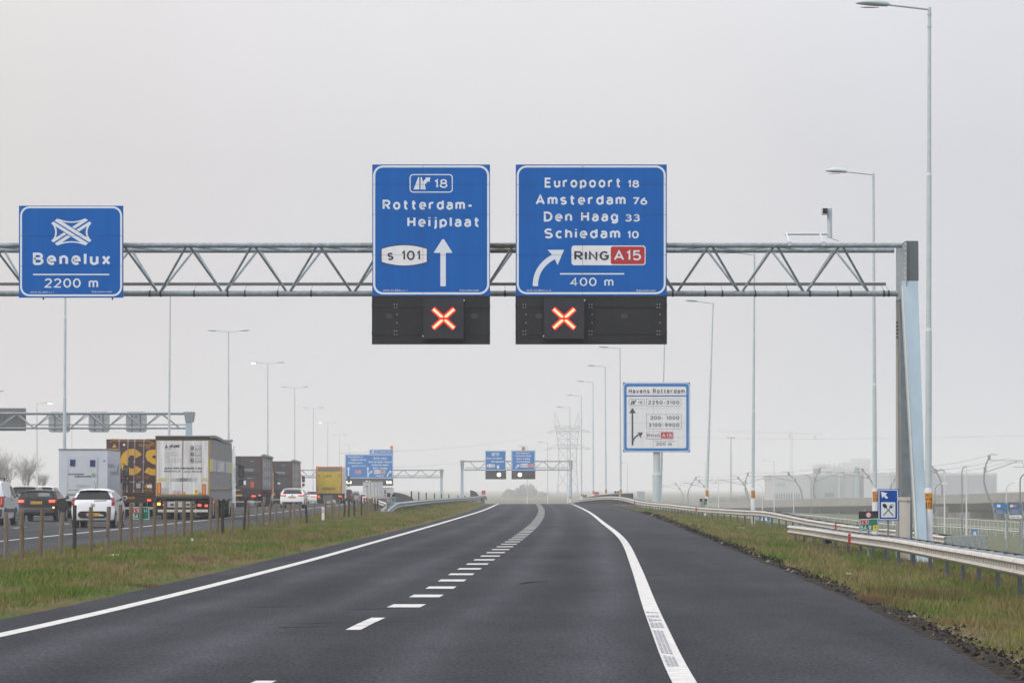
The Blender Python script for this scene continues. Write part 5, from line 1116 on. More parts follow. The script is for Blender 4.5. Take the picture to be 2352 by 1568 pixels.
# white estate further on
def ex(T, B):
    m = MB(); pl = Plane(lambda u, v, l: (u, B.surf(5, 0)[1]-.016-l, .95-v)); fill(m, pl, [(.06*math.cos(a), .045*math.sin(a)) for a in [k*PI/8 for k in range(16)]], dkgrey, .004); m.build('badge', T, world=False)
d = 241; A_ = [(.2,.26),(.03,.30),(-.02,.44),(0,.62),(.04,.72),(.05,.94),(.10,1.0),(.46,1.36),(.40,1.43),(.7,1.47),(1.7,1.48),(2.5,1.43),(3.3,1.0),(3.4,.97),(4.3,.80),(4.5,.62),(4.52,.4),(4.4,.26)]
car('white estate car with slanted red tail lights in front of the two tippers', (PX(671, d), d, ZL), A_, 6, 12, 1.76, 4.52, white_car, (6.15, 6.95, .84, .06), (4.75, 5.95, .52), (.8, 3.5), .33, sw(4.52, 1.48, 1.0, .15), plate=(4.5, 'H-217-RZ'), extra=ex, bumper=(1.0, 2.2, .85, dkgrey))
d = 385
car('white car half hidden between the white estate car and the yellow lorry', (PX(719, d), d, PZ(1156, d)), hatch(4.4, 1.5, .98, .55), 6, 13, 1.8, 4.4, white_car, (6.15, 7.8, .85), (4.6, 5.9, .5), (.8, 3.5), .33, sw(4.4, 1.5, .98, .2), plate=(4.4, 'K-550-TX'))
for lb, xx, d, pt, H, W_, k in (('dark compact car right beside the yellow lorry', 791.5, 372, brown_car, 1.62, 1.82, 0), ('grey hatchback with a roof carrier right of the yellow lorry', 812.5, 432, M('mid_grey_car', (.16,.17,.185), .3, coat=.4), 1.5, 1.75, 1), ('white car with one lit tail light left of the white container', 829, 486, white_car, 1.45, 1.76, 2)):
    z = PZ(1156.5, d) if k < 2 else PZ(1156, d)
    def ex(T, B):
        if k == 1:
            m = MB(); m.box(-.55, .55, .8, .9, 1.56, 1.60, dkgrey); m.box(-.55, .55, 1.8, 1.9, 1.56, 1.60, dkgrey); m.box(-.6, .6, .4, 2.2, 1.60, 1.66, midgrey)
            for u in (-.5, .5): m.box(u-.03, u+.03, .8, .9, 1.44, 1.56, dkgrey)
            m.build('roof_rack', T, world=False)
    car(lb, (PX(xx, d), d, max(z-.02, float(zr(d))+ZL)), hatch(4.1, H, 1.0, .4), 6, 13, W_, 4.1, pt, (6.15, 7.8, .85), (4.2, 6.2, .74), (.7, 3.2), .32, sw(4.1, H, 1.0, .1), lit=(k == 2), plate=(4.4, 'R-91-LP'), extra=ex)

# ---------------------------------------------------------------- lorries
def lamp_pair(T, x, y, z, w, h, lit=True, mat=None):
    m = MB(); m.box(x-w/2, x+w/2, y-.03, y, z-h/2, z+h/2, tail_off)
    if lit: m.box(x-w*.38, x+w*.38, y-.034, y-.03, z-h*.34, z+h*.34, mat or tail_on)
    m.build('tail_light', T, world=False)
def cab(T, y0, L_, W, H, paint, mirror=True, mx=.3):
    c = MB(); hw = W/2
    c.prism_x([(y0, .55), (y0, H-.2), (y0+.25, H), (y0+L_*.62, H), (y0+L_*.9, H-.55), (y0+L_, 1.5), (y0+L_, .45)], -hw, hw, paint); o = c.build('cab', T, world=False)
    m = MB()
    for s in (-1, 1): m.poly([(s*(hw+.006), y0+L_*.45, 1.75), (s*(hw+.006), y0+L_*.47, 2.55), (s*(hw+.006), y0+L_*.83, 2.5), (s*(hw+.006), y0+L_*.93, 1.75)], glass)
    m.build('side_window', o, world=False)
    for s in (-1, 1):
        m = MB(); x = s*(hw+mx); y = y0+L_*.92; q = rrect(-.14, -.30, .14, .30, .06)
        m.add([(x+u, y-.08, 2.35+v) for u, v in q]+[(x+u, y+.06, 2.35+v) for u, v in q], [list(range(len(q))), list(range(len(q), 2*len(q)))[::-1]]+[(i, (i+1) % len(q), len(q)+(i+1) % len(q), len(q)+i) for i in range(len(q))], black)
        q = rrect(-.12, -.14, .12, .14, .05); m.add([(x+u, y-.05, 1.80+v) for u, v in q]+[(x+u, y+.06, 1.80+v) for u, v in q], [list(range(len(q))), list(range(len(q), 2*len(q)))[::-1]]+[(i, (i+1) % len(q), len(q)+(i+1) % len(q), len(q)+i) for i in range(len(q))], black)
        m.poly([(x-.1, y-.086, 2.12), (x+.1, y-.086, 2.12), (x+.1, y-.086, 2.56), (x-.1, y-.086, 2.56)], glass_lt); m.poly([(x-.09, y-.056, 1.70), (x+.09, y-.056, 1.70), (x+.09, y-.056, 1.9), (x-.09, y-.056, 1.9)], glass_lt)
        m.path([(s*hw, y, 2.75), (x-s*.02, y, 2.66)], .025, black, 6); m.path([(s*hw, y, 1.5), (x-s*.02, y, 1.68)], .025, black, 6); m.build('mirror', o, world=False)
    return o
def axles(T, ys, r, W, dual=True):
    for y in ys:
        for s in (-1, 1): wheel(T, s*(W/2-(.34 if dual else .2)), y, r, .28, s, dual=dual)
def chassis(T, y0, y1, W, z=.95, mat=black):
    m = MB(); m.box(-.5, .5, y0, y1, z-.25, z, mat); m.box(-W/2+.1, W/2-.1, y0+.3, y1-.2, z, z+.12, mat)
    m.build('chassis', T, world=False)
def rear_bar(T, W, z, y=.05, mat=None):
    m = MB(); m.box(-W/2+.1, W/2-.08, y, y+.08, z-.06, z+.06, mat or midgrey); m.box(-.5, -.42, y+.08, y+.16, z, z+.5, black); m.box(.42, .5, y+.08, y+.16, z, z+.5, black); m.build('rear_underrun_bar', T, world=False)
def flaps(T, W, y, z0=.18, z1=.85):
    for s in (-1, 1):
        m = MB(); m.box(s*(W/2-.36)-.3, s*(W/2-.36)+.3, y, y+.02, z0, z1, black); m.build('mud_flap', T, world=False)
# grey curtainsider with white rear doors
d = 154.5; W_, LT = 2.55, 13.6
T = thing('curtainsider_lorry', 'articulated lorry with white lettered rear doors and a torn grey side curtain', 'lorry', (PX(419.5, d), d, ZL), 'lorries in the traffic queue', R(.35))
curt = M('grey_curtain', (.205, .20, .20), .7, streak=(7, .25)); ydoor = M('door_edge_yellow', (.42, .29, .06), .6, noise=(8, .35)); dirty = M('dirty_white_door', (.64, .645, .64), .6, streak=(6, .28))
m = MB(); m.box(-W_/2, W_/2, 0.0, .12, 1.12, 3.78, ydoor); m.box(-W_/2+.03, W_/2-.03, .12, LT, 1.18, 3.80, curt); m.build('box_frame', T, world=False)
m = MB(); m.box(-W_/2-.01, W_/2+.01, -.04, .12, 3.78, 3.95, M('dark_blue_edge', (.02, .026, .04), .5)); m.box(-W_/2, W_/2, -.02, .14, 3.95, 3.985, cream)
vs = []
for i in range(28):
    t = i/27; y = .12+t*(LT-.12); sag = .06*math.sin(t*7)-.02*t
    vs += [(W_/2+.02, y, 3.84+sag), (W_/2+.02, y, 3.97+sag), (-W_/2-.02, y, 3.97+sag), (-W_/2-.02, y, 3.84+sag)]
m.add(vs, [(4*i+k, 4*i+(k+1) % 4, 4*i+4+(k+1) % 4, 4*i+4+k) for i in range(27) for k in range(4)]+[(0,1,2,3), (111,110,109,108)], curt); m.build('roof', T, world=False)
doorw = {}
for s, nm in ((-1, 'left'), (1, 'right')):
    m = MB(); x0, x1 = (-W_/2+.06, -.012) if s < 0 else (.012, W_/2-.06); m.box(x0, x1, -.03, -.002, 1.20, 3.73, dirty); doorw[s] = m.build('rear_door', T, world=False)
pl = Plane(lambda u, v, l: ((u-1185)/830*2.40, -.031-l, 1.12+(1095-v)/905*2.66)); cg = M('curtain_grey_print', (.22, .23, .24), .6); cgl = M('faded_print', (.30, .31, .32), .6); lg = M('light_grey_print', (.40, .41, .42), .6)
m = MB(); pli = Plane(lambda u, v, l: pl.fn(u+(320-v)*.28, v, l)); text(m, pli, 'LiNK', 898, 1140, 322, 54, sink, .004, off=.06, sp=.9); text(m, pl, 'Sp. z o.o.', 893, 1003, 345, 17, sink, .004, off=.02)
for s_, v, b in (('ul. Sadkowicza 17', 412, 1105), ('05-860 Warszawa', 447, 1120), ('Poland', 480, 972), ('tel. +48 22 769 69 00', 520, 1155), ('fax +48 22 769 69 69', 556, 1152)): text(m, pl, s_, 890, b, v, 19, cgl, .004, off=.01)
text(m, pl, 'REKRUTACJA', 880, 1150, 712, 30, sink, .004, off=.04, sp=1.0)
m.build('lettering', doorw[-1], world=False)
m = MB(); text(m, pl, 'www.linktransport.eu', 888, 1500, 665, 38, sink, .008, off=.05, sp=1.0); text(m, pl, '+48 (22) 769 69 09', 1192, 1500, 718, 30, sink, .004, off=.04)
for v, a, b in ((325, '9001', 0), (422, '14001', 1), (523, '45001', 2)):
    ring(m, pl, 1303, v-40, 1500, v+38, 4, 5, sink, .004); fill(m, pl, circ(1345, v, 28), sink, .004); fill(m, pl, circ(1345-4+4*b, v-3, 11), dirty, .006); text(m, pl, 'ISO '+a, 1382, 1490, v+8, 26, cg, .004, off=.02); fill(m, pl, [(1382, v+14), (1490, v+14), (1490, v+24), (1382, v+24)], cg, .004)
m.build('lettering', doorw[1], world=False)
m = MB()
for i in range(26):
    u = 775+i*32; q = abs(i-12.5)/12.5; c_ = M('stripe_yellow', (.55, .47, .06), .6) if q > .7 else (sink if q < .18 else cg if q < .34 else lg if q < .55 else None)
    if c_: fill(m, pl, [(u, 862), (u+20, 862), (u+20+34, 806), (u+34, 806)] if u < 1530 else [(u, 862), (1585, 862), (1585, 806), (min(u+34, 1584), 806)], c_, .006)
m.build('stripe_band', T, world=False)
for u0, u1 in ((770, 835), (1503, 1566)):
    m = MB(); v0, v1 = (885, 1065) if u0 < 1000 else (903, 1083); fill(m, pl, [(u0, v0), (u1, v0), (u1, v1), (u0, v1)], M('board_red', (.40, .05, .02), .6), .01); fill(m, pl, [(u0+14, v0+14), (u1-14, v0+14), (u1-14, v1-14), (u0+14, v1-14)], M('board_orange', (.68, .26, .015), .6), .014); m.build('marker_board', T, world=False)
m = MB(); fill(m, pl, [(838, 968), (965, 968), (965, 1065), (838, 1065)], lg, .006)
for u, s_ in ((1050, '70'), (1122, '80')):
    fill(m, pl, circ(u, 1040, 31), sred, .006); fill(m, pl, circ(u, 1040, 24), dirty, .009); text(m, pl, s_, u-16, u+16, 1052, 24, sink, .012)
fill(m, pl, [(1196, 1030), (1228, 1030), (1228, 1070), (1196, 1070)], sorange, .006); fill(m, pl, [(1382, 992), (1435, 992), (1435, 1070), (1382, 1070)], syel, .006); stroke(m, pl, [(1392, 1040), (1425, 1010)], 14, sink, .009); ring(m, pl, 1447, 1035, 1490, 1080, 21, 8, eu_blue, .006); m.build('stickers', T, world=False)
m = MB()
for u in (1196,): fill(m, pl, [(u-3, 188), (u+3, 188), (u-15, 1090), (u-21, 1090)], dkgrey, .003)
m.build('door_gap', T, world=False)
# side curtain print, straps
ps = Plane(lambda u, v, l: (W_/2+l-.02, .1+(u-1625)/365*13.5, 1.12+(1085-v)/905*2.66))
m = MB(); fill(m, ps, [(1630, 488), (1985, 512), (1985, 700), (1630, 688)], M('curtain_print_pale', (.36, .375, .39), .6, streak=(3, .2)), .004)
fill(m, ps, [(1630, 488), (1672, 490), (1672, 690), (1630, 688)], M('stripe_yellow', (.55, .47, .06), .6), .008); fill(m, ps, [(1950, 510), (1985, 512), (1985, 700), (1950, 700)], MATS['stripe_yellow'], .008); fill(m, ps, [(1725, 494), (1745, 495), (1745, 694), (1725, 692)], cg, .008); fill(m, ps, [(1860, 502), (1885, 504), (1885, 698), (1860, 697)], cg, .008)
text(m, ps, 'LINK', 1750, 1850, 690, 180, dirty, .010, off=.03); text(m, ps, 'transport', 1735, 1845, 775, 12, lg, .006); m.build('curtain_print', T, world=False)
m = MB()
for i in range(40):
    y = .2+i*.33; m.hexa([(W_/2-.03, y, .92+.05*math.sin(i*.6)), (W_/2+.02, y, .92+.05*math.sin(i*.6)), (W_/2+.02, y+.30, .90+.05*math.sin(i*.6+.4)), (W_/2-.03, y+.30, .90+.05*math.sin(i*.6+.4))], [(W_/2-.02, y+.1, 1.32), (W_/2+.01, y+.1, 1.32), (W_/2+.01, y+.40, 1.30), (W_/2-.02, y+.40, 1.30)], curt if i % 3 else midgrey)
m.box(W_/2-.02, W_/2+.012, .15, LT, 1.42, 1.52, M('dirty_hem', (.26, .22, .15), .8, noise=(9, .4))); m.build('curtain_hem', T, world=False)
m = MB(); m.box(-W_/2+.02, W_/2-.02, 0, .25, 1.0, 1.12, dkgrey); m.box(-.72, .55, -.02, .02, .58, .86, lg)
for x in (-.5, .25, .5): m.box(x-.08, x+.08, -.03, 0, .66, .76, dkgrey)
m.build('rear_sill', T, world=False); chassis(T, .1, 12.5, W_, 1.0); rear_bar(T, W_, .42, -.02, cream); flaps(T, W_, .35)
lamp_pair(T, -1.12, 0, .74, .17, .17, True, amber); lamp_pair(T, -.88, 0, .70, .12, .12); lamp_pair(T, .80, 0, .68, .20, .13); lamp_pair(T, 1.12, 0, .66, .16, .13)
for y in (2.2, 4.0): lamp_pair(T, 1.28, y, .82, .07, .07)
axles(T, (2.6, 3.9, 5.2), .5, W_); axles(T, (12.4,), .5, 2.5); axles(T, (15.9,), .5, 2.5, False); cab(T, 14.0, 2.2, 2.48, 3.7, white_car)
# white removal box truck
d = 161.5; W_ = 2.40
T = thing('removal_lorry', 'white box lorry with two small dark blue windows and removal firm lettering', 'lorry', (PX(191, d), d, ZL), 'lorries in the traffic queue'); wbox = M('pale_blue_white_box', (.52, .57, .64), .5, noise=(1.2, .08)); wdark = M('side_box_white', (.46, .48, .53), .5, noise=(1.2, .08))
m = MB(); m.box(-W_/2, W_/2, 0, 5.3, .95, 3.37, wbox); m.box(-W_/2-.02, W_/2+.02, -.02, 5.3, 3.37, 3.43, midgrey); m.build('box_body', T, world=False)
pl = Plane(lambda u, v, l: ((u-1362)/775*2.40, -.002-l, 3.43-(v-188)/810*2.46)); m = MB(); fill(m, pl, [(1125, 300), (1590, 310), (1580, 920), (1100, 920)], M('tailgate_white', (.50, .54, .59), .5, noise=(2, .06)), .02); m.build('tailgate', T, world=False)
m = MB(); fill(m, pl, [(1100, 925), (1250, 930), (1250, 940), (1100, 938)], midgrey, .024); m.box(-W_/2, W_/2, -.04, 0, .86, .97, lg)
for u in (1118, 1585): stroke(m, pl, [(u+10, 310), (u-6, 915)], 7, lg, .03)
m.build('tail_lift_frame', T, world=False)
for u0, u1, v0 in ((1157, 1240, 368), (1475, 1560, 376)):
    m = MB(); fill(m, pl, [(u0, v0), (u1, v0+2), (u1-4, v0+103), (u0-4, v0+100)], M('dark_blue_window', (.008, .028, .11), .3), .04); fill(m, pl, [(u0-3, v0-8), (u1+6, v0-6), (u1+5, v0+2), (u0-2, v0)], eu_blue, .045); m.build('rear_window', T, world=False)
m = MB(); sk = Plane(lambda u, v, l: pl.fn(u+(610-v)*.2, v, l)); text(m, sk, 'DIJKSHOORN', 1128, 1375, 612, 26, sink, .03, off=.05); text(m, sk, 'EUROMOVERS', 1235, 1500, 650, 26, sink, .03, off=.05); text(m, pl, 'T. +31 174 248 20 20', 1242, 1455, 780, 12, cg, .03); text(m, pl, 'www.dijkshoorn.nl', 1240, 1452, 808, 16, sink, .03)
fill(m, pl, [(1125, 848), (1240, 849), (1240, 860), (1125, 859)], M('lime_line', (.32, .5, .03), .6), .03); fill(m, pl, [(1240, 849), (1420, 852), (1420, 862), (1240, 860)], M('teal_line', (.02, .28, .34), .6), .03); m.build('lettering', T, world=False)
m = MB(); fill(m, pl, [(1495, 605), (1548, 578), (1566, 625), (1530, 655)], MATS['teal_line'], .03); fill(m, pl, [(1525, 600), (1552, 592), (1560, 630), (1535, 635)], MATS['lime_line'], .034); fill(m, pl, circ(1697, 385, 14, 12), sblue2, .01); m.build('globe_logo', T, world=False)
ps = Plane(lambda u, v, l: (W_/2+l, .1+(u-1750)/205*5.1, 3.43-(v-200)/760*2.42)); m = MB(); text(m, ps, 'DIJKS', 1762, 1855, 490, 62, cg, .006, off=.03); text(m, ps, 'EUROM', 1797, 1925, 605, 62, cg, .006, off=.03); fill(m, ps, bez((1900, 540), (1915, 440), (1930, 420), 6)+[(1928, 560)], MATS['teal_line'], .008); m.build('side_lettering', T, world=False)
chassis(T, .1, 6, W_, .92); rear_bar(T, W_, .45); axles(T, (1.6,), .42, W_); axles(T, (5.9,), .42, 2.3, False); flaps(T, W_, .8); cab(T, 5.35, 1.8, 2.2, 2.6, white_car, mx=.2)
for s in (-1, 1): lamp_pair(T, s*1.05, 0, .75, .2, .12, False)
m = MB(); m.disc((-.95, .2, .5), .2, 'y', .5, dkgrey, 12); m.box(.6, 1.0, .1, .6, .35, .8, dkgrey); m.build('tail_lift_gear', T, world=False)
# maroon 45 ft container lorry
d = 170.5; W_ = 2.58
T = thing('container_lorry', 'articulated lorry carrying a maroon container with huge yellow letters', 'lorry', (PX(301, d), d, ZL), 'lorries in the traffic queue'); mar = M('maroon_container', (.062, .026, .033), .55, streak=(4, .25)); cyel = M('container_yellow', (.58, .33, .014), .55, streak=(4, .2)); bar = M('lock_bar_steel', (.30, .28, .28), .5)
m = MB(); m.box(-W_/2, W_/2, .03, 13.7, 1.14, 4.04, mar)
for z in (1.16, 3.92): m.box(-W_/2, W_/2, 0, .06, z-.06, z+.12, mar)
for x in (-W_/2, W_/2-.12): m.box(x, x+.12, 0, .06, 1.28, 3.86, mar)
m.build('container', T, world=False)
for s in (-1, 1):
    m = MB(); m.box(min(s*.01, s*1.12), max(s*.01, s*1.12), -.01, .028, 1.24, 3.86, mar)
    for k in range(4): m.box(min(s*.05, s*1.08), max(s*.05, s*1.08), -.028, -.01, 1.36+k*.62, 1.80+k*.62, mar)
    m.build('container_door', T, world=False)
pl = Plane(lambda u, v, l: ((u-372)/745*2.58, -.03-l, 4.08-(v-180)/870*2.92))
m = MB(); R0, r0_ = 185, 0; cu, cv = 385, 545; a_ = [R(32+i*296/40) for i in range(41)]; o_ = [(cu+175*math.cos(a), cv-205*math.sin(a)) for a in a_]; i_ = [(cu+62*math.cos(a), cv-105*math.sin(a)) for a in a_]; n = 41
m.add(pl.P(o_+i_, .004), [(k, k+1, n+k+1, n+k) for k in range(n-1)], cyel)
sp_ = [(752,352),(752,440),(720,442),(692,455),(692,475),(752,505),(752,590),(700,575),(620,525),(588,450),(600,390),(650,356)]; fill(m, pl, sp_, cyel, .004); fill(m, pl, [(625,625),(700,655),(742,660),(742,755),(660,748),(572,705)], cyel, .004)
for q in ([(15,335),(182,340),(182,385),(15,385)], [(15,480),(120,480),(120,560),(15,560)], [(15,665),(182,665),(182,750),(15,750)]): fill(m, pl, q, cyel, .004)
m.build('large_letters', T, world=False)
m = MB(); fill(m, pl, [(88,320),(122,262),(158,320)], cyel, .004); stroke(m, pl, [(50,240),(85,212),(640,218),(690,250),(720,252)], 9, cyel, .003)
for u in (85, 125, 165, 615, 655, 695): fill(m, pl, [(u, 182), (u+22, 182), (u+36, 198), (u+14, 198)], cyel, .004)
text(m, pl, 'ECBU 452098 5', 492, 722, 300, 34, cyel, .004); text(m, pl, 'L5VA', 592, 660, 338, 32, cyel, .004); text(m, pl, '45', 575, 690, 950, 70, cyel, .004, off=.03); text(m, pl, 'HIGH CUBE', 575, 690, 985, 18, cyel, .004)
for u, v, w in ((200, 780, 65), (448, 780, 70), (575, 782, 65), (440, 1000, 75), (215, 1000, 70), (575, 1005, 130)):
    for k in range(2): fill(m, pl, [(u, v-18+k*26), (u+w, v-18+k*26), (u+w, v-6+k*26), (u, v-6+k*26)], M('small_print_ochre', (.26, .13, .02), .6), .004)
fill(m, pl, [(450, 875), (515, 875), (515, 952), (450, 952)], lg, .004); fill(m, pl, [(615, 900), (690, 900), (690, 950), (615, 950)], pwhite, .006); fill(m, pl, circ(268, 278, 18), pwhite, .004); m.build('lettering', T, world=False)
for u in (197, 330, 432, 570):
    m = MB(); (a, _, b), (c, _, e) = pl.fn(u, 205, 0), pl.fn(u-18, 1020, 0); m.tube((a, -.06, b), (c, -.06, e), .022, bar, 8)
    for v in (215, 540, 860, 1000): q = pl.fn(u-18*(v-205)/815, v, 0); m.box(q[0]-.045, q[0]+.045, -.085, -.03, q[2]-.06, q[2]+.06, bar)
    q = pl.fn(u, 855, 0); m.box(q[0]-.3, q[0], -.08, -.05, q[2]-.02, q[2]+.02, bar); m.build('lock_rod', T, world=False)
m = MB(); m.box(-W_/2, W_/2, 0, .2, .72, 1.06, M('maroon_frame', (.045, .02, .022), .6)); m.box(-1.1, .2, -.02, .0, .92, 1.06, M('reflective_strip', (.30, .15, .03), .5)); m.build('rear_frame', T, world=False)
chassis(T, .1, 13, W_, 1.06); rear_bar(T, W_, .45, mat=cream); axles(T, (2.4, 3.7, 5.0), .5, W_); axles(T, (12.5,), .5, 2.5); axles(T, (16.2,), .5, 2.5, False); cab(T, 14.2, 2.2, 2.48, 3.6, white_car)
lamp_pair(T, .95, 0, .86, .24, .14); lamp_pair(T, -1.0, 0, .86, .24, .14, False)
m = MB(); m.disc((.72, -.02, 1.02), .06, 'y', .03, dkgrey, 12); m.build('buffer', T, world=False)
# two dark tippers with orange-red trim
tip = M('tipper_dark', (.040, .042, .046), .5, noise=(2, .2)); tred = M('tipper_red_trim', (.20, .02, .018), .5); torng = M('tipper_orange_trim', (.48, .085, .02), .5); tside = M('tipper_side_rib', (.20, .20, .205), .4, noise=(3, .3)); tpic = M('tipper_side_picture', (.30, .29, .28), .5, noise=(2, .6))
def tipper(label, xc, d, rz, deco):
    W_ = 2.55; T = thing('tipper_lorry', label, 'lorry', (PX(xc, d), d, ZL+float(zr(d))), 'lorries in the traffic queue', rz); Lb = 9.4
    m = MB(); m.box(-W_/2, W_/2, .05, Lb, 1.35, 3.95, tip); m.build('tipper_body', T, world=False)
    m = MB(); m.box(-W_/2, W_/2, -.02, .05, 1.35, 3.95, tip)
    for q in ((-1.15, -.55, 2.7, 3.75), (-.45, 1.0, 2.7, 3.75), (-1.15, -.55, 1.5, 2.55), (-.35, .9, 1.5, 2.45)): m.box(q[0], q[1], -.035, -.02, q[2], q[3], M('tipper_panel', (.052, .054, .06), .5, noise=(2, .2)))
    m.box(-.52, -.46, -.07, -.02, 1.4, 3.9, dkgrey); m.box(-1.2, 1.1, -.08, -.02, 2.58, 2.64, dkgrey); tg = m.build('tailgate', T, world=False)
    m = MB()
    for q in ((-1.2, -.6, 3.76, 3.80), (-.4, .95, 3.76, 3.80), (-1.2, -.6, 1.42, 1.46), (-.3, .95, 1.42, 1.46)): m.box(q[0], q[1], -.045, -.036, q[2], q[3], tred)
    m.box(1.0, 1.07, -.05, -.02, 1.4, 3.9, tred); m.build('red_trim', T, world=False)
    m = MB(); p = Plane(lambda u, v, l: (u, -.045-l, v)); tx = Plane(lambda u, v, l: (u, -.04-l, -v))
    text(m, tx, 'HERREGODEN-ROELANS', -.25, .62, -2.92, .07, pwhite, .004, off=.02); text(m, tx, 'TEL. 0181 234589', -.12, .55, -2.82, .06, pwhite, .004); text(m, tx, 'B-716-4', .32, .64, -3.58, .06, pwhite, .004)
    if deco: fill(m, p, [(-.25, 1.75), (-.02, 1.75), (-.02, 2.07), (-.25, 2.07)], pwhite, .004); text(m, tx, '042 HV 7', .12, .56, -2.24, .06, pwhite, .004)
    else: fill(m, p, [(-.2, 1.92), (-.05, 2.02), (.1, 1.98), (.2, 1.95), (.12, 1.9), (.16, 1.84), (-.02, 1.86)], pwhite, .004)
    m.build('lettering', tg, world=False)
    if deco: m = MB(); m.box(.36, .62, -.06, -.04, 1.5, 2.0, torng); m.build('marker_board', T, world=False)
    for s in (-1, 1):
        for i in range(5):
            m = MB(); y = .4+i*1.85; m.hexa([(s*W_/2, y, 1.5), (s*(W_/2+.05), y+.1, 1.5), (s*(W_/2+.05), y+.5, 1.5), (s*W_/2, y+.6, 1.5)], [(s*W_/2, y, 3.75), (s*(W_/2+.05), y+.1, 3.75), (s*(W_/2+.05), y+.5, 3.75), (s*W_/2, y+.6, 3.75)], tside); m.build('side_rib', T, world=False)
        m = MB()
        for z0, z1 in ((1.6, 2.3), (2.35, 3.0), (3.05, 3.7)):
            for i in range(4):
                y = 1.1+i*1.85; m.poly([(s*(W_/2+.012), y, z0), (s*(W_/2+.012), y+.9, z0+.1), (s*(W_/2+.012), y+1.0, z1-.25), (s*(W_/2+.012), y+.1, z1)], tpic)
        m.build('side_picture', T, world=False)
        m = MB(); m.box(s*(W_/2+.02)-.04, s*(W_/2+.02)+.04, Lb-.1, Lb+.05, 1.0, 3.85, torng); m.build('orange_edge', T, world=False)
    m = MB(); m.path([(W_/2-.05, .0, 4.03), (W_/2+.02, .8, 4.06), (W_/2+.02, 4.5, 4.02), (W_/2+.05, Lb, 3.96)], [.06, .13, .14, .10], M('sheet_roll', (.24, .25, .24), .8, noise=(3, .3)), 8); m.box(-W_/2, W_/2, 0, Lb, 3.95, 4.0, M('sheet_cover', (.12, .12, .12), .8)); m.build('cover_roll', T, world=False)
    chassis(T, .1, 11, W_, 1.2); m = MB(); m.box(-W_/2+.05, W_/2-.05, .0, .15, .85, 1.3, black); m.box(-W_/2+.1, W_/2-.1, .02, .1, .38, .45, lg); m.build('rear_underrun_bar', T, world=False)
    number_plate(T, -.6, -.01, .92, 'OX-97-L', .55, .13); lamp_pair(T, .58, 0, .86, .38, .13); lamp_pair(T, 1.06, 0, .92, .16, .12); lamp_pair(T, -1.0, 0, .86, .3, .13, False)
    flaps(T, W_, .5); axles(T, (1.6, 3.0, 9.0), .5, W_); axles(T, (11.0,), .5, 2.5, False)
    c = cab(T, 9.6, 2.1, 2.48, 3.2, M('tipper_cab_orange', (.45, .09, .02), .35, coat=.4), mx=.22)
tipper('dark tipper lorry closer to the camera, with an orange marker board on its tailgate', 565.5, 257, R(-.3), True)
tipper('dark tipper lorry further ahead, with a white shark mark on its tailgate', 640, 305, R(-.6), False)
# yellow box lorry
d = 314; W_ = 2.5; ly = M('yellow_tail', (.56, .40, .02), .5, noise=(2, .12)); ly2 = M('yellow_tail_dark', (.42, .30, .015), .5, noise=(2, .12))
T = thing('yellow_lorry', 'yellow-backed box lorry with a closed tail lift and red top lights', 'lorry', (PX(755.7, d), d, ZL+float(zr(d))), 'lorries in the traffic queue', R(.35))
m = MB(); m.box(-W_/2, W_/2, 0, 7.5, .98, 3.52, M('cream_box', (.52, .50, .44), .5)); m.build('box_body', T, world=False)
m = MB(); m.box(-W_/2, W_/2, -.04, 0, .98, 3.5, torng); m.box(-W_/2+.1, W_/2-.1, -.06, -.04, 1.0, 3.42, ly); m.box(-1.1, 1.1, -.075, -.06, 3.1, 3.40, midgrey); m.box(-W_/2, W_/2, -.07, 0, 3.5, 3.56, sorange); m.build('rear_frame', T, world=False)
m = MB(); m.box(-.62, .62, -.09, -.062, 1.25, 3.06, ly2); m.box(-.6, .6, -.11, -.092, 1.42, 1.48, dkgrey); m.box(-.6, .6, -.11, -.092, 1.55, 3.0, ly); m.build('tail_lift', T, world=False)
for s in (-1, 1):
    m = MB(); m.box(s*.72-.07, s*.72+.07, -.12, -.062, 1.1, 3.1, ly); m.build('lift_rail', T, world=False)
    m = MB(); m.box(s*.98-.1, s*.98+.1, -.075, -.062, 2.55, 2.82, M('lift_plate', (.30, .26, .06), .6)); m.build('hinge_plate', T, world=False)
    m = MB(); m.box(s*1.22-.05, s*1.22+.05, -.06, 0, 3.52, 3.62, tail_on); m.build('top_light', T, world=False)
    lamp_pair(T, s*.98, -.04, .72, .17, .14); lamp_pair(T, s*1.16 if s > 0 else -1.2, -.04, .70, .15, .14)
    for k in range(2): m = MB(); m.box(s*1.08-.03, s*1.08+.03, -.08, -.06, 1.2+k*.3, 1.4+k*.3, torng); m.build('reflector', T, world=False)
m = MB(); tx = Plane(lambda u, v, l: (u, -.112-l, -v)); text(m, tx, 'LIPS', -.45, .22, -2.52, .24, sink, .004, off=.02); text(m, tx, '+', .28, .42, -2.54, .2, torng, .004, off=.02); m.build('lettering', T, world=False)
m = MB(); m.box(-.55, .35, -.05, .2, .25, .82, midgrey); m.box(-W_/2+.1, W_/2-.1, 0, .3, .40, .98, black); m.build('rear_skirt', T, world=False); number_plate(T, -1.0, -.06, .55, 'BV-RL-60', .4, .2)
chassis(T, .1, 8, W_, .95); flaps(T, W_, .4); axles(T, (2.0,), .48, W_); axles(T, (6.9,), .48, 2.4, False); cab(T, 7.6, 2.0, 2.45, 3.0, white_car, mx=.26)
m = MB(); m.box(-.3, .25, -.08, -.04, .06, .11, plate_m); m.box(.42, .5, -.08, -.04, .05, .26, pwhite); m.build('load_sign', T, world=False)
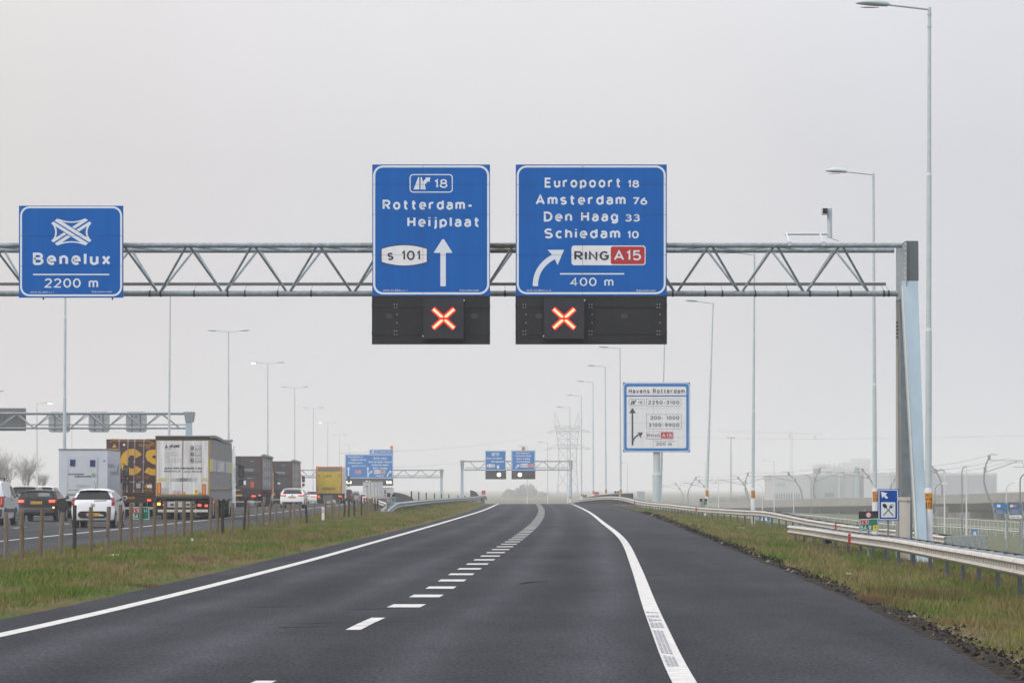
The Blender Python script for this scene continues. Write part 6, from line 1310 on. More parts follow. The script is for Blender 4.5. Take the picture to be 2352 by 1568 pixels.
# pale container lorry and a pale lorry ahead of it
d = 497; W_ = 2.5; z = max(PZ(1105, d)-4.0, float(zr(d))+ZL); pc = M('pale_container', (.48, .51, .53), .5, streak=(3, .15))
T = thing('container_lorry', 'lorry with a pale grey container below the speed-limit panel', 'lorry', (PX(852.3, d), d, z), 'lorries in the traffic queue', R(-.2))
m = MB(); m.box(-W_/2, W_/2, 0, 12.2, 1.1, 4.0, pc); m.box(-W_/2, W_/2, -.06, 0, 3.88, 4.02, midgrey); m.build('container', T, world=False)
for s in (-1, 1):
    m = MB(); m.box(min(s*.03, s*1.18), max(s*.03, s*1.18), -.05, -.005, 1.18, 3.84, pc); m.build('container_door', T, world=False)
for u in (-.62, -.06, .52, 1.0): m = MB(); m.tube((u, -.09, 1.2), (u, -.09, 3.82), .03, midgrey, 6); m.build('lock_rod', T, world=False)
m = MB(); tx = Plane(lambda u, v, l: (u, -.055-l, -v)); text(m, tx, 'tex', -.95, -.45, -3.1, .32, sink, .004, off=.02)
for u, v, w_, h_, c_ in ((.3, 3.4, .25, .07, cg), (.55, 3.4, .3, .05, cg), (.55, 3.2, .25, .05, cg), (-.55, 1.55, .28, .3, syel), (.55, 1.75, .25, .25, syel), (.1, 1.8, .22, .18, syel)): fill(m, Plane(lambda a, b, l: (a, -.055-l, b)), [(u, v), (u+w_, v), (u+w_, v+h_), (u, v+h_)], c_, .006)
m.build('lettering', T, world=False); chassis(T, .1, 12, W_, 1.05); axles(T, (1.6, 2.9, 4.2), .5, W_); cab(T, 12.5, 2.0, 2.45, 3.5, white_car); rear_bar(T, W_, .45)
d = 556; z = max(PZ(1119.5, d)-3.55, float(zr(d))+ZL); T = thing('box_lorry', 'pale box lorry with a sloping front ahead of the grey container', 'lorry', (PX(884.5, d), d, z), 'lorries in the traffic queue')
m = MB(); m.box(-1.25, 1.25, 0, 6, .9, 3.5, M('pale_grey_box', (.42, .43, .45), .5)); m.build('box_body', T, world=False); m = MB(); m.box(-1.28, 1.28, -.02, .05, 3.42, 3.56, midgrey); m.box(.3, .9, -.03, -.002, 1.9, 2.7, glass); m.build('rear_frame', T, world=False)
chassis(T, .1, 6.5, 2.5, .9); axles(T, (1.4, 6.2), .46, 2.4); cab(T, 6.1, 1.8, 2.4, 2.8, white_car)
# ================================================================ hazy background: railway viaduct, works, pylon, trees
ZF = -4.05
VD = [(x, y, d*1.2) for x, y, d in [(2620,1116,430),(2352,1129.5,470),(2142,1136.5,515),(2002,1142,560),(1864,1145,600),(1735,1149.5,670),(1627,1154,820),(1560,1158.5,980)]]
vp = sample([C(x, y, d) for x, y, d in VD], 6.0)
T = thing('railway_viaduct', 'long low concrete railway viaduct with a plain parapet curving away on the right', 'viaduct', (vp[8].x, vp[8].y, ZF))
def strip_solid(m, ps, o0, o1, z0, z1, mat):
    vs = []
    for i, p in enumerate(ps):
        n_ = nrm(ps, i); a, b = p+n_*o0, p+n_*o1
        vs += [(a.x, a.y, p.z+z0), (b.x, b.y, p.z+z0), (b.x, b.y, p.z+z1), (a.x, a.y, p.z+z1)]
    k = len(ps); m.add(vs, [(4*i+j, 4*i+(j+1) % 4, 4*i+4+(j+1) % 4, 4*i+4+j) for i in range(k-1) for j in range(4)]+[(3,2,1,0), (4*k-4,4*k-3,4*k-2,4*k-1)], mat)
sgn = 1 if nrm(vp, 5).y < 0 else -1
m = MB(); strip_solid(m, vp, sgn*0, -sgn*.25, -1.15, 0, conc); strip_solid(m, vp, -sgn*9, -sgn*9.25, -1.0, 0, conc); m.build('parapet', T)
m = MB(); strip_solid(m, vp, sgn*.35, -sgn*9.4, -1.7, -1.154, conc)
vs = []
m.build('deck_edge', T)
m = MB()
for i, p in enumerate(vp):
    n_ = nrm(vp, i)*sgn
    for o, z in ((.2, -1.704), (-9.2, -1.704), (-6.5, -3.2), (-2.6, -3.2)):
        q = p+n_*o; vs.append((q.x, q.y, p.z+z))
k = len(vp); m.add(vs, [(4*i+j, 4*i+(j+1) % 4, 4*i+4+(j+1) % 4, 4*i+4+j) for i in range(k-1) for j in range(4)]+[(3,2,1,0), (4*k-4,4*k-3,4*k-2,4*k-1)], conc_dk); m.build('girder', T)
for i in range(0, len(vp)-2, 4):
    p = vp[i]; n_ = nrm(vp, i)*sgn
    m = MB(); q = p-n_*4.5
    if 30 > i: 
        for o in (-3.2, -6.0): q = p+n_*o; m.tube((q.x, q.y, ZF-.3), (q.x, q.y, p.z-3.15), .85, conc, 16)
        m.build('pillar', T, smooth=40)
m = MB(); i0 = max(range(len(vp)), key=lambda i: -abs(PX(2215, vp[i].y)-vp[i].x)); strip_solid(m, vp[i0:i0+14], -sgn*1.4, -sgn*8, -4.6, -3.25, conc); m.build('abutment_beam', T)
# dark vertical slabs under the bridge
for xx in (2165, 2240, 2262, 2290):
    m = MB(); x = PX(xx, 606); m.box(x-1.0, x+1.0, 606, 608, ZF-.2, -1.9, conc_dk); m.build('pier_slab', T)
# curved overhead-line masts
mast_m = M('mast_grey', (.20, .20, .20), .6)
def mast(label, xb, yb, xt, yt, d, arm_sgn, armlen):
    """tall sickle-shaped mast: foot, outward bow, top leaning back over the track"""
    d *= 1.2; armlen *= 1.2; H = (yb-yt)*d/F; x0 = PX(xb, d); z0 = PZ(yb, d); xt_ = PX(xt, d)-x0; T = thing('catenary_mast', label, 'catenary mast', (x0, d, z0), 'curved overhead line masts along the viaduct')
    ctrl = [(0, -.25), (-.16, .0), (-.40, .22), (-.52, .42), (-.48, .60), (-.30, .80), (-.02, .97), (.06, 1.0)]
    f = hermite([(i, c[0]) for i, c in enumerate(ctrl)]); g = hermite([(i, c[1]) for i, c in enumerate(ctrl)]); B_ = H*.33*arm_sgn
    q = [(float(f(t))*B_, 0, float(g(t))*H) for t in np.linspace(0, 7, 24)]; sh = xt_-q[-1][0]; q = [(a+sh*max(0, c/H), b, c) for a, b, c in q]
    m = MB(); m.path(q, [.23-.13*i/23 for i in range(24)], mast_m, 8); m.build('mast', T, world=False, smooth=50)
    e = q[-1]; m = MB(); m.tube(e, (e[0]+arm_sgn*1.2, 0, e[2]-.05), .06, mast_m, 6)
    p1 = q[14]; p2 = q[18]; tip = (e[0]+arm_sgn*armlen, 0, e[2]-H*.13)
    m.tube(p2, tip, .05, mast_m, 6); m.tube(p1, (tip[0]-arm_sgn*.9, 0, tip[2]-.05), .07, mast_m, 6); m.tube((tip[0]-arm_sgn*1.6, 0, tip[2]-H*.11), (tip[0]+arm_sgn*.6, 0, tip[2]-H*.12), .05, mast_m, 6); m.tube(tip, (tip[0]+arm_sgn*.3, 0, tip[2]-H*.12), .04, mast_m, 5); m.build('bracket_arm', T, world=False)
    m = MB()
    for p in (q[15], q[19]): m.box(p[0]-.22, p[0]+.26, -.1, .1, p[2]-.4, p[2]+.4, mast_m)
    m.build('tension_weights', T, world=False)
for a in (('tall curved mast closest to the right edge, bowing left', 2288,1163,2276,1043,480,1,4.6),('curved mast right of lamp post 3112, leaning left over the lamp', 2160,1136,2130,1060,520,-1,4.0),('curved mast half hidden by the gantry leg', 2046,1146,2080,1073,545,1,4.4),('curved mast behind lamp post 3111, leaning left', 2006,1142,1977,1076,560,-1,4.2),('curved mast against the pale green works wall, bowing left', 1886,1167,1886,1073,600,1,4.2),('curved mast against the white end of the works', 1840,1147,1807,1084,620,-1,4.2),('curved mast crossing its twin, bowing left, just left of a lamp post', 1732,1163,1720,1084.5,690,1,4.4),('curved mast crossing its twin, leaning left, just left of a lamp post', 1716,1150,1692,1094,720,-1,4.4),('misty curved mast behind the far km board', 1585,1156,1602,1094,850,1,4.6),('misty curved mast leaning left at the lamp foot', 1627,1150,1603,1102,880,-1,4.6),('faintest curved mast right of the harbour sign', 1567,1152,1550,1109,1000,-1,4.6)):
    mast(*a)
crane_m = M('crane_pale', (.40, .40, .41), .6)
wire = M('wire_grey', (.22, .22, .22), .6)
for j, (dz, pts) in enumerate(((0, [(2276,1044,480),(2080,1074,545),(1886,1074,600),(1720,1085,690),(1602,1095,850),(1560,1104,1000)]),(1, [(2352+60,1046,470),(2310,1053,480),(2110,1080,545),(1912,1081,600),(1745,1093,690),(1620,1101,850),(1570,1108,1000)]),(2, [(2500,1040,470),(2312,1062,480),(2112,1088,545),(1914,1090,600),(1748,1099,690),(1622,1106,850)]))):
    T = None; m = MB()
    P_ = [C(a, b, c*1.2) for a, b, c in pts]; q = []
    for a, b in zip(P_[:-1], P_[1:]):
        for i in range(6):
            t = i/6; v = Vector(a).lerp(Vector(b), t); v.z -= 1.1*t*(1-t)*2; q.append(v)
    q.append(Vector(P_[-1])); m.path(q, .03, wire, 4); o = m.build('overhead_wire'); tag(o, ('uppermost overhead wire linking the curved mast tops', 'overhead wire strung below the mast tops', 'lowest overhead wire held by the bracket arms')[j], 'overhead wire', 'overhead wires along the viaduct')
# small lamp posts on the low ground
lamp_w = M('white_lamp_post', (.58, .60, .62), .5); lamp_d = M('dark_lamp_post', (.17, .18, .19), .5)
def road_lamp(label, x, yt, yb, s, xe, curved, dark=False):
    d = (HC-ZF)*F/(yb-YH); H = (yb-yt)*d/F; T = thing('road_lamp', label, 'lamp post', (PX(x, d), d, ZF), 'small lamp posts on the low ground'); A = abs(xe-x)*d/F; mt = lamp_d if dark else lamp_w
    m = MB(); r = .075
    if curved:
        m.path([(0,0,-.2),(0,0,H*.3)], .10, mt, 8); rr = min(A*.6, 1.0); pts = [(0,0,H*.3),(0,0,H-rr)]+[(s*rr*(1-math.cos(a)), 0, H-rr+rr*math.sin(a)) for a in [k*PI/12 for k in range(1, 7)]]+[(s*(A-.55), 0, H+.03)]; m.path(pts, r*.8, mt, 8)
    else: m.path([(0,0,-.2),(0,0,H*.35),(0,0,H)], [.12, .09, .06], mt, 8); m.tube((0,0,H-.05), (s*(A-.8),0,H+.12), .04, mt, 6)
    m.build('pole', T, world=False, smooth=50); m = MB(); x0 = s*(A-.7); z0 = H+(.03 if curved else .12)
    m.hexa([(x0,-.12,z0-.05),(x0+s*.9,-.14,z0-.07),(x0+s*.9,.14,z0-.07),(x0,.12,z0-.05)], [(x0,-.08,z0+.08),(x0+s*.8,-.1,z0+.12),(x0+s*.8,.1,z0+.12),(x0,.08,z0+.08)], pwhite if not dark else lamp_w); m.build('lantern', T, world=False)
for a in (('tall white straight lamp left of lamp post 3111, in front of the works', 1778,1059.6,1180,-1,1753,False),('grey straight lamp against the white end of the works', 1823,1081.8,1178,-1,1801,False),('white straight lamp before the pale green wall', 1927,1077,1180,-1,1906,False),('white straight lamp with its lantern at the green chimney', 1987,1063,1182,-1,1960,False),('pale straight lamp right of the far km board', 1650.5,1099,1172,-1,1633,False),('misty straight lamp left of the leaning lamp post', 1620,1061.4,1172,-1,1598,False),('dark crook-necked lamp before the pale green wall', 1863,1090,1200,-1,1837,True,True),('small crook-necked lamp beside the third lamp post', 1751,1113,1182,-1,1735,True),('straight lamp half hidden by the gantry leg', 2051,1080,1205,-1,2028,False),('dark crook-necked lamp between lamp post 3112 and the tall white lamp', 2209.6,1070,1229,1,2231,True,True),('bright white straight lamp right of lamp post 3112', 2219.8,1069.5,1230.5,-1,2191,False),('low crook-necked lamp just right of lamp post 3112', 2147.5,1110.8,1224,1,2174,True,True),('slim white lamp on the low ground behind the end terminal', 2169.5,1087,1226,1,2197,False),('crook-necked lamp behind the finger signposts', 2311.5,1107,1240,1,2343,True),('dark crook-necked lamp at the right edge', 2343,1087,1262,1,2372,True,True)): road_lamp(*a)
# finger signposts and motorway symbol
def finger(label, x, d, yb, boards):
    T = thing('signpost', label, 'signpost', (PX(x, d), d, ZF), 'blue finger signposts'); m = MB(); m.tube((PX(x, d), d, ZF-.1), (PX(x, d), d, PZ(1155, d)), .09, rail_gv, 8); m.build('post', T)
    q = wplane(0, 0, 1, d-.12)
    for x0, x1, y0, y1, face, txt, side in boards:
        m = MB(); X0, X1 = PX(x0, d), PX(x1, d); tipx = x0-3 if side < 0 else x1+3; pts = [(x0, y0), (x1, y0), (x1, y1), (x0, y1)]
        pts = [(x0, y0), (x1, y0)]+([(tipx, (y0+y1)/2)] if side > 0 else [])+[(x1, y1), (x0, y1)]+([(tipx, (y0+y1)/2)] if side < 0 else [])
        m.prism([(PX(a, d), PZ(b, d)) for a, b in pts], d-.12, d-.06, face); b_ = m.build('finger_board', T); m = MB()
        for i, s_ in enumerate(txt):
            h = (y1-y0)/len(txt)
            if s_ == '#': fill(m, q, [(x0+5, y0+2), (x0+9, y0+1.6), (x0+13, y0+2), (x0+13, y1-2), (x0+9, y1-1.6), (x0+5, y1-2)], swhite, .01)
            elif s_ == 'A15': fill(m, q, [(x0+2, y0+2), (x0+9, y0+2), (x0+9, y1-2), (x0+2, y1-2)], swhite, .01); fill(m, q, [(x0+9, y0+2), (x0+17, y0+2), (x0+17, y1-2), (x0+9, y1-2)], sred, .01); text(m, q, 'A15', x0+10, x0+16, y1-3, 3.5, swhite, .02)
            else: text(m, q, s_, x0+3, x0+3+min(len(s_)*1.9, x1-x0-5), y0+h*(i+.8), h*.5, swhite if face is not pwhite else sink, .01)
        m.build('lettering', b_)
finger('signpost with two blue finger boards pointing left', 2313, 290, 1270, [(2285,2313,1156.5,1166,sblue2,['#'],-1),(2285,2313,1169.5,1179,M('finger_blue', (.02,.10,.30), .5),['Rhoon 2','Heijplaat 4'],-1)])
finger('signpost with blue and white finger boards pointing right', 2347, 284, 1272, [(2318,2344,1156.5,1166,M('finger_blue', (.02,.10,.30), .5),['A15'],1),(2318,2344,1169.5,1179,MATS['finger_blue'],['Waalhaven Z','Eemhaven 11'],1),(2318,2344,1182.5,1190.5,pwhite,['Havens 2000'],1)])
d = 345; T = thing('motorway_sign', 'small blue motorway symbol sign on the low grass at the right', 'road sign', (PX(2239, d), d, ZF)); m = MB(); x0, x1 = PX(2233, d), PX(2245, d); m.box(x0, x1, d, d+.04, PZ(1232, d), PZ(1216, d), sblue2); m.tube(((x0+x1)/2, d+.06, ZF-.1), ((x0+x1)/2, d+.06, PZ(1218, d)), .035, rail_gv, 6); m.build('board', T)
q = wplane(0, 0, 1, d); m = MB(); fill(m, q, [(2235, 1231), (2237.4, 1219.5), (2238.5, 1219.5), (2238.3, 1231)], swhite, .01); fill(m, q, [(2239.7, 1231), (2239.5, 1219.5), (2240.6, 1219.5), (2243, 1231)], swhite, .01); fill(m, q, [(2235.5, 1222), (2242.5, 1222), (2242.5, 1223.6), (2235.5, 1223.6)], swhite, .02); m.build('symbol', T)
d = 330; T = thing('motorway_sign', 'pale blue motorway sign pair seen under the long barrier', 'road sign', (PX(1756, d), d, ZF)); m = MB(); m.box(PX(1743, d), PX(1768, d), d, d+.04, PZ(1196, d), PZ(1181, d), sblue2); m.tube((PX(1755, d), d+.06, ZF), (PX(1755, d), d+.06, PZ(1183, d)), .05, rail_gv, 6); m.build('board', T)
q = wplane(0, 0, 1, d); m = MB(); fill(m, q, [(1748, 1195), (1751, 1183), (1753, 1183), (1753, 1195)], swhite, .01); fill(m, q, [(1757, 1195), (1757, 1183), (1759, 1183), (1763, 1195)], swhite, .01); m.build('symbol', T)
# white picket barrier on the low ground
def low_fence(label, pts, h, name, picket=True, mat=M('faded_white_rail', (.40, .42, .42), .6)):
    ps = sample([C(x, y, d) for x, y, d in pts], 2.2 if picket else 4.0); T = thing(name, label, 'fence', tuple(ps[0]), 'low white fences beyond the verge')
    m = MB()
    for z in ((h*.45, h) if picket else (h,)): m.path([p+Vector((0, 0, z)) for p in ps], .06 if picket else .09, mat, 5)
    m.build('rail', T); m = MB()
    for p in ps: m.box(p.x-.03, p.x+.03, p.y-.03, p.y+.03, p.z-.3, p.z+h, mat)
    o = m.build('pickets', T); o['kind'] = 'stuff'
low_fence('white picket railing below the viaduct, right of lamp post 3112', [(2142,1213,440),(2224,1219,415),(2352,1229,385)], 1.5, 'picket_fence')
low_fence('low white crash rail below the picket railing', [(1935,1203,480),(2060,1219,420),(2142,1222,400),(2224,1226.5,385),(2352,1237,360)], .75, 'low_barrier', False)
low_fence('thin white rail under the long barrier, left of lamp post 3110', [(1640,1183,560),(1760,1190,520),(1860,1194,500),(1935,1203,480)], .7, 'low_barrier', False)
# industrial works far behind the viaduct
bw = M('works_white', (.40, .40, .42), .7, noise=(.08, .1)); bg_ = M('works_green', (.22, .30, .27), .7, streak=(.8, .1)); bgy = M('works_grey', (.28, .30, .34), .7, streak=(.8, .1)); win_m = M('works_window', (.06, .07, .08), .4); wall_t = M('works_trim', (.48, .48, .50), .7)
DB = 1500
T = thing('works_building', 'long hazy industrial works with white, green and grey wall sections behind the viaduct', 'building', (PX(1950, DB), DB, ZF))
def blk(x0, x1, yt, d, dep, mat, nm='wall', yb=None):
    m = MB(); m.box(PX(x0, d), PX(x1, d), d, d+dep, ZF-.5 if yb is None else PZ(yb, d), PZ(yt, d), mat); return m.build(nm, T)
w1 = blk(1771.5, 1866, 1091, DB, 40, bw); w2 = blk(1866, 1942, 1093, DB+3, 40, bg_); blk(1864, 1945, 1088, DB+9, 30, bw, 'roof_parapet'); w3 = blk(1942, 2058, 1088, DB-2, 40, bgy); blk(1985, 2290, 1085.5, DB-6, 50, wall_t, 'wall_frame'); w4 = blk(2047, 2283, 1090.5, DB-7, 2, bgy)
for i in range(11):
    x = 1777+i*5.7
    if x < 1840: m = MB(); m.box(PX(x, DB), PX(x+3, DB), DB-.2, DB-.05, PZ(1145, DB), PZ(1132.5, DB), win_m); m.build('window', w1)
for x0, x1, w in ((1868, 1873, w2), (1896, 1917, w2)): m = MB(); m.box(PX(x0, DB), PX(x1, DB), DB+2.7, DB+2.95, PZ(1141, DB), PZ(1131, DB), win_m); m.build('window', w)
m = MB(); m.box(PX(1783, DB), PX(1803, DB), DB-.15, DB-.03, PZ(1117, DB), PZ(1108, DB), bgy); m.build('wall_sign', w1)
m = MB(); m.tube((PX(1969, DB-4), DB-4, ZF), (PX(1969, DB-4), DB-4, PZ(1085, DB)), 1.4, bg_, 14); m.tube((PX(1969, DB-4), DB-4, PZ(1085, DB)), (PX(1969, DB-4), DB-4, PZ(1080, DB)), 1.5, bg_, 14, 1.6); m.tube((PX(1969, DB-4), DB-4, PZ(1080, DB)), (PX(1969, DB-4), DB-4, PZ(1072, DB)), 1.15, bg_, 14); m.build('chimney', T, smooth=40)
blk(1870, 1885, 1077, DB+12, 4, midgrey, 'roof_unit', 1090); blk(1898, 1912, 1083, DB+12, 4, bgy, 'roof_unit', 1090); blk(2140, 2152, 1076, DB, 4, midgrey, 'roof_unit', 1086)
m = MB(); m.path([C(2152, 1082, DB), C(2160, 1078, DB), C(2168, 1080, DB), C(2170, 1086, DB)], .5, midgrey, 8); m.build('roof_duct', T)
d = 3200; T = thing('factory_hall', 'faint stepped factory block rising behind the works', 'building', (PX(1960, d), d, ZF))
m = MB()
for x0, x1, yt in ((1872, 1905, 1066), (1905, 1935, 1070), (1935, 1960, 1062), (1960, 1999, 1053)): m.box(PX(x0, d), PX(x1, d), d, d+30, ZF, PZ(yt, d), bw)
m.build('wall', T)
m = MB()
for i in range(6): m.box(PX(1880+i*11, d), PX(1885+i*11, d), d-2, d, PZ(1080, d), PZ(1065, d), bgy)
m.build('pipes', T)
d = 1500; T = thing('high_mast', 'faint very tall mast with a ring of lights right of the leaning lamp post', 'light mast', (PX(1679, d), d, ZF)); m = MB(); m.tube((PX(1679, d), d, ZF), (PX(1679, d), d, PZ(1006, d)), .42, mast_m, 8, .2); m.build('pole', T); m = MB(); m.disc((PX(1679, d), d, PZ(1005, d)), 2.0, 'z', .45, mast_m, 16); m.build('light_ring', T)
d = 3000; T = thing('tower_crane', 'barely visible tower crane in the mist above the works', 'crane', (PX(1818, d), d, ZF)); m = MB()
def lat(m, a, b, w, n, r, mat):
    a, b = Vector(a), Vector(b); t = (b-a).normalized(); u = t.cross(Vector((0, 1, 0))).normalized()*w; v = t.cross(u).normalized()*w; cs = [u+v, u-v, -u-v, -u+v]
    for c in cs: m.tube(a+c, b+c, r, mat, 4)
    for i in range(n):
        p, q = a.lerp(b, i/n), a.lerp(b, (i+1)/n)
        for k in range(4): m.tube(p+cs[k], q+cs[(k+1) % 4], r*.7, mat, 3)
lat(m, C(1818, 1150, d), C(1818, 990, d), .9, 18, .16, crane_m); m.build('tower', T); m = MB(); lat(m, C(1652, 990, d), C(1886, 996, d), .7, 30, .14, crane_m); m.build('jib', T)
m = MB(); x, _, z = C(1872, 1004, d); m.box(x-1.2, x+1.2, d-1, d+1, z-2.2, z+1.4, crane_m); m.build('counterweight', T); m = MB(); x, _, z = C(1815, 1000, d); m.box(x-1.5, x+1, d-1, d+1, z-1.5, z+1.3, crane_m); m.build('crane_cab', T)
m = MB(); x, _, z = C(1717, 996, d); m.tube((x, d, z), (x, d, z-4.5), .08, wire, 4); m.box(x-.6, x+.6, d-.4, d+.4, z-6, z-4.5, crane_m); m.build('hook', T)
# lattice pylon
d = 1900; pm_ = M('pylon_steel', (.20, .21, .215), .6); xc = PX(1303.5, d); kx = d/F
T = thing('electricity_pylon', 'grey lattice electricity pylon with two crossarms in the mist ahead', 'pylon', (xc, d, ZF))
def PP(x, y, s=0): return Vector((PX(x, d), d+s, PZ(y, d)))
m = MB(); lv = [(1175, 1277, 1332, 3.4), (1120, 1281, 1327, 2.9), (1085, 1283, 1325, 2.6), (1058, 1284, 1324, 2.4), (1030, 1283, 1325, 2.2), (1008, 1280.5, 1327, 2.1), (992, 1278, 1329, 2.0), (978, 1276, 1330.5, 1.8)]
for i in range(len(lv)-1):
    (y0, a0, b0, s0), (y1, a1, b1, s1) = lv[i], lv[i+1]
    for f_, s in ((1, 1), (-1, -1)):
        m.tube(PP(a0, y0, s0*s), PP(a1, y1, s1*s), .17, pm_, 4); m.tube(PP(b0, y0, s0*s), PP(b1, y1, s1*s), .17, pm_, 4)
        c0, c1 = (a0+b0)/2, (a1+b1)/2
        m.tube(PP(a0, y0, s0*s), PP(c1, y1, s1*s), .10, pm_, 3); m.tube(PP(b0, y0, s0*s), PP(c1, y1, s1*s), .10, pm_, 3); m.tube(PP(a1, y1, s1*s), PP(c0, y0, s0*s), .10, pm_, 3); m.tube(PP(b1, y1, s1*s), PP(c0, y0, s0*s), .10, pm_, 3)
        if i not in (0, 1): m.tube(PP(a1, y1, s1*s), PP(b1, y1, s1*s), .10, pm_, 3)
    m.tube(PP(a1, y1, -s1), PP(a1, y1, s1), .08, pm_, 3); m.tube(PP(b1, y1, -s1), PP(b1, y1, s1), .08, pm_, 3)
m.build('body', T)
for yc, xl, xr, up in ((992, 1257, 1355, 9), (1031, 1252.5, 1357, 10)):
    m = MB(); L_ = 12
    for s in (-1.6, 1.6):
        top = [PP(xl, yc+2), PP(1280, yc-up, s), PP(1328, yc-up, s), PP(xr, yc)]; bot = [PP(xl, yc+2), PP(1280, yc-2, s), PP(1328, yc-2, s), PP(xr, yc)]
        for q in (top, bot):
            for a, b in zip(q[:-1], q[1:]): m.tube(a, b, .13, pm_, 4)
        for i in range(L_):
            x0 = 1280+48*i/L_; x1 = 1280+48*(i+1)/L_; m.tube(PP(x0, yc-2 if i % 2 else yc-up, s), PP(x1, yc-up if i % 2 else yc-2, s), .08, pm_, 3)
        for x0 in (1264, 1272, 1336, 1344): m.tube(PP(x0, yc-.5, s*.6), PP(x0+3, yc-4.5, s*.6), .07, pm_, 3)
    m.build('crossarm', T)
for a, b, c in ((1275, 1288, 1274.3), (1330.5, 1319, 1329.5)):
    m = MB()
    for s in (-1, 1): m.tube(PP(a, 985, s), PP(c, 947, 0), .13, pm_, 4); m.tube(PP(b, 985, s), PP(c+1.5*(1 if a < 1300 else -1), 947, 0), .12, pm_, 4)
    for i in range(5): t0, t1 = i/5, (i+1)/5; m.tube(PP(a+(c-a)*t0, 985-38*t0, .5), PP(b+(c-b)*t1, 985-38*t1, .5), .07, pm_, 3)
    m.build('earth_wire_peak', T)
for j, (x0, y0, x1, y1, d1) in enumerate(((1257,993,780,1040,700),(1252.5,1032,700,1080,650),(1355,991,2352,1000,900))):
    a = Vector(C(x0, y0, d)); b = Vector(C(x1, y1, d1)); m = MB(); q = []
    for i in range(15): t = i/14; v = a.lerp(b, t); v.z -= 9*t*(1-t); q.append(v)
    m.path(q, .035, wire, 4); tag(m.build('power_line'), ('faint power line drooping left from the upper pylon arm', 'faint power line drooping left from the lower pylon arm', 'faint power line running right from the upper pylon arm')[j], 'power line', 'power lines at the pylon')
# trees in the mist
bark = M('bare_bark', (.22, .20, .19), .9); twig = M('bare_twigs', (.30, .28, .27), .95); leafm = M('misty_foliage', (.15, .15, .13), .95, noise=(.8, .4))
def bare_tree(label, x, yb, yt, d, spread, seed, n0=9, group='bare trees at the left edge'):
    r = random.Random(seed); H = 1.3*(yb-yt)*d/F; base = Vector((PX(x, d), d, PZ(yb, d))); T = thing('bare_tree', label, 'tree', tuple(base), group); tr = MB(); cr = MB()
    def grow(p, dirv, L_, rad, lev):
        q = p+dirv*L_; (tr if lev < 2 else cr).path([p, (p+q)/2+Vector((r.uniform(-.1, .1), r.uniform(-.1, .1), 0))*L_, q], [rad, rad*.8, rad*.6], bark if lev < 2 else twig, 5 if lev < 2 else 3)
        if lev >= 5 or L_ < .12: return
        for _ in range(3 if lev < 4 else 5):
            v = (dirv+Vector((r.uniform(-1, 1)*spread, r.uniform(-1, 1)*spread, r.uniform(-.25, .5)))).normalized(); grow(p.lerp(q, r.uniform(.12, 1)), v, L_*r.uniform(.6, .85), rad*.6, lev+1)
    for _ in range(n0): grow(base+Vector((r.uniform(-1, 1)*H*.12, 0, 0)), Vector((r.uniform(-.8, .8)*spread, r.uniform(-.4, .4), 1)).normalized(), H*.36, H*.007, 0)
    tr.build('trunk', T); cr.build('crown', T)
bare_tree('bare bushy winter tree behind the estate car at the left edge', 12, 1125, 1042, 470, .7, 3); bare_tree('bare winter tree right of its twin, before the thin lamp post', 55, 1125, 1050, 490, .7, 5); bare_tree('low bare scrub between the winter trees and the removal lorry', 98, 1125, 1085, 520, .8, 8)
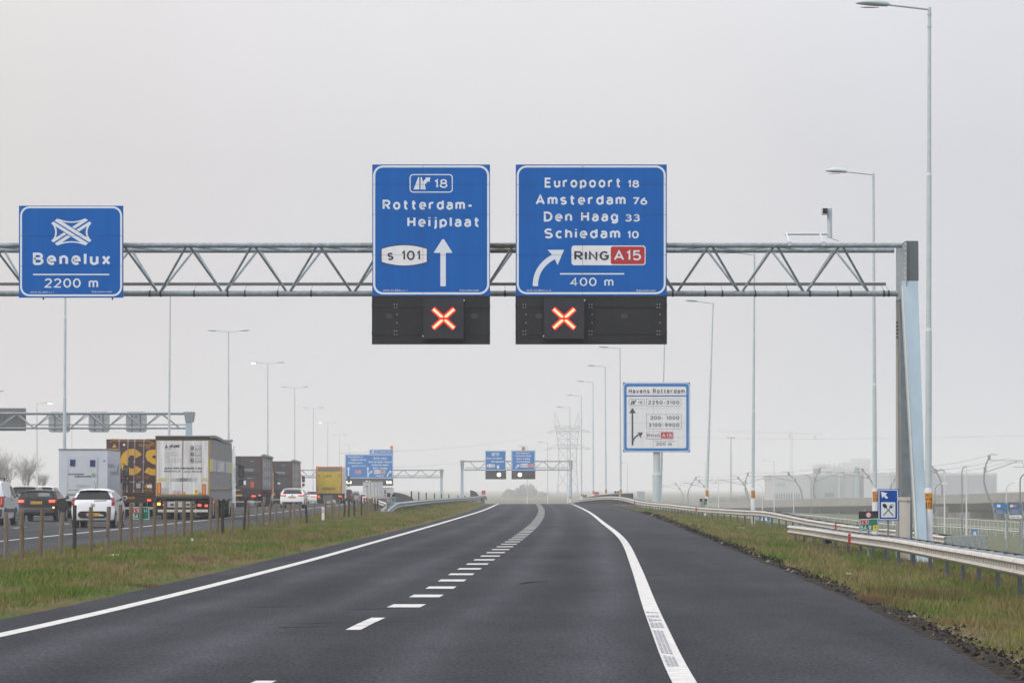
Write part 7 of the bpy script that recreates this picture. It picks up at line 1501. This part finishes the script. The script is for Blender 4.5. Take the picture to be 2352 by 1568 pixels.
def bush_tree(label, x, yb, yt, w, d, seed, n=2600):
    r = np.random.default_rng(seed); H = (yb-yt)*d/F; Wd = w*d/F/2; base = Vector((PX(x, d), d, PZ(yb, d))); T = thing('misty_tree', label, 'tree', tuple(base), 'misty trees where the road dips')
    m = MB(); m.tube(base-Vector((0,0,1)), base+Vector((0, 0, H*.5)), H*.04, bark, 6)
    for k in range(5): a = k*1.3; m.tube(base+Vector((0, 0, H*.3)), base+Vector((Wd*.5*math.cos(a), Wd*.3*math.sin(a), H*.75)), H*.02, bark, 4)
    m.build('trunk', T); m = MB(); cl = [(r.uniform(-.75, .75), r.uniform(-.5, .5), r.uniform(.25, .85), r.uniform(.25, .42)) for _ in range(16)]; vs, fs = [], []
    for i in range(n):
        c = cl[r.integers(len(cl))]; v = r.normal(size=3); v /= np.linalg.norm(v)+1e-6; q = c[3]*r.uniform(.55, 1.05)
        p = np.array([(c[0]*(1-.35*c[2])+v[0]*q)*Wd, (c[1]+v[1]*q)*Wd, max(.04, c[2]+v[2]*q*.8)*H]); s = .16*H*r.uniform(.5, 1.1)*.5
        a, b = r.normal(size=3)*s, r.normal(size=3)*s; o = len(vs); P3 = np.array(base)+p; vs += [tuple(P3), tuple(P3+a), tuple(P3+b)]; fs.append((o, o+1, o+2))
    m.add(vs, fs, leafm); m.build('crown', T)
bush_tree('broad misty tree mass where the road dips, tallest of three', 1208, 1168, 1114, 62, 1900, 1); bush_tree('lower misty tree left of the broad one', 1172, 1168, 1126, 48, 1950, 2); bush_tree('small misty tree right of the broad one', 1246, 1168, 1134, 34, 2000, 4)
for j, (x, yt, w, d) in enumerate(((1640,1141,90,1250),(1700,1139,60,1300))): bush_tree(('faint low tree line behind the far curved masts, left part', 'faint low tree line behind the far curved masts, right part')[j], x, 1160, yt, w, d, 10+j, 1200)
# cars on the slip road behind the viaduct parapet show only as roofs: skip; small cabinet by the harbour sign
d = 420; T = thing('roadside_cabinet', 'pale grey cabinet behind the long barrier, left of the harbour sign post', 'cabinet', (PX(1476, d), d, PZ(1158, d))); m = MB(); m.box(PX(1464, d), PX(1481, d), d, d+1, PZ(1160, d), PZ(1129, d), M('cabinet_grey', (.40, .45, .48), .5)); m.box(PX(1463.4, d), PX(1481.6, d), d-.03, d+1.03, PZ(1129, d), PZ(1128, d), pole_m); m.build('casing', T)
m = MB(); m.box(PX(1466, d), PX(1479, d), d-.03, d-.004, PZ(1154, d), PZ(1131.5, d), M('cabinet_door_grey', (.36, .41, .44), .5)); m.build('door', T)
# ================================================================ the mist itself
m = MB(); m.box(-2600, 2600, -20, 5200, -5.6, 62, black); hz = m.build('haze'); hz.data.materials.clear()
hm = bpy.data.materials.new('mist'); hm.use_nodes = True; nt = hm.node_tree; nt.nodes.clear(); pv = nt.nodes.new('ShaderNodeVolumePrincipled'); ou = nt.nodes.new('ShaderNodeOutputMaterial')
pv.inputs['Color'].default_value = (.975, .985, 1.0, 1); pv.inputs['Density'].default_value = HAZE; pv.inputs['Anisotropy'].default_value = .2
nt.links.new(pv.outputs[0], ou.inputs['Volume']); hz.data.materials.append(hm); tag(hz, 'pale even mist lying over the whole motorway and the low ground', 'mist', kind='stuff')
